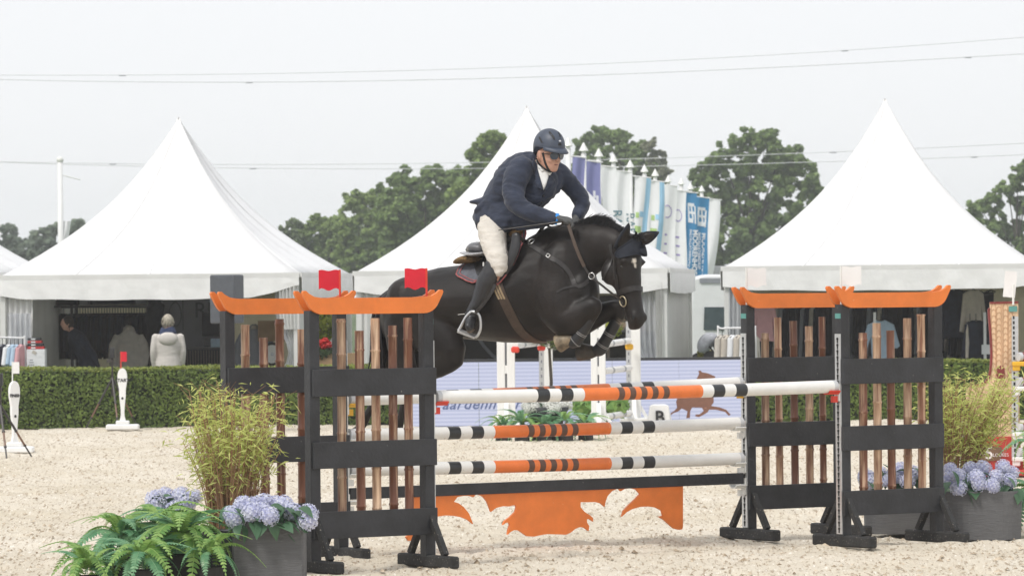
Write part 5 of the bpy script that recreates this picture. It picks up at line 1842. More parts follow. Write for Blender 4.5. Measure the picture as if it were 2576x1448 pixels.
M_CANE = leaf_mat('bamboo_cane', (.22, .11, .06), (.44, .27, .15), .6, 0.0, 8, .3)

# --- shared meshes
def floret_ball(rad, n, seed):
    rs_ = random.Random(seed)
    b = MB()
    for k in range(n):
        # golden spiral on the upper 3/4 of a ball
        zz = 1 - 1.65 * (k + .5) / n
        a = k * 2.39996
        r_ = math.sqrt(max(0, 1 - zz * zz))
        d_ = V((r_ * math.cos(a), r_ * math.sin(a), zz))
        c = d_ * rad * rs_.uniform(.88, 1.06)
        t1 = d_.cross(V((.3, .2, .9))).normalized(); t2 = d_.cross(t1)
        ph = rs_.random() * 6.28
        fsz = rad * .27
        for j in range(4):
            an = ph + j * 1.5708
            o = t1 * math.cos(an) + t2 * math.sin(an)
            w_ = t1 * math.cos(an + 1.57) + t2 * math.sin(an + 1.57)
            lift = d_ * fsz * .30
            b.add([c, c + o * fsz * .55 - w_ * fsz * .42 + lift * .5, c + o * fsz + lift, c + o * fsz * .55 + w_ * fsz * .42 + lift * .5], [(0, 1, 2, 3)])
    b.ellipsoid((0, 0, 0), rad * .78, rad * .78, rad * .78, nu=8, nv=6)
    return b
BALLS = [floret_ball(.066, 62, s).mesh('flower_head', M_PETAL, fixn=False) for s in range(3)]
BALLS_W = [floret_ball(.075, 45, s + 9).mesh('flower_head', M_PETAL_W, fixn=False) for s in range(2)]
def leaf_mesh(L_, W_, droop, m_, name='leaf'):
    b = MB()
    n = 6
    vs_ = []
    for i in range(n + 1):
        q = i / n
        w_ = W_ * math.sin(math.pi * min(1, q ** .75)) * .5
        z = -droop * q * q * L_
        vs_ += [V((q * L_, -w_, z + w_ * .25)), V((q * L_, 0, z)), V((q * L_, w_, z + w_ * .25))]
    b.add(vs_, [(i * 3 + j, i * 3 + j + 1, (i + 1) * 3 + j + 1, (i + 1) * 3 + j) for i in range(n) for j in range(2)])
    return b.mesh(name, m_, smooth=True, fixn=False)
HL = [leaf_mesh(.15, .10, .35, M_HLEAF), leaf_mesh(.13, .085, .6, M_HLEAF)]

def inst(name, me, parent, loc, rot=(0, 0, 0), sc=1.0):
    o = bpy.data.objects.new(name, me)
    link(o)
    M_ = ROOTM[parent.name].inverted()
    o.parent = parent
    o.location = M_ @ V(loc)
    o.rotation_euler = rot
    o.scale = (sc, sc, sc) if not isinstance(sc, tuple) else sc
    return o

def hydrangeas(t, heads, leaves, seed, meshes=None, hsc=1.0):
    rs_ = random.Random(seed)
    for p in heads:
        inst('flower_head', rs_.choice(meshes or BALLS), t, p, (rs_.uniform(-.5, .5), rs_.uniform(-.5, .5), rs_.uniform(0, 6)), hsc * rs_.uniform(.85, 1.15))
    for p, yaw, pitch in leaves:
        inst('leaf', rs_.choice(HL), t, p, (rs_.uniform(-.3, .3), pitch, yaw), rs_.uniform(.85, 1.2))

def rounded_box(c, sx, sy, h, r, n=6, taper=1.0):
    ring = []
    for cx, cy, a0 in ((1, 1, 0), (-1, 1, 90), (-1, -1, 180), (1, -1, 270)):
        for i in range(n + 1):
            a = R(a0 + 90 * i / n)
            ring.append((cx * (sx / 2 - r) + r * math.cos(a), cy * (sy / 2 - r) + r * math.sin(a)))
    b = MB()
    def rg(z, s): return [V(c) + V((x * s, y * s, z)) for x, y in ring]
    b.loft([rg(0, taper), rg(h * .5, (taper + 1) / 2), rg(h - .01, 1.0), rg(h, .995), rg(h, .93), rg(h - .05, .92)])
    return b

rs = random.Random(77)
# ---- left square planter with blue hydrangeas
d = 31.75
c = V((xz(672, d + .25), d + .26, 0))
zt = at(672, 1310, d).z
pl_ = thing('hydrangea_planter', 'square grey planter with blue hydrangeas left of the near wing', 'planter', c)
b = MB(); b.box(c + V((0, 0, zt / 2)), (.495, .495, zt)); b.build('planter', M_PLANTER, pl_, bevel=.012)
b = MB(); b.box(c + V((0, 0, zt + .002)), (.45, .45, .006)); b.build('soil', M_SOIL, pl_)
heads, leaves = [], []
for px, py, dd in ((583, 1292, .05), (612, 1272, .12), (634, 1291, -.06), (657, 1288, .06), (676, 1298, -.08), (664, 1264, .32), (712, 1272, .2), (735, 1290, .08), (776, 1292, .12), (773, 1310, .0), (694, 1270, .36), (640, 1268, .3), (592, 1308, .0)):
    heads.append(at(px, py, d + dd))
for k in range(46):
    px = rs.uniform(585, 775); py = rs.uniform(1268, 1322)
    leaves.append((at(px, py, d + rs.uniform(-.08, .25)), rs.uniform(3.4, 6.1), rs.uniform(-.1, .9)))
hydrangeas(pl_, heads, leaves, 4)

# ---- second hydrangea, behind the ferns
d = 33.4
c = V((xz(440, d), d, 0))
p2 = thing('hydrangea_pot', 'blue hydrangea in a dark pot behind the ferns on the left', 'potted plant', c)
b = MB(); b.tube([c, c + V((0, 0, at(440, 1322, d).z))], [.15, .19], 18); b.build('pot', M_POT, p2)
heads = [at(x, y, d + e) for x, y, e in ((390, 1258, 0), (440, 1285, -.12), (470, 1265, 0), (425, 1268, .1), (395, 1270, -.05), (490, 1250, .05), (455, 1250, .1), (415, 1248, .15))]
leaves = [(at(rs.uniform(385, 495), rs.uniform(1245, 1300), d + rs.uniform(-.15, .1)), rs.uniform(0, 6.28), rs.uniform(-.6, .9)) for k in range(22)]
hydrangeas(p2, heads, leaves, 5)

# ---- ferns
def frond_mesh(L_, W_, arch, seed, m_):
    rs_ = random.Random(seed)
    b = MB()
    n = 20
    def axis(q): return V((L_ * (q - .12 * q * q), 0, L_ * (arch * q - (arch + .55) * q * q)))
    prev = axis(0)
    for i in range(n):
        q = (i + .5) / n
        p = axis(q)
        t_ = (axis(q + .02) - axis(q - .02)).normalized()
        w_ = W_ * (math.sin(math.pi * (q * .92 + .08)) ** .7) * (1 - .35 * q)
        for s in (-1, 1):
            sd = V((0, s, 0))
            up_ = t_.cross(sd) * s
            e = p + sd * w_ * rs_.uniform(.85, 1.1) + t_ * w_ * .28 - V((0, 0, .18 * w_)) 
            hw = t_ * L_ / n * .52
            m1 = p.lerp(e, .55) + V((0, 0, .06 * w_))
            b.add([p - hw, p + hw, m1 + hw * 1.05, e, m1 - hw * 1.05], [(0, 1, 2, 3, 4)])
    b.tube([axis(i / 10) for i in range(11)], [.006 * (1 - i / 12) + .001 for i in range(11)], 4)
    return b.mesh('frond', m_, fixn=False)
FRONDS = [frond_mesh(.46, .082, .75, 1, M_FERN), frond_mesh(.42, .076, .45, 2, M_FERN_D), frond_mesh(.36, .070, 1.15, 3, M_FERN), frond_mesh(.45, .078, .6, 4, M_FERN_D)]
M_FBOX = mat('fern_box', (.03, .028, .026), .8, .3, 8)
def fern(c, n, label, seed, sc=1.0, zc=.28, pot=True, name='fern', grp='ferns at the foot of the jump'):
    rs_ = random.Random(seed)
    t = thing(name, label, 'fern', (c.x, c.y, 0), 0, grp)
    if pot:
        b = rounded_box((c.x, c.y, 0), .24 * sc, .22 * sc, zc * .62, .06); b.build('pot', M_FBOX, t)
    for k in range(n):
        yaw = 6.283 * k / n + rs_.uniform(-.25, .25)
        ring = k % 3
        pitch = [-.25, .25, -.75][ring] + rs_.uniform(-.18, .18)
        inst('frond', FRONDS[rs_.randrange(4)], t, V((c.x + .03 * math.cos(yaw), c.y + .03 * math.sin(yaw), zc)), (rs_.uniform(-.35, .35), pitch, yaw), sc * rs_.uniform(.75, 1.1))
    return t
fern(V((xz(300, 32.1), 32.1, 0)), 30, 'bright green fern, leftmost of the two big foreground ferns', 31, .98, .34)
fern(V((xz(455, 31.75), 31.75, 0)), 34, 'big green fern directly left of the square planter', 32, 1.02, .36)
fern(V((xz(395, 32.5), 32.5, 0)), 24, 'green fern between and behind the two foreground ferns', 33, .95, .40)
fern(V((xz(215, 31.7), 31.7, 0)), 22, 'low spreading fern at the lower left edge of the fern group', 34, .9, .14)
fern(V((xz(350, 31.45), 31.45, 0)), 24, 'low green fern in front, between the two big ferns', 37, .9, .22)
fern(V((xz(520, 31.55), 31.55, 0)), 18, 'small fern pressed against the side of the square planter', 38, .8, .24)
fern(V((xz(2610, 37.3), 37.3, 0)), 20, 'green fern cut by the right edge beside the round planter', 35, .95, .35)
fern(V((xz(2600, 38.6), 38.6, 0)), 16, 'tall fern at the right edge behind the maroon poles', 36, .75, .70)

# ---- bamboo plants
def bamboo(base, h, spread, ncane, nleaf, label, seed, pot_r, pot_h, lean=(0, 0), cut=.38):
    rs_ = random.Random(seed)
    t = thing('bamboo_plant', label, 'bamboo plant', (base.x, base.y, 0))
    b = MB(); b.tube([base, base + V((0, 0, pot_h - .01)), base + V((0, 0, pot_h))], [pot_r * .85, pot_r, pot_r * .97], 22); b.build('pot', M_POT, t)
    cn, lf = MB(), MB()
    tips = []
    for k in range(ncane):
        a = rs_.random() * 6.283
        r0 = pot_r * .75 * math.sqrt(rs_.random())
        p0 = base + V((r0 * math.cos(a), r0 * math.sin(a), pot_h * .9))
        hh_ = h * rs_.uniform(.55, 1.0)
        out = spread * rs_.uniform(.2, 1.0)
        e = p0 + V((out * math.cos(a + rs_.uniform(-.5, .5)) + lean[0], out * math.sin(a) + lean[1], hh_))
        m1 = p0.lerp(e, .45) + V((-.12 * (e.x - p0.x), -.12 * (e.y - p0.y), .05))
        path = smooth_path([p0, m1, e], 5)
        cn.tube(path, [.0062 * (1 - .75 * i / len(path)) for i in range(len(path))], 4)
        tips.append(path)
        # side twigs
        for j in range(5):
            q = rs_.uniform(.3, 1.0)
            p = path[min(len(path) - 1, int(q * len(path)))]
            tw = V((rs_.gauss(0, .07), rs_.gauss(0, .07), rs_.uniform(.0, .12)))
            cn.tube([p, p + tw], [.0022, .001], 3, caps=False)
    for k in range(nleaf):
        path = rs_.choice(tips)
        q = rs_.random() ** .62
        if q < cut * rs_.uniform(.5, 1.0): continue
        i = min(len(path) - 1, int(q * len(path)))
        p = path[i] + V((rs_.gauss(0, .055), rs_.gauss(0, .055), rs_.gauss(0.0, .05)))
        dr = V((rs_.gauss(0, .7), rs_.gauss(0, .7), rs_.uniform(-.7, .55))).normalized()
        L_ = rs_.uniform(.04, .10)
        s_ = dr.cross(V((rs_.gauss(0, 1), rs_.gauss(0, 1), rs_.gauss(0, 1)))).normalized() * rs_.uniform(.004, .0075)
        lf.add([p, p + dr * L_ * .4 + s_, p + dr * L_ - V((0, 0, .012)), p + dr * L_ * .4 - s_], [(0, 1, 2, 3)])
    tag(cn.build('canes', M_CANE, t, fixn=False), kind='stuff')
    tag(lf.build('leaves', M_BLEAF, t, fixn=False), kind='stuff')
    return t
bamboo(V((xz(578, 32.65), 32.65, 0)), 1.03, .23, 130, 4600, 'feathery yellow-green bamboo in a dark pot before the back left wing', 41, .225, .36, lean=(.02, 0), cut=.62)
# a few canes leaning far out to the left
def stray(base, pts, label, seed):
    rs_ = random.Random(seed)
    return None
bamboo(V((xz(2405, 37.5), 37.5, 0)), 0.93, .34, 120, 4600, 'feathery yellow-green bamboo behind the front right wing and the boot', 42, .17, .40, lean=(.12, -.05), cut=.55)

# ---- right planters
d = 36.95
c = V((xz(2458, d), d, 0))
zt = at(2458, 1236, d - .3).z
pr_ = thing('hydrangea_planter', 'round dark ribbed planter with blue hydrangeas right of the front wing', 'planter', c)
rounded_box(c, .68, .60, zt, .22, 8, .96).build('planter', M_PLANTER, pr_, smooth=False)
heads = []
def rp_(x, y): return ((2400 + x / 1.6854) / 1.49068, (1300 + y / 1.6854) / 1.49068)
for x, y, dd in ((1960, 775, -.1), (2010, 815, -.25), (2015, 895, -.3), (2125, 830, -.28), (2165, 775, 0), (2295, 760, -.05), (2225, 880, -.3), (2330, 850, -.15), (1945, 850, -.2), (2090, 775, .0), (2250, 820, -.2), (2350, 800, .05), (2140, 870, -.3)):
    heads.append(at(*rp_(x, y), d + dd))
leaves = [(at(*rp_(rs.uniform(1940, 2410), rs.uniform(770, 930)), d + rs.uniform(-.33, .1)), rs.uniform(3.3, 6.3), rs.uniform(.1, 1.0)) for k in range(30)]
hydrangeas(pr_, heads, leaves, 6)
d = 37.9
c = V((xz(2262, d), d, 0))
zt = at(2262, 1238, d - .25).z
pq_ = thing('hydrangea_planter', 'long ribbed planter with blue hydrangeas seen behind the front right wing', 'planter', c)
rounded_box(c, .62, .5, zt, .16, 8, .97).build('planter', M_PLANTER, pq_)
heads = [at(*rp_(x, y), d + dd) for x, y, dd in ((1430, 825, -.1), (1525, 800, -.1), (1560, 850, -.2), (1640, 785, 0), (1720, 800, -.1), (1460, 860, -.2), (1690, 850, -.2), (1600, 830, -.15))]
leaves = [(at(*rp_(rs.uniform(1400, 1760), rs.uniform(760, 880)), d + rs.uniform(-.25, .1)), rs.uniform(3.3, 6.3), rs.uniform(-.4, .9)) for k in range(22)]
hydrangeas(pq_, heads, leaves, 7)

# ---- white flowers and ferns in front of the LED board
d = 62.4
c = V((xz(1371, d), d, 0))
zb_, zt = at(1371, 1052, d).z, at(1371, 1024, d).z
fw = thing('flower_bowl', 'dark bowl of white hydrangeas standing among ferns below the poles', 'flower bowl', c)
b = MB(); b.tube([V((c.x, c.y, 0)), V((c.x, c.y, zb_)), V((c.x, c.y, zt)), V((c.x, c.y, zt + .005))], [.20, .24, .32, .30], 24); b.build('bowl', M_POT, fw, smooth=True)
heads = [at(x, y, d + e) for x, y, e in ((1322, 1020, 0), (1342, 1012, 0), (1345, 1026, -.2), (1362, 1016, .1), (1380, 1020, -.2), (1395, 1012, .0), (1410, 1022, -.1), (1425, 1020, 0), (1372, 1006, .2), (1400, 1028, -.25), (1330, 1030, -.15), (1388, 1030, -.28))]
leaves = [(at(rs.uniform(1315, 1430), rs.uniform(1010, 1035), d + rs.uniform(-.2, .1)), rs.uniform(0, 6.28), rs.uniform(-.4, .9)) for k in range(14)]
hydrangeas(fw, heads, leaves, 8, BALLS_W, 1.0)
for k, (px, dd, zz) in enumerate(((1262, 0, .22), (1310, -.3, .26), (1365, -.4, .24), (1420, -.35, .28), (1470, .0, .22))):
    fern(V((xz(px, d + dd), d + dd, 0)), 15, 'fern below the white flower bowl, %s of five counted from the left' % ['first', 'second', 'third', 'fourth', 'fifth'][k], 50 + k, .85, zz, True, grp='ferns round the white flower bowl')
M_TUB = mat('dark_tub', (.045, .046, .05), .6, .1)
for k, (px, m_, lab) in enumerate(((1478, M_POT, 'black square plant tub beside the white standard'), (1512, M_TUB, 'grey tapered plant pot with green leaves, right of the black tub'))):
    dd = 67.5
    c = V((xz(px, dd), dd, 0)); zt = at(px, 1010, dd).z
    t = thing('plant_pot', lab, 'potted plant', c)
    b = MB(); b.tube([c, c + V((0, 0, zt - .05)), c + V((0, 0, zt - .049)), c + V((0, 0, zt))], [.12, .17, .19, .19], 18 if k else 4); b.build('pot', m_, t)
    b = MB(); rs3 = random.Random(60 + k)
    leaf_blob(b, c + V((.15 * k, 0, zt - .05)), .24, 320, .09, rs3, .8); tag(b.build('foliage', M_FERN, t, fixn=False), kind='stuff')
# flowering standard tree, mostly hidden by the horse's chest
d = 67.8
c = V((xz(1381, d), d, 0))
t = thing('standard_flower_tree', 'slim-stemmed flowering bush showing below the horse chest', 'potted tree', c)
b = MB(); b.tube([c, c + V((.02, 0, .7)), at(1381, 860, d)], [.028, .024, .02], 8); b.build('trunk', M_BARK, t)
b = MB(); rs3 = random.Random(70); leaf_blob(b, at(1392, 832, d), .30, 900, .05, rs3, .9); tag(b.build('crown', leaf_mat('std_leaf', (.03, .06, .015), (.20, .26, .07)), t, fixn=False), kind='stuff')
b = MB(); leaf_blob(b, at(1390, 838, d - .15), .28, 120, .035, rs3, .9); tag(b.build('blossom', M_PETAL_W, t, fixn=False), kind='stuff')
q = at(1530, 815, 70)
t = thing('standard_flower_tree', 'small yellow-green bush showing between the forelegs', 'potted tree', (q.x, q.y, 0))
b = MB(); b.tube([V((q.x, q.y, 0)), q], .022, 8); b.build('trunk', M_BARK, t)
b = MB(); leaf_blob(b, q, .24, 700, .05, rs3, 1.1); tag(b.build('crown', MATS['gap_leaf'], t, fixn=False), kind='stuff')

# ================================================================== HORSE
PSI = R(25)
HE = V((math.cos(PSI), -math.sin(PSI), 0))         # where the horse is going
HN = V((-math.sin(PSI), -math.cos(PSI), 0))        # its right-hand side, towards the camera
HC = at(1300, 740, 35.6)
HK = 35.6 / F                                        # metres per measured pixel at the horse

def HP(px, py, lat=0.0):
    d = at(px, py, 1.0) - CAM
    t = (HC + HN * lat - CAM).dot(HN) / d.dot(HN)
    return CAM + d * t

def chain(mb, pts, n=18, sub=3, cap=True):
    """pts: (px, py, lat, radius in the side plane, lateral radius); smooth tapered limb"""
    P_ = [HP(p[0], p[1], p[2]) for p in pts]
    rv = [p[3] for p in pts]; rl = [p[4] for p in pts]
    path = smooth_path(P_, sub)
    m = len(path)
    rings = []
    for k, c in enumerate(path):
        q = k / sub
        i = min(int(q), len(pts) - 2); f = q - i
        f = f * f * (3 - 2 * f) * .5 + f * .5
        a, b = lerp(rv[i], rv[i + 1], f), lerp(rl[i], rl[i + 1], f)
        d = (path[min(k + 1, m - 1)] - path[max(k - 1, 0)]).normalized()
        l = (HN - d * HN.dot(d)).normalized()
        u = d.cross(l).normalized()
        rings.append((c, u, l, a, b, d))
    out = []
    # rounded ends
    c, u, l, a, b, d = rings[0]
    for s in (.35, .75):
        out.append([c - d * min(a, b) * math.sqrt(1 - s * s) * .9 + (u * a * math.cos(t_) + l * b * math.sin(t_)) * s for t_ in [2 * math.pi * i / n for i in range(n)]])
    for c, u, l, a, b, d in rings:
        out.append([c + u * a * math.cos(t_) + l * b * math.sin(t_) for t_ in [2 * math.pi * i / n for i in range(n)]])
    for s in (.75, .35):
        out.append([c + d * min(a, b) * math.sqrt(1 - s * s) * .9 + (u * a * math.cos(t_) + l * b * math.sin(t_)) * s for t_ in [2 * math.pi * i / n for i in range(n)]])
    mb.loft(out)

hb = MB()
# trunk: (px, top, bottom, half width)
TR = [(972, 748, 850, .12), (990, 722, 870, .19), (1020, 700, 872, .245), (1060, 684, 862, .275), (1110, 671, 852, .285), (1170, 664, 852, .29), (1230, 658, 858, .30), (1290, 632, 862, .30), (1340, 592, 862, .28), (1385, 568, 858, .25), (1425, 570, 838, .225), (1460, 606, 800, .195), (1485, 660, 765, .13)]
rings = []
tp = [HP(x, (a + b) / 2, 0) for x, a, b, w in TR]
cn_ = 26
for k, (x, a, b, w) in enumerate(TR):
    c = tp[k]; rv = (b - a) / 2 * HK
    d = (tp[min(k + 1, len(TR) - 1)] - tp[max(k - 1, 0)]).normalized()
    l = (HN - d * HN.dot(d)).normalized(); u = V((0, 0, 1))
    ring = []
    for i in range(cn_):
        t_ = 2 * math.pi * i / cn_
        ct, st = math.cos(t_), math.sin(t_)
        # slightly boxy section, narrower towards the spine
        ww = w * (1 - .16 * max(0, ct) ** 2)
        ring.append(c + u * rv * ct + l * ww * st * (1 + .06 * (1 - abs(ct))))
    rings.append(ring)
hb.loft(rings)
# quarters and thighs
chain(hb, [(1030, 745, .10, .20, .13), (1060, 785, .14, .245, .145), (1095, 840, .17, .20, .13), (1132, 884, .185, .140, .105), (1110, 910, .18, .115, .085), (1068, 940, .17, .075, .058), (1036, 966, .17, .054, .045), (1022, 1000, .17, .040, .035), (1008, 1052, .17, .034, .030), (1001, 1078, .17, .043, .038), (991, 1100, .17, .034, .032)])
chain(hb, [(1025, 745, -.10, .20, .13), (1050, 785, -.14, .24, .14), (1080, 840, -.17, .19, .13), (1105, 880, -.185, .13, .10), (1070, 905, -.18, .11, .082), (1015, 932, -.17, .074, .056), (978, 955, -.17, .054, .045), (958, 988, -.17, .040, .035), (928, 1036, -.17, .034, .030), (914, 1060, -.17, .043, .038), (900, 1082, -.17, .034, .032)])
chain(hb, [(1012, 750, .11, .11, .11), (1004, 810, .15, .12, .105), (1008, 870, .165, .115, .095), (1022, 920, .17, .085, .075), (1036, 962, .17, .056, .048)])
chain(hb, [(1008, 750, -.11, .11, .11), (994, 810, -.15, .11, .10), (990, 870, -.165, .10, .09), (985, 915, -.17, .08, .07), (978, 952, -.17, .056, .048)])
hb.ellipsoid(HP(1035, 742, .07), .20, .17, .15); hb.ellipsoid(HP(1035, 742, -.07), .20, .17, .15)
# shoulder and forelegs
chain(hb, [(1385, 700, .17, .19, .11), (1400, 760, .185, .18, .12), (1420, 802, .19, .14, .105), (1455, 790, .19, .115, .085), (1482, 772, .19, .082, .068), (1497, 768, .19, .064, .058), (1493, 786, .185, .052, .046), (1478, 815, .18, .036, .034), (1460, 842, .18, .036, .034), (1449, 856, .18, .046, .040), (1436, 856, .18, .040, .036)])
chain(hb, [(1400, 720, -.17, .17, .10), (1425, 780, -.185, .16, .11), (1455, 808, -.19, .125, .095), (1505, 792, -.19, .090, .075), (1540, 776, -.19, .066, .058), (1556, 776, -.19, .062, .056), (1556, 796, -.19, .050, .045), (1541, 826, -.18, .036, .034), (1522, 858, -.18, .036, .034), (1512, 876, -.18, .047, .040), (1496, 884, -.18, .040, .036)])
# chest
hb.ellipsoid(HP(1462, 735, .09), .15, .15, .20); hb.ellipsoid(HP(1462, 735, -.09), .15, .15, .20)
hb.ellipsoid(HP(1420, 690, .12), .22, .14, .28)
# neck
chain(hb, [(1375, 690, 0, .31, .19), (1415, 655, 0, .29, .165), (1455, 638, .0, .235, .13), (1492, 625, .015, .195, .108), (1525, 620, .03, .165, .10), (1556, 624, .05, .135, .095)])
# head, turned towards the camera
FNRM = V((.70, -.70, .10)).normalized()             # where the forehead looks
HAX = (HP(1600, 822, .16) - HP(1572, 602, .08)).normalized()
FNRM = (FNRM - HAX * FNRM.dot(HAX)).normalized()
HSD = HAX.cross(FNRM).normalized()
HD_ = [(1574, 592, .07, .075, .062), (1571, 612, .08, .115, .095), (1569, 640, .09, .145, .110), (1568, 668, .10, .152, .112), (1572, 698, .11, .138, .098), (1581, 728, .12, .108, .080), (1589, 756, .13, .085, .067), (1595, 782, .14, .076, .066), (1599, 803, .15, .072, .066), (1601, 820, .155, .050, .050), (1601, 829, .156, .022, .024)]
rings = []
nn_ = 22
for px, py, lat, rd, rw in HD_:
    c = HP(px, py, lat)
    ring = []
    for i in range(nn_):
        t_ = 2 * math.pi * i / nn_
        ct, st = math.cos(t_), math.sin(t_)
        ex = .8
        f_ = abs(ct) ** ex * (1 if ct > 0 else -1); g_ = abs(st) ** ex * (1 if st > 0 else -1)
        # jaw side a little narrower
        ring.append(c + FNRM * rd * f_ + HSD * rw * g_ * (.86 if ct < 0 else 1.0))
    rings.append(ring)
hb.loft(rings)
# cheeks, brows, nostrils and chin
JC = HP(1556, 690, .10)
for s in (-1, 1):
    hb.ellipsoid(HP(1562, 682, .10) - FNRM * .055 + HSD * .058 * s, .078, .078, .10, nu=12, nv=8)
    hb.ellipsoid(HP(1572, 664, .10) + FNRM * .085 + HSD * .094 * s, .036, .036, .030)
    hb.ellipsoid(HP(1600, 800, .15) + FNRM * .034 + HSD * .050 * s, .032, .032, .034)
hb.ellipsoid(HP(1597, 818, .15) - FNRM * .03, .036, .036, .03)
# ears
def ear(base, tip, wid):
    ax = tip - base
    s_, u_ = perp(ax, FNRM)
    rings = []
    for q, w_ in ((-.15, .6), (.0, .85), (.2, 1.0), (.45, .95), (.7, .68), (.9, .34), (1.0, .08)):
        c = base + ax * q + u_ * (.012 * math.sin(q * 3))
        rings.append([c + s_ * wid * w_ * math.cos(a) + u_ * wid * .5 * w_ * math.sin(a) for a in [2 * math.pi * i / 10 for i in range(10)]])
    hb.loft(rings)
EARN = (HP(1558, 620, .15), HP(1581, 562, .20))
EARF = (HP(1606, 606, .03), HP(1657, 584, -.01))
ear(EARN[0], EARN[1], .056)
ear(EARF[0], EARF[1], .046)
horse_me = remesh(hb, 'horse_body', 0.0135, 7, .5)
wrinkle(horse_me, .0045, (5.5, 5.5, 4.2), ridged=False)
HBVH = bvh_of(horse_me)

def cast(px, py, off=0.0, bvh=None):
    d = (at(px, py, 1.0) - CAM).normalized()
    h = (bvh or HBVH).ray_cast(CAM, d)
    if h[0] is None:
        return None, None
    n = h[1] if h[1].dot(d) < 0 else -h[1]
    return h[0] + n * off, n

def coat_material():
    m_ = bpy.data.materials.new('black_horse_coat')
    m_.use_nodes = True
    t = m_.node_tree; N, L = t.nodes, t.links
    b = N['Principled BSDF']
    b.inputs['Roughness'].default_value = .47
    b.inputs['Specular IOR Level'].default_value = .27
    b.inputs['Sheen Weight'].default_value = .04
    b.inputs['Sheen Roughness'].default_value = .4
    co = N.new('ShaderNodeTexCoord')
    n1 = N.new('ShaderNodeTexNoise'); n1.inputs['Scale'].default_value = 3.5; n1.inputs['Detail'].default_value = 5
    L.new(co.outputs['Object'], n1.inputs['Vector'])
    rp = N.new('ShaderNodeValToRGB')
    rp.color_ramp.elements[0].position = .35; rp.color_ramp.elements[1].position = .7
    rp.color_ramp.elements[0].color = (.0075, .0062, .0056, 1); rp.color_ramp.elements[1].color = (.019, .0142, .0118, 1)
    L.new(n1.outputs['Fac'], rp.inputs['Fac'])
    at_ = N.new('ShaderNodeAttribute'); at_.attribute_name = 'mark'
    mx = N.new('ShaderNodeMixRGB')
    mx.inputs['Color2'].default_value = (.62, .56, .48, 1)
    L.new(at_.outputs['Fac'], mx.inputs['Fac'])
    L.new(rp.outputs['Color'], mx.inputs['Color1'])
    L.new(mx.outputs['Color'], b.inputs['Base Color'])
    n2 = N.new('ShaderNodeTexNoise'); n2.inputs['Scale'].default_value = 13; n2.inputs['Detail'].default_value = 8; n2.inputs['Roughness'].default_value = .62
    mp = N.new('ShaderNodeMapping'); mp.inputs['Scale'].default_value = (.9, .9, 1.4)
    L.new(co.outputs['Object'], mp.inputs['Vector']); L.new(mp.outputs['Vector'], n2.inputs['Vector'])
    bp = N.new('ShaderNodeBump'); bp.inputs['Strength'].default_value = .2; bp.inputs['Distance'].default_value = .02
    L.new(n2.outputs['Fac'], bp.inputs['Height']); L.new(bp.outputs['Normal'], b.inputs['Normal'])
    return m_
M_COAT = coat_material()
# natural white markings: star on the forehead, one pale pastern
mk = horse_me.attributes.new('mark', 'FLOAT', 'POINT')
star, _n = cast(1596, 656)
star2, _n = cast(1598, 668)
sock = HP(1443, 853, .18)
vals = []
for v in horse_me.vertices:
    m_v = 0.0
    for s_, r_ in ((star, .020), (star2, .013)):
        if s_ is not None:
            dd = (v.co - s_).length
            m_v = max(m_v, min(1, max(0, (r_ - dd) / .008 + .4)))
    dd = (v.co - sock).length
    m_v = max(m_v, .55 * min(1, max(0, (.040 - dd) / .02)))
    vals.append(m_v)
mk.data.foreach_set('value', vals)
hbase = V((HC.x, HC.y, 0))
horse = thing('horse', 'black horse with a small white star, tucked forelegs, leaping over the oxer', 'horse', hbase)
mesh_obj('body', horse_me, M_COAT, horse)

# ---- hooves
M_HOOF = mat('hoof_horn', (.15, .115, .075), .5, .35, 14, stretch=(1, 1, 1), col2=(.33, .26, .17), bump=.2, bscale=40)
M_HOOFD = mat('hoof_dark', (.055, .045, .035), .5, .35, 14, bump=.2, bscale=40)
M_FROG = mat('hoof_sole', (.40, .34, .26), .8, .3, 20, bump=.4)
def hoof(c0, c1, r0, r1, m_, sole=None):
    """from the coronet c0 to the ground surface c1"""
    b = MB()
    ax = (c1 - c0)
    s_, u_ = perp(ax, HN)
    n = 16
    rg = []
    for q, r_ in ((-.25, r0 * .75), (0, r0), (.5, (r0 + r1) / 2), (.92, r1), (1.0, r1 * .97), (1.0, r1 * .8), (.94, r1 * .5)):
        rg.append([c0 + ax * q + (s_ * math.cos(a) + u_ * math.sin(a) * .92) * r_ for a in [2 * math.pi * i / n for i in range(n)]])
    b.loft(rg, mis=[0, 0, 0, 0, 0, 1, 1])
    o = b.build('hoof', [m_, sole or M_FROG], horse)
    smooth_by_angle(o, 40)
hoof(HP(1438, 850, .18), HP(1404, 864, .175), .050, .072, M_HOOF)
hoof(HP(1490, 885, -.18), HP(1456, 884, -.18), .050, .074, M_HOOFD)
hoof(HP(990, 1100, .17), HP(976, 1124, .17), .043, .060, M_HOOFD)
hoof(HP(899, 1083, -.17), HP(884, 1106, -.17), .043, .060, M_HOOFD)
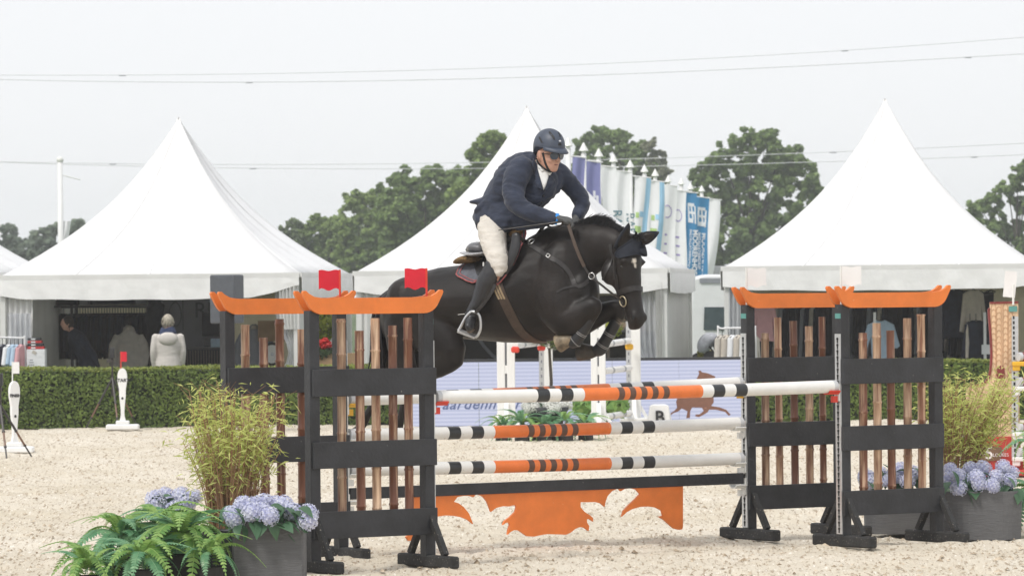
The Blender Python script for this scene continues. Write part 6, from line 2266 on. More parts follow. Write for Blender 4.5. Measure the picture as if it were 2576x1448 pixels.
# ---- eyes and nostrils
M_EYE = mat('eye', (.006, .005, .005), .08, .1, spec=.8)
for px, py in ((1563, 671),):
    p, n = cast(px, py, -.010)
    if p:
        b = MB(); b.ellipsoid(p, .016, .016, .013); b.build('eye', M_EYE, horse, smooth=True)
b = MB(); p = HP(1572, 664, .10) + FNRM * .095 - HSD * .112 * (1 if HSD.dot(V((0, -1, 0))) > 0 else -1); b.ellipsoid(p, .014, .014, .012); b.build('eye', M_EYE, horse, smooth=True)
M_NOSTRIL = mat('nostril', (.003, .003, .003), .8, .1)
p, n = cast(1593, 798, .001)
if p:
    s_, u_ = perp(n)
    b = MB(); b.prism([(.011 * math.cos(a), .021 * math.sin(a)) for a in [i * .6283 for i in range(10)]], p, (s_ * .9 + u_ * .35).normalized(), n.cross((s_ * .9 + u_ * .35).normalized()), .008); b.build('nostril', M_NOSTRIL, horse)
# ---- tail
M_HAIR = mat('black_hair', (.008, .008, .010), .5, .3, 20, spec=.4, stretch=(8, 8, 1))
tb = MB(); rs = random.Random(90)
for k in range(70):
    a, r_ = rs.random() * 6.28, rs.random()
    j = V((rs.gauss(0, .018), rs.gauss(0, .03), 0))
    p = [HP(985, 732, 0) + j * .5, HP(962, 760, .02) + j, HP(953, 820, .03) + j * 1.2, HP(953 + rs.gauss(0, 4), 890, .03) + j * 1.4, HP(950 + rs.gauss(0, 6), rs.uniform(930, 985), .03) + j * 1.2]
    tb.tube(smooth_path(p, 3), [.014] * 6 + [.012] * 4 + [.008, .005, .002][:max(0, 13 - 10)], 5)
tb.build('tail', M_HAIR, horse, smooth=True)
# ---- mane, blown up along the crest
mb_ = MB(); rs = random.Random(91)
crest = smooth_path([HP(1405, 540, 0), HP(1450, 530, 0), HP(1490, 530, .012), HP(1530, 540, .03), HP(1560, 555, .05), HP(1582, 570, .075)], 20)
cr2 = []
for c in crest:
    h = HBVH.ray_cast(c + V((0, 0, .3)), V((0, 0, -1)))
    cr2.append(h[0] if h[0] is not None else c)
for k in range(2600):
    q = rs.random()
    c = cr2[int(q * (len(cr2) - 1))] + HN * rs.gauss(0, .012) + V((0, 0, -.012)) + HE * rs.gauss(0, .008)
    amp = .25 + 1.0 * math.exp(-((q - .42) / .20) ** 2) + .25 * math.exp(-((q - .8) / .15) ** 2)
    L_ = .085 * amp * rs.uniform(.55, 1.1)
    side = HN * (-.35 + rs.gauss(0, .22))
    dirn = (V((0, 0, 1)) * .62 + HE * (.55 - .5 * (1 - q) + rs.gauss(0, .2)) + side).normalized()
    m1 = c + dirn * L_ * .55 + V((0, 0, .012 * amp))
    e = c + dirn * L_ + HE * .03 * amp + V((0, 0, -.004))
    mb_.tube([c, m1, e], [.0030, .0024, .0005], 3, caps=False)
mb_.build('mane', M_HAIR, horse, smooth=True)
fl_ = MB()
for k in range(60):
    c = HP(1592 + rs.gauss(0, 8), 598 + rs.gauss(0, 3), .10) + FNRM * .03
    e = c + FNRM * rs.uniform(.02, .06) + V((rs.gauss(0, .03), rs.gauss(0, .02), rs.uniform(-.05, .03)))
    fl_.tube([c, c.lerp(e, .5) + V((0, 0, .015)), e], [.004, .003, .001], 4, caps=False)
fl_.build('forelock', M_HAIR, horse, smooth=True)
wh = MB()
for k in range(26):
    c = HP(1574 + rs.gauss(0, 3), 812 + rs.gauss(0, 5), .16)
    e = c + V((rs.uniform(-.07, -.01), rs.gauss(0, .02), rs.uniform(-.05, .03)))
    wh.tube([c, c.lerp(e, .5) + V((0, 0, -.01)), e], [.0012, .001, .0005], 3, caps=False)
wh.build('chin_whiskers', mat('pale_hair', (.35, .28, .2), .6, .2), horse)

# ------------------------------------------------------------------ straps laid on the horse
M_LEATHER = mat('dark_leather', (.020, .017, .016), .42, .25, 20, spec=.5, bump=.1)
M_BROWNL = mat('brown_leather', (.062, .040, .028), .5, .25, 14, spec=.5, bump=.1)
M_BUCKLE = mat('bright_metal', (.75, .74, .72), .25, .05, metal=.9)
def ribbon(mb, pts, nrm, w, th, mi=0):
    rings = []
    m = len(pts)
    for k, p in enumerate(pts):
        d = (pts[min(k + 1, m - 1)] - pts[max(k - 1, 0)])
        if d.length < 1e-6: continue
        d.normalize()
        n = (nrm[k] - d * nrm[k].dot(d))
        if n.length < 1e-4: n = perp(d)[1]
        n.normalize()
        s = d.cross(n)
        rings.append([p + s * w / 2 - n * th / 2, p + s * w / 2 + n * th / 2, p - s * w / 2 + n * th / 2, p - s * w / 2 - n * th / 2])
    mb.loft(rings, mi)

def surf_path(pixels, off=.006, fallback=.2, step=6, bvh=None):
    """path on the horse's near surface through the measured places"""
    P_, N_ = [], []
    px = smooth_path([V((x, y, 0)) for x, y in pixels], step)
    last = None
    for q in px:
        p, n = cast(q.x, q.y, off, bvh)
        if p is None or (last is not None and (p - last).length > .25):
            if last is None:
                p, n = HP(q.x, q.y, fallback), HN.copy()
            else:
                lat = (last - HC).dot(HN)
                p, n = HP(q.x, q.y, lat), HN.copy()
        P_.append(p); N_.append(n); last = p
    # even out the normals
    for _ in range(3):
        N_ = [((N_[max(i - 1, 0)] + N_[i] * 2 + N_[min(i + 1, len(N_) - 1)])).normalized() for i in range(len(N_))]
        P_ = [P_[0]] + [(P_[i - 1] + P_[i] * 2 + P_[i + 1]) / 4 for i in range(1, len(P_) - 1)] + [P_[-1]]
    return P_, N_

def strap(name, parent, pixels, w, m_, th=.006, off=.005, fallback=.2):
    P_, N_ = surf_path(pixels, off, fallback)
    b = MB(); ribbon(b, P_, N_, w, th)
    return b.build(name, m_, parent)

def ring_obj(name, parent, c, n, r, t_, m_):
    s_, u_ = perp(n)
    b = MB(); b.tube([c + (s_ * math.cos(a) + u_ * math.sin(a)) * r for a in [2 * math.pi * i / 18 for i in range(19)]], t_, 6)
    return b.build(name, m_, parent, smooth=True)

def buckle(parent, px, py, ang, sz=.03):
    p, n = cast(px, py, .014)
    if p is None: return
    s_ = (HE * math.cos(ang) + V((0, 0, 1)) * math.sin(ang)); s_ = (s_ - n * s_.dot(n)).normalized(); u_ = n.cross(s_)
    b = MB()
    pts = [p + s_ * sz * .5 * a + u_ * sz * .42 * c for a, c in ((-1, -1), (1, -1), (1, 1), (-1, 1), (-1, -1))]
    for i in range(4): b.tube([pts[i], pts[i + 1]], .0035, 5)
    b.build('buckle', M_BUCKLE, parent)

# bridle
bridle = thing('bridle', 'dark leather bridle with reins and a large bit ring on the horse', 'bridle', HP(1560, 640, .2))
strap('headpiece', bridle, [(1536, 614), (1540, 640), (1549, 655)], .028, M_LEATHER)
strap('browband', bridle, [(1549, 637), (1570, 634), (1592, 634)], .022, M_LEATHER)
strap('cheekpiece', bridle, [(1546, 640), (1548, 670), (1550, 700), (1552, 725), (1558, 748), (1563, 758)], .022, M_LEATHER)
strap('throat_lash', bridle, [(1544, 645), (1534, 668), (1522, 690), (1516, 704)], .015, M_LEATHER)
strap('strap_end', bridle, [(1548, 650), (1547, 680), (1545, 702)], .016, M_LEATHER, off=.012)
strap('noseband', bridle, [(1556, 736), (1566, 732), (1582, 727), (1600, 724), (1613, 728)], .042, M_LEATHER, th=.012, off=.008)
strap('cavesson_hanger', bridle, [(1553, 690), (1556, 715), (1556, 736)], .014, M_LEATHER)
bit_c = HP(1567, 757, .24)
p, n = cast(1570, 757, .012)
ring_obj('bit_ring', bridle, p if p else bit_c, n if n else HN, .040, .0055, mat('bit_brass', (.55, .48, .33), .3, .1, metal=.8))
# reins from the hand to the bit
HANDN = HP(1424, 556, .20)
b = MB()
rp = smooth_path([HANDN + V((0.01, 0, 0)), HP(1438, 590, .235), HP(1452, 630, .25), HP(1470, 670, .25), HP(1488, 696, .25), HP(1515, 718, .25), HP(1545, 742, .24), p if p else bit_c], 6)
ribbon(b, rp[:19], [HN] * 19, .026, .006)
b.build('rein', M_BROWNL, bridle)
b = MB(); ribbon(b, rp[18:], [HN] * len(rp[18:]), .016, .006); b.build('rein_end', M_LEATHER, bridle)
b = MB(); ribbon(b, smooth_path([HANDN, HP(1398, 574, .16), HP(1374, 566, .12), HP(1362, 562, .1)], 6), [HN] * 19, .016, .005); b.build('rein_loop', M_LEATHER, bridle)
# fly bonnet over the ears and forehead
M_BONNET = mat('fly_bonnet', (.010, .013, .022), .85, .2, 40, bump=.2, bscale=150)
bon = thing('ear_bonnet', 'dark navy fly bonnet covering the forehead and ears of the horse', 'ear bonnet', HP(1585, 630, .15))
poly = [(1549, 640), (1556, 628), (1570, 618), (1588, 604), (1600, 602), (1612, 610), (1620, 622), (1624, 640), (1620, 644), (1600, 640), (1586, 642), (1570, 648), (1556, 648)]
b = MB()
# grid of casts inside the outline
cx_, cy_ = 1588, 626
rows = 7
outer = smooth_path([V((x, y, 0)) for x, y in poly + [poly[0]]], 3)[:-1]
vs_ = []
ok = True
c0, n0 = cast(cx_, cy_, .009)
vs_.append(c0)
lastp = {}
for r_ in range(1, rows + 1):
    for i, q in enumerate(outer):
        x, y = lerp(cx_, q.x, r_ / rows), lerp(cy_, q.y, r_ / rows)
        p, n = cast(x, y, .009)
        if p is None or (p - (lastp.get(i) or c0)).length > .06:
            p = (lastp.get(i) or c0) + (HP(x, y, .1) - HP(lerp(cx_, q.x, (r_ - 1) / rows), lerp(cy_, q.y, (r_ - 1) / rows), .1))
        lastp[i] = p
        vs_.append(p)
m = len(outer)
fs_ = [(0, 1 + i, 1 + (i + 1) % m) for i in range(m)]
for r_ in range(rows - 1):
    for i in range(m):
        fs_.append((1 + r_ * m + i, 1 + (r_ + 1) * m + i, 1 + (r_ + 1) * m + (i + 1) % m, 1 + r_ * m + (i + 1) % m))
b.add(vs_, fs_)
o = b.build('forehead_cover', M_BONNET, bon, smooth=True)
so = o.modifiers.new('s', 'SOLIDIFY'); so.thickness = .006; so.offset = 1
for nm_, (e0, e1), wd_ in (('ear_cover', EARN, .060), ('ear_cover', EARF, .050)):
    ax = e1 - e0; s_, u_ = perp(ax, FNRM)
    eb = MB(); rg_ = []
    for q, w_ in ((-.05, .88), (.15, 1.0), (.35, 1.02), (.55, .90), (.75, .64), (.9, .38), (1.0, .14), (1.03, .03)):
        c_ = e0 + ax * q + u_ * (.012 * math.sin(q * 3))
        rg_.append([c_ + s_ * wd_ * w_ * math.cos(a_) + u_ * wd_ * .56 * w_ * math.sin(a_) * (.25 if math.sin(a_) > .3 and .05 < q < .8 else 1) for a_ in [2 * math.pi * i_ / 16 for i_ in range(16)]])
    eb.loft(rg_); eb.build(nm_, M_BONNET, bon, smooth=True)
b = MB(); pts = [vs_[1 + (rows - 1) * m + i] for i in range(m)]; b.tube(pts + [pts[0]], .006, 6); b.build('piping', M_BONNET, bon, smooth=True)

# breastplate
bpl = thing('breastplate', 'dark leather breastplate strap with buckles across the horse shoulder', 'breastplate', HP(1400, 640, .25))
strap('shoulder_strap', bpl, [(1303, 597), (1320, 607), (1340, 620), (1360, 632), (1385, 648), (1410, 662), (1428, 680), (1440, 702), (1446, 716)], .034, M_LEATHER, th=.008)
strap('wither_strap', bpl, [(1338, 607), (1350, 592), (1362, 577), (1368, 567)], .026, M_LEATHER, th=.008)
strap('chest_strap', bpl, [(1446, 714), (1458, 722), (1470, 716), (1480, 708)], .02, M_LEATHER)
strap('martingale', bpl, [(1400, 735), (1415, 726), (1440, 720), (1462, 716), (1476, 706), (1486, 696)], .014, M_LEATHER)
buckle(bpl, 1316, 603, -.5); buckle(bpl, 1381, 644, -.6)
p, n = cast(1338, 610, .012)
if p: ring_obj('strap_ring', bpl, p, n, .026, .0045, M_BUCKLE)
ring_obj('martingale_ring', bpl, HP(1488, 694, .25), HN, .024, .004, M_BUCKLE)

# leg boots
M_BOOTP = mat('leg_boot', (.015, .016, .018), .45, .2, 14, bump=.1, spec=.5)
M_TAPE = mat('boot_tape', (.42, .41, .40), .6, .2, 60)
def leg_boot(pts, label, cols=(0.45, .75)):
    t = thing('leg_boot', label, 'horse boot', HP(pts[0][0], pts[0][1], pts[0][2]), 0, 'protective boots on the forelegs')
    b = MB(); chain(b, pts, 14, 3); o = b.build('shell', M_BOOTP, t, smooth=True)
    for q in cols:
        k = q * (len(pts) - 1); i = int(k); f = k - i
        a, c = pts[i], pts[min(i + 1, len(pts) - 1)]
        g_ = [lerp(a[j], c[j], f) for j in range(5)]
        e_ = [lerp(a[j], c[j], min(1, f + .16)) for j in range(5)]
        b = MB()
        for w_ in (0, 1):
            x = [lerp(g_[j], e_[j], w_) for j in range(5)]
            y_ = [lerp(g_[j], e_[j], w_ + .25) for j in range(5)]
            P0, P1_ = HP(*x[:3]), HP(*y_[:3])
            d = (P1_ - P0).normalized(); l = (HN - d * HN.dot(d)).normalized(); u = d.cross(l)
            rg = [[P + (u * math.cos(a_) * (x[3] + .003) + l * math.sin(a_) * (x[4] + .003)) for a_ in [2 * math.pi * i2 / 14 for i2 in range(14)]] for P in (P0, P1_)]
            b.loft(rg)
        b.build('fastening_tape', M_TAPE, t)
leg_boot([(1487, 795, .18, .046, .044), (1474, 818, .18, .047, .045), (1460, 840, .18, .048, .046), (1448, 856, .18, .056, .050), (1441, 862, .18, .044, .044)], 'dark protective boot on the nearer, higher foreleg')
leg_boot([(1550, 808, -.185, .046, .044), (1537, 832, -.18, .046, .044), (1523, 856, -.18, .046, .045), (1511, 876, -.18, .055, .050), (1500, 882, -.18, .046, .044)], 'dark protective boot with taped straps on the farther, lower foreleg', (.3, .62))

# ------------------------------------------------------------------ saddle
M_SADDLE = mat('saddle_black', (.016, .016, .018), .38, .2, 14, spec=.55, bump=.08)
M_PAD = mat('saddle_pad', (.115, .12, .14), .85, .2, 16, bump=.5, bscale=45)
M_TRIM = mat('pad_trim', (.36, .10, .10), .8, .3, 60)
M_FLEECE = mat('fleece', (.20, .125, .055), .95, .4, 26, bump=.9, bscale=60)
saddle = thing('saddle', 'black jumping saddle with grey pad, brown girth and steel stirrup', 'saddle', HP(1260, 650, .2))
def patch_on(name, outline, c, off, th, m_, parent=None, rows=6, sub=2):
    ol_ = smooth_path([V((x, y, 0)) for x, y in outline + [outline[0]]], sub)[:-1]
    c0, n0 = cast(c[0], c[1], off)
    vs_, last = [c0], {}
    for r_ in range(1, rows + 1):
        for i, q in enumerate(ol_):
            x, y = lerp(c[0], q.x, r_ / rows), lerp(c[1], q.y, r_ / rows)
            p, n = cast(x, y, off)
            if p is None or (p - last.get(i, c0)).length > .14:
                xp, yp = lerp(c[0], q.x, (r_ - 1) / rows), lerp(c[1], q.y, (r_ - 1) / rows)
                p = last.get(i, c0) + (HP(x, y, .2) - HP(xp, yp, .2)) - HN * .01
            last[i] = p; vs_.append(p)
    m = len(ol_)
    fs_ = [(0, 1 + i, 1 + (i + 1) % m) for i in range(m)] + [(1 + r_ * m + i, 1 + (r_ + 1) * m + i, 1 + (r_ + 1) * m + (i + 1) % m, 1 + r_ * m + (i + 1) % m) for r_ in range(rows - 1) for i in range(m)]
    b = MB(); b.add(vs_, fs_)
    o = b.build(name, m_, parent or saddle, smooth=True)
    so = o.modifiers.new('s', 'SOLIDIFY'); so.thickness = th; so.offset = 0
    return o, [vs_[1 + (rows - 1) * m + i] for i in range(m)]
PADO = [(1160, 672), (1185, 655), (1225, 640), (1270, 610), (1300, 580), (1315, 577), (1319, 590), (1312, 625), (1295, 665), (1270, 700), (1253, 717), (1240, 712), (1215, 705), (1192, 713), (1165, 702), (1150, 692)]
o, edge = patch_on('saddle_pad', PADO, (1240, 665), .012, .014, M_PAD)
b = MB(); b.tube([p + HN * .008 for p in edge] + [edge[0] + HN * .008], .006, 5); b.build('pad_trim', M_TRIM, saddle, smooth=True)
b = MB(); ce = V((0, 0, 0))
for p in edge: ce += p
ce /= len(edge)
inn = [p.lerp(ce, .10) + HN * .012 for p in edge]
b.tube(inn + [inn[0]], .004, 5); b.build('pad_stitching', M_TRIM, saddle, smooth=True)
patch_on('flap', [(1200, 652), (1225, 635), (1262, 600), (1290, 586), (1303, 598), (1302, 625), (1288, 665), (1268, 700), (1254, 706), (1236, 700), (1222, 708), (1204, 696), (1196, 672)], (1250, 655), .030, .014, M_SADDLE)
chain_b = MB()
b = MB(); chain(b, [(1298, 590, .25, .035, .02), (1296, 620, .27, .045, .022), (1284, 655, .29, .040, .02), (1270, 685, .29, .028, .016)], 12); b.build('knee_block', M_SADDLE, saddle, smooth=True)
b = MB(); chain(b, [(1205, 640, .0, .05, .17), (1230, 628, .0, .055, .17), (1262, 612, 0, .05, .13), (1290, 592, 0, .05, .10), (1304, 578, 0, .04, .07)], 14)
chain(b, [(1190, 628, .0, .040, .13), (1204, 628, 0, .050, .17), (1222, 634, 0, .045, .17)], 14)
mesh_obj('seat', remesh(b, 'seat', .012, 4), M_SADDLE, saddle)
b = MB(); chain(b, [(1189, 623, .08, .034, .10), (1200, 621, .08, .042, .13), (1222, 624, .08, .042, .13)], 12); b.build('cantle', mat('cantle_pewter', (.13, .13, .14), .25, .1, 10, spec=.6), saddle, smooth=True)
b = MB(); chain(b, [(1186, 638, .1, .014, .12), (1200, 640, .13, .016, .14), (1226, 637, .14, .015, .12)], 12); b.build('cantle_band', mat('cantle_band', (.38, .38, .39), .4, .3, 60), saddle, smooth=True)
b = MB(); chain(b, [(1168, 655, .08, .024, .11), (1176, 652, .10, .032, .13), (1196, 650, .12, .030, .14)], 14); b.build('fleece_roll', M_FLEECE, saddle, smooth=True)
b = MB(); chain(b, [(1293, 588, .06, .030, .06), (1303, 584, .07, .034, .07), (1310, 580, .05, .024, .05)], 14); b.build('fleece_pommel', M_FLEECE, saddle, smooth=True)
strap('girth', saddle, [(1252, 712), (1262, 740), (1275, 770), (1290, 800), (1305, 825), (1325, 845), (1350, 857), (1375, 858)], .072, M_BROWNL, th=.010)
P_, N_ = surf_path([(1248, 715), (1256, 735), (1264, 752)], .014)
for k in (-1, 0, 1):
    b = MB(); s_ = HE
    ribbon(b, [p + HE * k * .024 for p in P_], N_, .014, .004); b.build('girth_elastic', mat('elastic_tan', (.30, .22, .13), .7, .2, 30), saddle)
# stirrup leather and iron
b = MB(); ribbon(b, smooth_path([HP(1246, 715, .43), HP(1235, 738, .435), HP(1218, 762, .43), HP(1196, 786, .42)], 5), [HN] * 16, .026, .006); b.build('stirrup_leather', M_LEATHER, saddle)
SI = [HP(x, y, l) for x, y, l in ((1185, 783, .41), (1172, 797, .415), (1158, 823, .42), (1153, 831, .42))]
SI2 = [HP(x, y, l) for x, y, l in ((1185, 783, .41), (1200, 786, .41), (1208, 800, .40), (1209, 825, .395), (1202, 843, .395), (1196, 847, .395))]
b = MB(); M_STL = mat('stirrup_steel', (.62, .63, .64), .3, .08, 20, metal=.6)
b.tube(smooth_path(SI, 4), .011, 8); b.tube(smooth_path(SI2, 4), .011, 8); b.build('stirrup_iron', M_STL, saddle, smooth=True)
b = MB(); b.bar(SI[-1], SI2[-1], .055, .016, up=V((-.3, -.2, 1))); b.build('stirrup_tread', M_STL, saddle)
# the other stirrup
SI = [HP(x, y, -.41) for x, y in ((1205, 783), (1192, 800), (1180, 830))]; SI2 = [HP(x, y, -.41) for x, y in ((1205, 783), (1222, 800), (1226, 838))]
b = MB(); b.tube(SI, .011, 8); b.tube(SI2, .011, 8); b.bar(SI[-1], SI2[-1], .055, .016); b.build('stirrup_iron', M_STL, saddle)

# ================================================================== RIDER
M_SKIN = mat('skin', (.53, .295, .215), .5, .14, 22, bump=.05, spec=.4)
M_JACKET = mat('navy_jacket', (.019, .027, .052), .8, .15, 10, bump=.8, bscale=7, sheen=.15, stretch=(1, 1, 1.6), bdist=.035)
M_SHIRT = mat('white_shirt', (.78, .78, .77), .8, .03, 20, bump=.2, bscale=30)
M_BREECH = mat('beige_breeches', (.64, .60, .54), .75, .07, 9, bump=.8, bscale=8, stretch=(1, 1, 2.2), bdist=.03)
M_RBOOT = mat('black_riding_boot', (.016, .016, .018), .32, .2, 12, spec=.6, bump=.12, bscale=14)
M_GLOVE = mat('dark_glove', (.075, .077, .077), .7, .2, 30, bump=.3, bscale=60)
M_HELMET = mat('navy_helmet', (.050, .064, .095), .48, .08, 8, spec=.55)
M_HELMD = mat('helmet_vent', (.010, .011, .013), .6, .1)
M_GLASS = mat('dark_lens', (.010, .035, .075), .08, .1, spec=.9)  # blue in the lens colour stands in for a reflection
TYAW = R(48)
TF = V((math.cos(TYAW), -math.sin(TYAW), 0)); TL = V((-math.sin(TYAW), -math.cos(TYAW), 0))

def vchain(mb, pts, side, n=16, sub=3):
    """pts: (Vector, radius across the side vector, radius along the side vector)"""
    path = smooth_path([p[0] for p in pts], sub)
    m = len(path)
    out = []
    for k, c in enumerate(path):
        q = k / sub
        i = min(int(q), len(pts) - 2); f = q - i
        a, b = lerp(pts[i][1], pts[i + 1][1], f), lerp(pts[i][2], pts[i + 1][2], f)
        d = (path[min(k + 1, m - 1)] - path[max(k - 1, 0)]).normalized()
        l = (side - d * side.dot(d)).normalized(); u = d.cross(l).normalized()
        ring = lambda c_, s: [c_ + (u * a * math.cos(t_) + l * b * math.sin(t_)) * s for t_ in [2 * math.pi * i_ / n for i_ in range(n)]]
        if k == 0:
            out.append(ring(c - d * min(a, b) * .6, .5))
        out.append(ring(c, 1.0))
        if k == m - 1:
            out.append(ring(c + d * min(a, b) * .6, .5))
    mb.loft(out)

rider = thing('person', 'rider in navy jacket, beige breeches, black boots and helmet leaning over the horse neck', 'person', HP(1240, 600, 0))
# ---- head frame: face looks right, towards the camera and slightly down
HYAW = R(50)
hf = V((math.cos(HYAW), -math.sin(HYAW), -.16)).normalized()
hl_ = hf.cross(V((0, 0, 1))).normalized()            # to the face's left... sideways axis
hu = hl_.cross(hf).normalized()
hu = (hu + hf * .0).normalized()
H0 = HP(1381, 388, .06)                               # centre of the head at eye level
def HH_(f, s, u):
    return H0 + hf * f + hl_ * s + hu * u
body = MB()
# skull and face: rings up the head (height, centre forward, half depth, half width)
hr = [(-.130, .050, .024, .026), (-.122, .046, .044, .044), (-.100, .028, .066, .060), (-.070, .013, .084, .070), (-.040, .006, .094, .076), (.0, -.002, .101, .079), (.04, -.004, .102, .080), (.075, -.008, .095, .074), (.105, -.010, .074, .058), (.120, -.010, .04, .03)]
rings = []
for u_, f_, rd, rw in hr:
    rings.append([HH_(f_ + rd * math.cos(a), rw * math.sin(a), u_) for a in [2 * math.pi * i / 20 for i in range(20)]])
body.loft(rings)
# nose, brow, lips, chin, ears
rings = []
for u_, f_, w_, dp in ((.012, .092, .010, .010), (-.010, .106, .012, .014), (-.030, .116, .017, .018), (-.040, .112, .020, .014), (-.047, .098, .012, .010)):
    rings.append([HH_(f_ + dp * math.cos(a) * .8, w_ * math.sin(a), u_) for a in [2 * math.pi * i / 10 for i in range(10)]])
body.loft(rings)
body.ellipsoid(HH_(.088, 0, .024), .020, .034, .012, Matrix((hf, hl_, hu)).transposed())
body.ellipsoid(HH_(.089, 0, -.062), .012, .026, .007, Matrix((hf, hl_, hu)).transposed())
body.ellipsoid(HH_(.086, 0, -.076), .012, .022, .008, Matrix((hf, hl_, hu)).transposed())
body.ellipsoid(HH_(.076, 0, -.106), .020, .024, .018, Matrix((hf, hl_, hu)).transposed())
for s in (-1, 1):
    body.ellipsoid(HH_(.062, .036 * s, -.038), .030, .028, .030, Matrix((hf, hl_, hu)).transposed())
    body.ellipsoid(HH_(-.016, .084 * s, -.008), .026, .013, .040, Matrix((hf, hl_, hu)).transposed())
    body.ellipsoid(HH_(-.006, .074 * s, -.040), .012, .010, .014, Matrix((hf, hl_, hu)).transposed())
# neck
vchain(body, [(HP(1352, 424, .03), .050, .050), (HP(1360, 409, .045), .060, .060), (HH_(-.012, 0, -.07), .062, .062), (HH_(-.01, 0, -.03), .055, .055)], TL, 14)
# trunk and limbs underneath the clothes
TOR = [(1246, 570, 0, .09, .12), (1252, 548, 0, .12, .155), (1270, 515, .0, .11, .145), (1292, 475, .01, .12, .17), (1318, 442, .02, .115, .165), (1336, 422, .03, .08, .11), (1348, 410, .03, .05, .055)]
vchain(body, [(HP(x, y, l), a, b) for x, y, l, a, b in TOR], TL, 18)
ARMN = [(1306, 440, .15, .055, .055), (1296, 478, .235, .054, .054), (1304, 513, .275, .048, .048), (1345, 534, .27, .043, .043), (1385, 547, .22, .032, .034), (1402, 551, .20, .028, .032)]
ARMF = [(1392, 432, -.16, .060, .060), (1428, 462, -.20, .056, .056), (1460, 500, -.20, .048, .048), (1462, 524, -.16, .042, .042), (1452, 546, -.10, .032, .034), (1446, 556, -.08, .028, .032)]
LEGN = [(1240, 562, .10, .10, .09), (1241, 600, .20, .080, .078), (1252, 645, .28, .068, .064), (1250, 672, .31, .060, .056), (1230, 712, .33, .056, .052), (1200, 758, .35, .040, .038), (1187, 784, .36, .042, .038), (1186, 806, .38, .038, .040), (1180, 824, .43, .026, .034)]
LEGF = [(x, y, -l, a, b) for x, y, l, a, b in LEGN]
for ch in (ARMN, ARMF, LEGN, LEGF):
    chain(body, ch, 12, 3)
body_me = remesh(body, 'body', .0065, 3, .45)
RBVH = bvh_of(body_me)
mesh_obj('body', body_me, M_SKIN, rider)

# ---- breeches
br = MB()
for s in (1, -1):
    chain(br, [(1240, 552, .07 * s, .125, .120), (1238, 582, .15 * s, .112, .108), (1242, 612, .22 * s, .098, .094), (1250, 642, .285 * s, .088, .080), (1255, 662, .315 * s, .080, .074), (1257, 676, .330 * s, .056, .066), (1256, 687, .338 * s, .030, .050)], 16, 3)
chain(br, [(1234, 545, 0, .105, .16), (1243, 560, 0, .125, .165), (1258, 575, 0, .11, .14)], 16)
br_me = remesh(br, 'breeches', .009, 4)
wrinkle(br_me, .0065, (7, 7, 15), 1.0)
mesh_obj('breeches', br_me, M_BREECH, rider)
# ---- riding boots
for s in (1, -1):
    bt = MB()
    chain(bt, [(1241, 666, .312 * s, .070, .062), (1234, 690, .324 * s, .078, .070), (1224, 708, .335 * s, .080, .070), (1211, 740, .35 * s, .066, .058), (1199, 764, .362 * s, .050, .047), (1191, 779, .366 * s, .046, .045), (1186, 795, .372 * s, .050, .045)], 16, 3)
    chain(bt, [(1182, 790, .35 * s, .044, .038), (1185, 803, .38 * s, .045, .043), (1183, 814, .43 * s, .038, .044), (1179, 824, .475 * s, .026, .036)], 14, 3)
    bt_me = remesh(bt, 'riding_boot', .008, 2)
    zc_ = HP(1194, 776, .36).z
    wrinkle(bt_me, .0075, (4, 4, 34), .3, mask=lambda p_: math.exp(-((p_.z - zc_) / .05) ** 2) + .12)
    bo = mesh_obj('riding_boot', bt_me, M_RBOOT, rider)
    if s == 1:
        b = MB(); c = [HP(1176, 820, .37), HP(1186, 829, .42), HP(1181, 834, .475)]; b.tube(c, [.02, .026, .022], 8, flat=.5); b.build('sole', mat('boot_sole', (.13, .10, .075), .7, .3, 20), bo, smooth=True)
        b = MB(); q0 = HP(1172, 789, .37); b.tube([q0, HP(1160, 790, .37), HP(1152, 791, .37)], .004, 5); b.build('spur', M_BUCKLE, bo)
        b = MB(); b.box(HP(1216, 664, .36), (.012, .012, .030)); b.build('zip_pull', M_BUCKLE, bo)
# ---- jacket: trunk, skirts and sleeves in one skin
jk = MB()
JT = [(1244, 566, 0, .160, .190), (1250, 548, 0, .165, .195), (1262, 524, 0, .155, .185), (1280, 492, .0, .158, .195), (1302, 457, .01, .165, .212), (1324, 430, .02, .150, .208), (1340, 412, .025, .115, .160), (1349, 402, .03, .078, .088)]
vchain(jk, [(HP(x, y, l), a, b) for x, y, l, a, b in JT], TL, 22)
chain(jk, [(1312, 424, .15, .098, .098), (1299, 446, .205, .096, .092), (1292, 482, .255, .086, .082), (1300, 513, .285, .076, .074), (1330, 532, .28, .064, .064), (1364, 543, .24, .056, .056), (1392, 549, .21, .047, .047)], 16, 3)
chain(jk, [(1368, 420, -.10, .086, .080), (1400, 434, -.17, .084, .080), (1432, 464, -.21, .074, .072), (1461, 499, -.21, .064, .064), (1464, 522, -.17, .056, .056), (1453, 543, -.11, .046, .046)], 16, 3)
chain(jk, [(1352, 430, -.02, .12, .12), (1362, 452, .0, .125, .125), (1356, 478, .02, .115, .12), (1338, 500, .03, .105, .12), (1320, 520, .03, .10, .13), (1300, 540, .04, .10, .12)], 16)
chain(jk, [(1385, 432, -.12, .09, .08), (1392, 452, -.12, .085, .075), (1384, 472, -.08, .075, .075), (1368, 490, -.03, .06, .07)], 14)
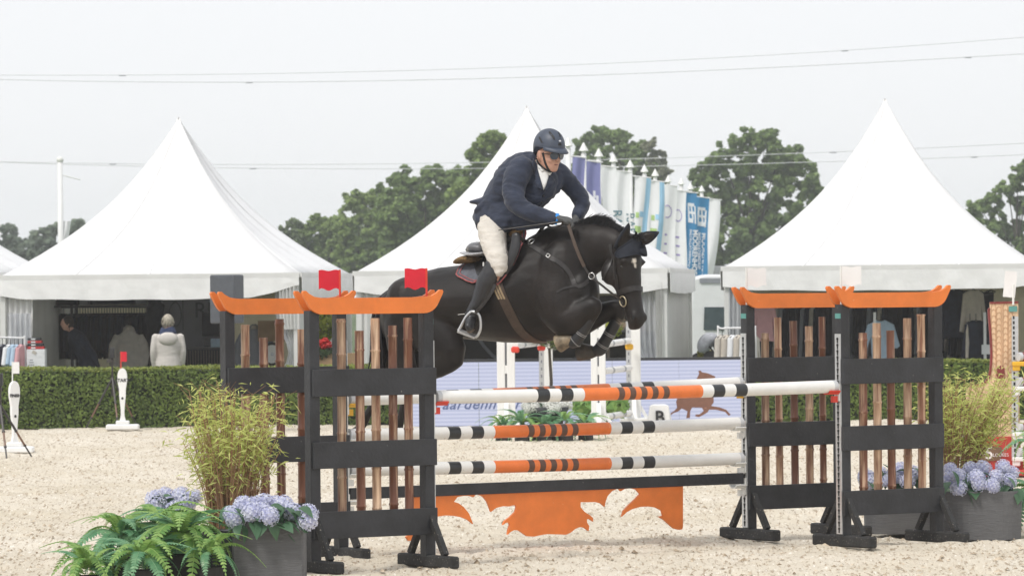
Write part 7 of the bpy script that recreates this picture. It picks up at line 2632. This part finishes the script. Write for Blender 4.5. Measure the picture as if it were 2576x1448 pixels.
# jacket skirt: near side falls over the thigh, tail kicks out behind
chain(jk, [(1270, 530, .12, .14, .08), (1258, 548, .15, .13, .07), (1272, 562, .17, .09, .05)], 14)
chain(jk, [(1295, 545, .10, .10, .09), (1318, 556, .13, .075, .06), (1350, 556, .13, .055, .045), (1378, 556, .13, .035, .03)], 14)
chain(jk, [(1240, 505, .02, .06, .13), (1215, 508, .04, .028, .12), (1188, 508, .05, .010, .08)], 12)
chain(jk, [(1225, 520, .05, .05, .14), (1208, 530, .08, .03, .12), (1198, 536, .09, .010, .09)], 12)
jk_me = remesh(jk, 'jacket', .0085, 8, .5)
wrinkle(jk_me, .0095, (7, 7, 13), 1.2)
JBVH = bvh_of(jk_me)
jacket = mesh_obj('jacket', jk_me, M_JACKET, rider)
# shirt front: visible V below the chin, laid on the jacket chest
def on_jacket(px, py, off):
    d = (at(px, py, 1.0) - CAM).normalized()
    h = JBVH.ray_cast(CAM, d)
    if h[0] is None:
        return HP(px, py, .15)
    n = h[1] if h[1].dot(d) < 0 else -h[1]
    return h[0] + n * off
def fan(name, outline, c, off, m_, parent, th=.006, rows=5):
    ol_ = [V((x, y, 0)) for x, y in outline]
    ol_ = [ol_[i].lerp(ol_[(i + 1) % len(ol_)], k / 3) for i in range(len(ol_)) for k in range(3)]
    vs_ = [on_jacket(c[0], c[1], off)]
    for r_ in range(1, rows + 1):
        for q in ol_:
            vs_.append(on_jacket(lerp(c[0], q.x, r_ / rows), lerp(c[1], q.y, r_ / rows), off))
    m = len(ol_)
    fs_ = [(0, 1 + i, 1 + (i + 1) % m) for i in range(m)] + [(1 + r_ * m + i, 1 + (r_ + 1) * m + i, 1 + (r_ + 1) * m + (i + 1) % m, 1 + r_ * m + (i + 1) % m) for r_ in range(rows - 1) for i in range(m)]
    b = MB(); b.add(vs_, fs_)
    o = b.build(name, m_, parent, smooth=True)
    so = o.modifiers.new('s', 'SOLIDIFY'); so.thickness = th; so.offset = 1
    return o
shirt = fan('shirt_front', [(1348, 402), (1362, 418), (1380, 430), (1378, 446), (1374, 462), (1367, 478), (1361, 456), (1356, 436), (1350, 418)], (1366, 440), .004, M_SHIRT, rider)
fan('collar', [(1346, 398), (1354, 410), (1364, 424), (1372, 430), (1362, 434), (1354, 424), (1347, 410)], (1357, 418), .012, M_SHIRT, shirt, .008)
fan('collar', [(1372, 430), (1382, 428), (1386, 436), (1380, 442), (1374, 438)], (1379, 435), .012, M_SHIRT, shirt, .008)
# lapels
fan('lapel', [(1340, 400), (1348, 412), (1355, 436), (1361, 458), (1366, 482), (1352, 472), (1346, 456), (1350, 450), (1340, 432), (1335, 412)], (1350, 444), .007, M_JACKET, jacket, .008)
fan('lapel', [(1382, 440), (1392, 452), (1386, 466), (1368, 482), (1374, 462), (1379, 446)], (1381, 458), .007, M_JACKET, jacket, .008)
for px, py in ((1367, 492), (1362, 508)):
    b = MB(); q = on_jacket(px, py, .004); b.ellipsoid(q, .009, .009, .009, nu=8, nv=5); b.build('button', M_HELMD, jacket)
# ---- cuff band, gloves with fingers
b = MB(); cA = HP(1397, 550, .20); cB = HP(1401, 551.5, .198); 
d_ = (HP(1404, 552, .195) - HP(1392, 549, .21)).normalized(); s_, u_ = perp(d_)
b.loft([[c + (s_ * math.cos(a) + u_ * math.sin(a)) * r_ for a in [2 * math.pi * i / 14 for i in range(14)]] for c, r_ in ((cA - d_ * .004, .046), (cA + d_ * .022, .046))]); b.build('wristband', mat('blue_band', (.03, .27, .72), .5, .05), rider)
def gloved_hand(w, fwd, down, side, m_):
    """w wrist, fwd along the hand, down towards the curled fingers, side to the thumb"""
    g_ = MB()
    pal = w + fwd * .055
    vchain(g_, [(w - fwd * .02, .030, .034), (w + fwd * .02, .028, .040), (w + fwd * .06, .032, .052), (w + fwd * .092, .028, .050)], side, 12)
    mesh_ = MB()
    for k, (o_, l_) in enumerate(((.034, .92), (.012, 1.0), (-.010, .95), (-.032, .78))):
        k0 = w + fwd * .090 + side * o_ * 1.15
        k1 = k0 + (fwd * .026 + down * .022) * l_
        k2 = k1 + (down * .026 - fwd * .006) * l_
        k3 = k2 + (-fwd * .020 + down * .004) * l_
        vchain(g_, [(k0, .0125, .0125), (k1, .0125, .0125), (k2, .0115, .0115), (k3, .010, .010)], side, 8, 2)
    t0 = w + fwd * .03 + side * .040
    vchain(g_, [(t0, .012, .012), (t0 + fwd * .028 + side * .010 + down * .012, .0115, .0115), (t0 + fwd * .050 - side * .004 + down * .026, .010, .010)], down, 8, 2)
    return mesh_obj('glove', remesh(g_, 'glove', .0042, 2), m_, rider)
fw_ = (HP(1428, 556, .17) - HP(1403, 550, .20)).normalized()
dn_ = V((.12, 0, -1)); dn_ = (dn_ - fw_ * dn_.dot(fw_)).normalized()
gloved_hand(HP(1406, 550, .20), fw_, dn_, fw_.cross(dn_).normalized() * (1 if fw_.cross(dn_).y < 0 else -1), M_GLOVE)
fw2 = (HP(1446, 566, -.04) - HP(1450, 550, -.08)).normalized()
dn2 = V((-.7, -.2, -.6)); dn2 = (dn2 - fw2 * dn2.dot(fw2)).normalized()
gloved_hand(HP(1450, 549, -.09), fw2, dn2, fw2.cross(dn2).normalized(), M_GLOVE)
# whip
b = MB(); b.tube([HP(1254, 579, .34), HP(1320, 570, .30), HP(1400, 559, .24), HP(1430, 556, .20)], [.004, .006, .008, .009], 8)
o = b.build('riding_whip', M_LEATHER, origin=HP(1340, 567, .3)); tag(o, 'thin black riding whip held along the thigh of the rider', 'whip')

# ---- helmet
hm = MB()
hc0 = HH_(-.006, 0, .058)
def HS(f, s, u): return hc0 + hf * f + hl_ * s + hu * u
nA, nB = 28, 12
rings = []
for k in range(nB + 1):
    t_ = k / nB * (math.pi / 2) * 1.0
    rr, zz = math.cos(t_), math.sin(t_)
    ring = []
    for i in range(nA):
        a = 2 * math.pi * i / nA
        ca, sa = math.cos(a), math.sin(a)
        ring.append(HS(.143 * rr * ca * (1.0 if ca > 0 else 1.02), .108 * rr * sa, .142 * zz ** .92 + .0))
    rings.append(ring)
# skirt below the rim: deeper at the back of the head, above the ears
low = []
for i in range(nA):
    a = 2 * math.pi * i / nA
    ca, sa = math.cos(a), math.sin(a)
    drop = .008 + .058 * min(1, max(0, (-ca - .30) / .35)) 
    low.append(HS(.138 * ca, .104 * sa, -drop))
hm.loft([low] + rings[:-1] + [[HS(.01 * math.cos(2 * math.pi * i / nA), .01 * math.sin(2 * math.pi * i / nA), .142) for i in range(nA)]])
helmet = hm.build('helmet', M_HELMET, rider, smooth=True)
# peak
pk = MB()
top, bot = [], []
m_ = 15
for i in range(m_):
    a = lerp(-1.25, 1.25, i / (m_ - 1))
    ca, sa = math.cos(a), math.sin(a)
    i0 = HS(.136 * ca, .104 * sa, .006)
    e0 = HS(.136 * ca + .062 * ca ** 1.2, .110 * sa, -.020 - .012 * ca)
    top += [i0, i0.lerp(e0, .5) + hu * .004, e0]
fs_ = [(i * 3 + j, i * 3 + j + 1, (i + 1) * 3 + j + 1, (i + 1) * 3 + j) for i in range(m_ - 1) for j in range(2)]
pk.add(top, fs_)
o = pk.build('peak', M_HELMET, helmet, smooth=True)
so = o.modifiers.new('s', 'SOLIDIFY'); so.thickness = .008; so.offset = 0
def hsurf(a, t_, off=.002):
    ca, sa = math.cos(a), math.sin(a)
    return HS((.143 + off) * math.cos(t_) * ca, (.108 + off) * math.cos(t_) * sa, (.142 + off) * math.sin(t_) ** .92)
def vent(pts, m_, name, off=.002):
    b = MB(); v_ = [hsurf(a, t_, off) for a, t_ in pts]
    b.add(v_, [tuple(range(len(v_)))]); o = b.build(name, m_, helmet)
    so = o.modifiers.new('s', 'SOLIDIFY'); so.thickness = .003; so.offset = 1
# which side of the head is towards the camera
sg = 1 if hl_.y < 0 else -1
vent([(sg * .50, .42), (sg * .62, .50), (sg * 1.0, .88), (sg * 1.05, 1.02), (sg * .86, .98), (sg * .50, .62)], M_HELMD, 'vent')
vent([(sg * -.0, .62), (sg * -.16, .70), (sg * -.34, 1.0), (sg * -.2, 1.02)], M_HELMD, 'vent')
vent([(sg * 1.25, .20), (sg * 1.40, .20), (sg * 1.72, .46), (sg * 1.66, .52)], M_HELMD, 'vent')
vent([(sg * -.02, .16), (sg * .26, .16), (sg * .24, .30), (sg * .0, .30)], M_HELMD, 'vent')
vent([(sg * .02, .36), (sg * .22, .36), (sg * .21, .44), (sg * .03, .44)], M_BUCKLE, 'badge', .004)
# harness
def on_head(px, py, off=.004):
    d = (at(px, py, 1.0) - CAM).normalized()
    h = RBVH.ray_cast(CAM, d)
    if h[0] is None: return HP(px, py, .14), HN
    n = h[1] if h[1].dot(d) < 0 else -h[1]
    return h[0] + n * off, n
for path in ([(1366, 384), (1369, 398), (1373, 412), (1380, 426), (1386, 432)], [(1347, 396), (1355, 410), (1366, 420), (1377, 428), (1386, 433)], [(1384, 431), (1394, 434), (1404, 433)]):
    q = smooth_path([V((x, y, 0)) for x, y in path], 4)
    pn = [on_head(v.x, v.y) for v in q]
    P_ = [p for p, n in pn]; N_ = [n for p, n in pn]
    P_ = [P_[0]] + [(P_[i - 1] + P_[i] * 2 + P_[i + 1]) / 4 for i in range(1, len(P_) - 1)] + [P_[-1]]
    b = MB(); ribbon(b, P_, N_, .016, .005); b.build('harness', M_HELMD, helmet)
# sunglasses
sgl = MB()
for s in (-1, 1):
    c = HH_(.107, .037 * s, .0)
    ax = (hf * .92 + hl_ * .38 * s).normalized()
    sx = ax.cross(hu).normalized()
    sgl.prism([(.035 * math.cos(a), .025 * math.sin(a) * (1.0 if math.sin(a) > 0 else 1.2)) for a in [2 * math.pi * i / 14 for i in range(14)]], c, sx, hu, .005)
sunglasses = sgl.build('sunglasses', M_GLASS, rider)
b = MB()
for s in (-1, 1):
    b.tube([HH_(.098, .064 * s, .010), HH_(.05, .080 * s, .008), HH_(-.01, .082 * s, .006)], .003, 5)
b.tube([HH_(.112, -.012, .012), HH_(.115, 0, .014), HH_(.112, .012, .012)], .003, 5)
b.tube([HH_(.100, -.066, .018), HH_(.110, -.03, .022), HH_(.112, 0, .016), HH_(.110, .03, .022), HH_(.100, .066, .018)], .003, 5)
b.build('frame', M_HELMD, sunglasses)
b = MB(); b.ellipsoid(HH_(.096, 0, -.070), .006, .021, .0035, Matrix((hf, hl_, hu)).transposed()); b.build('mouth', mat('mouth', (.16, .05, .045), .5, .1), rider)
b = MB()
for k in range(90):
    rs_ = random.Random(k)
    a = rs_.uniform(2.2, 4.1); p = HH_(-.01 + .100 * math.cos(a), .079 * math.sin(a), rs_.uniform(-.05, .01))
    b.tube([p, p + hu * -.02 - hf * .004], [.003, .001], 3, caps=False)
b.build('hair', mat('grey_hair', (.22, .19, .16), .7, .2), rider)

# ================================================================== PEOPLE IN THE TENT
def standing(p, h, face, label, parts):
    """p feet on the floor, face direction; returns root. parts: dict of materials"""
    k = h / 1.75
    t = thing('person', label, 'person', p)
    f = V((math.cos(face), math.sin(face), 0)); s = V((-f.y, f.x, 0))
    def Q(a, b, z): return p + f * a * k + s * b * k + V((0, 0, z * k))
    b = MB()
    lean = parts.get('lean', 0.0)
    def L(z): return lean * max(0, z - .95)           # forward shift with height
    def D(z): return z - .35 * lean * max(0, z - .95)
    sk = [(.0, .92, .12, .15), (.0, 1.05, .10, .14), (.0, 1.22, .11, .165), (0, 1.38, .105, .175), (0, 1.45, .07, .10), (0, 1.52, .052, .052), (.02, 1.58, .06, .055)]
    vchain(b, [(Q(a + L(z), 0, D(z)), r1 * k, r2 * k) for a, z, r1, r2 in sk], s, 14)
    hz = 1.645
    b.ellipsoid(Q(.02 + L(hz), 0, D(hz)), .095 * k, .075 * k, .115 * k, Matrix((f, s, V((0, 0, 1)))).transposed(), 14, 10)
    b.ellipsoid(Q(.11 + L(hz), 0, D(hz) - .01), .02 * k, .014 * k, .022 * k)
    for sd in (-1, 1):
        b.ellipsoid(Q(.01 + L(hz), .076 * sd, D(hz) - .01), .02 * k, .01 * k, .03 * k)
        arm = parts.get('arm', [(0, .20, 1.40), (-.02, .245, 1.15), (.06, .23, .93), (.10, .21, .84)])
        vchain(b, [(Q(a + L(z), w * sd, D(z)), r * k, r * k) for (a, w, z), r in zip(arm, (.05, .042, .034, .032))], f, 10)
        # fingers
        a, w, z = arm[-1]
        for q in range(4):
            c0 = Q(a + L(z) + .02 * (q - 1.5), w * sd, D(z)); b.tube([c0, c0 + V((0, 0, -.05)) + f * .01, c0 + V((0, 0, -.09)) + f * .025], [.011, .010, .007], 6)
        c0 = Q(a + L(z) + .035, w * sd - .01 * sd, D(z)); b.tube([c0, c0 + f * .025 + V((0, 0, -.04))], [.012, .008], 6)
        vchain(b, [(Q(0, .09 * sd, .93), .085 * k, .085 * k), (Q(.01, .095 * sd, .5), .056 * k, .055 * k), (Q(-.01, .10 * sd, .09), .038 * k, .038 * k)], f, 10)
        vchain(b, [(Q(-.05, .10 * sd, .05), .04 * k, .04 * k), (Q(.15, .11 * sd, .035), .03 * k, .04 * k)], s, 8)
    mesh_obj('body', remesh(b, 'body', .014, 2), M_SKIN, t)
    # coat
    c = MB()
    z0 = parts.get('coat_hem', .80)
    vchain(c, [(Q(0, 0, z0), .165 * k, .215 * k), (Q(0, 0, .95), .155 * k, .20 * k), (Q(L(1.08), 0, D(1.08)), .14 * k, .18 * k), (Q(L(1.25), 0, D(1.25)), .15 * k, .205 * k), (Q(L(1.38), 0, D(1.38)), .135 * k, .205 * k), (Q(L(1.46), 0, D(1.46)), .09 * k, .12 * k), (Q(L(1.50), 0, D(1.50)), .07 * k, .08 * k)], s, 18)
    for sd in (-1, 1):
        arm = parts.get('arm', [(0, .20, 1.40), (-.02, .245, 1.15), (.06, .23, .93), (.10, .21, .84)])
        vchain(c, [(Q(a + L(z), w * sd, D(z)), r * k, r * k) for (a, w, z), r in zip(arm, (.070, .058, .049, .045))], f, 12)
    mesh_obj('coat', remesh(c, 'coat', .014, 2), parts['coat'], t)
    tr = MB()
    for sd in (-1, 1):
        vchain(tr, [(Q(0, .085 * sd, .95), .11 * k, .105 * k), (Q(.01, .095 * sd, .5), .075 * k, .072 * k), (Q(-.01, .10 * sd, .10), .058 * k, .055 * k)], f, 12)
    tr.build('trousers', parts['legs'], t, smooth=True)
    hb_ = MB()
    rs_ = random.Random(5)
    hb_.ellipsoid(Q(-.005 + L(hz), 0, D(hz) + .022), .106 * k, .088 * k, .108 * k, Matrix((f, s, V((0, 0, 1)))).transposed(), 16, 10)
    for q in range(160):
        d_ = V((rs_.gauss(0, 1), rs_.gauss(0, 1), rs_.gauss(.3, 1))).normalized()
        if d_.dot(f) > .35: continue
        p0 = Q(-.005 + L(hz), 0, D(hz) + .02) + V((d_.x * .09, d_.y * .085, d_.z * .10)) * k
        hb_.tube([p0, p0 + d_ * .02 + V((0, 0, -.03))], [.012, .002], 4, caps=False)
    hb_.build('hair', parts['hair'], t, smooth=True)
    return t, Q

M_BLOND = mat('grey_blond_hair', (.40, .36, .29), .7, .3, 30)
M_BROWNH = mat('brown_hair', (.035, .024, .016), .7, .3, 30)
M_LCOAT = mat('quilted_beige', (.60, .56, .52), .7, .06, 14, bump=.4, bscale=16, stretch=(.4, .4, 1.6))
M_SCARF = mat('blue_scarf', (.035, .05, .11), .9, .2, 20, bump=.5)
pw = at(423, 905, 74.3); pw.z = 0
wt, Q = standing(pw, 1.70, R(95), 'person with grey-blond hair in a quilted beige jacket and blue scarf, seen from behind', {'coat': M_LCOAT, 'legs': M_DARK, 'hair': M_BLOND})
b = MB()
for z, r_ in ((1.455, .125), (1.485, .115), (1.515, .10)):
    b.tube([Q(.12 * .9 * math.cos(a) * r_ / .11, .95 * math.sin(a) * r_, z + .015 * math.sin(2 * a)) for a in [2 * math.pi * i / 20 for i in range(21)]], .028, 8)
b.build('scarf', M_SCARF, wt, smooth=True)
b = MB(); b.ellipsoid(Q(-.13, 0, 1.36), .16, .06, .11); b.build('hood', M_LCOAT, wt, smooth=True)
pm = at(222, 905, 76.6); pm.z = 0
standing(pm, 1.80, R(205), 'dark-clad person with brown hair bending over the packed clothes rail', {'coat': M_NAVY, 'legs': M_DARK, 'hair': M_BROWNH, 'lean': .5, 'arm': [(0, .20, 1.38), (-.02, .24, 1.10), (-.06, .23, .86), (-.10, .21, .78)]})

# ================================================================== HAZE (soft summer air; sky stays outside)
def haze_box():
    b = MB()
    b.box((0, 470, 10.4), (820, 1080, 23.2))
    o = b.build('haze', [], origin=(0, 470, -1.2))
    m_ = bpy.data.materials.new('haze_air')
    m_.use_nodes = True
    t = m_.node_tree
    for n in list(t.nodes):
        if n.type == 'BSDF_PRINCIPLED': t.nodes.remove(n)
    pv = t.nodes.new('ShaderNodeVolumePrincipled')
    pv.inputs['Color'].default_value = (.93, .95, 1.0, 1)
    pv.inputs['Density'].default_value = .00046
    pv.inputs['Anisotropy'].default_value = .3
    t.links.new(pv.outputs[0], t.nodes['Material Output'].inputs['Volume'])
    o.data.materials.append(m_)
    tag(o, 'thin pale haze lying over the show ground', 'haze', kind='stuff')
haze_box()
SC.cycles.volume_bounces = 1
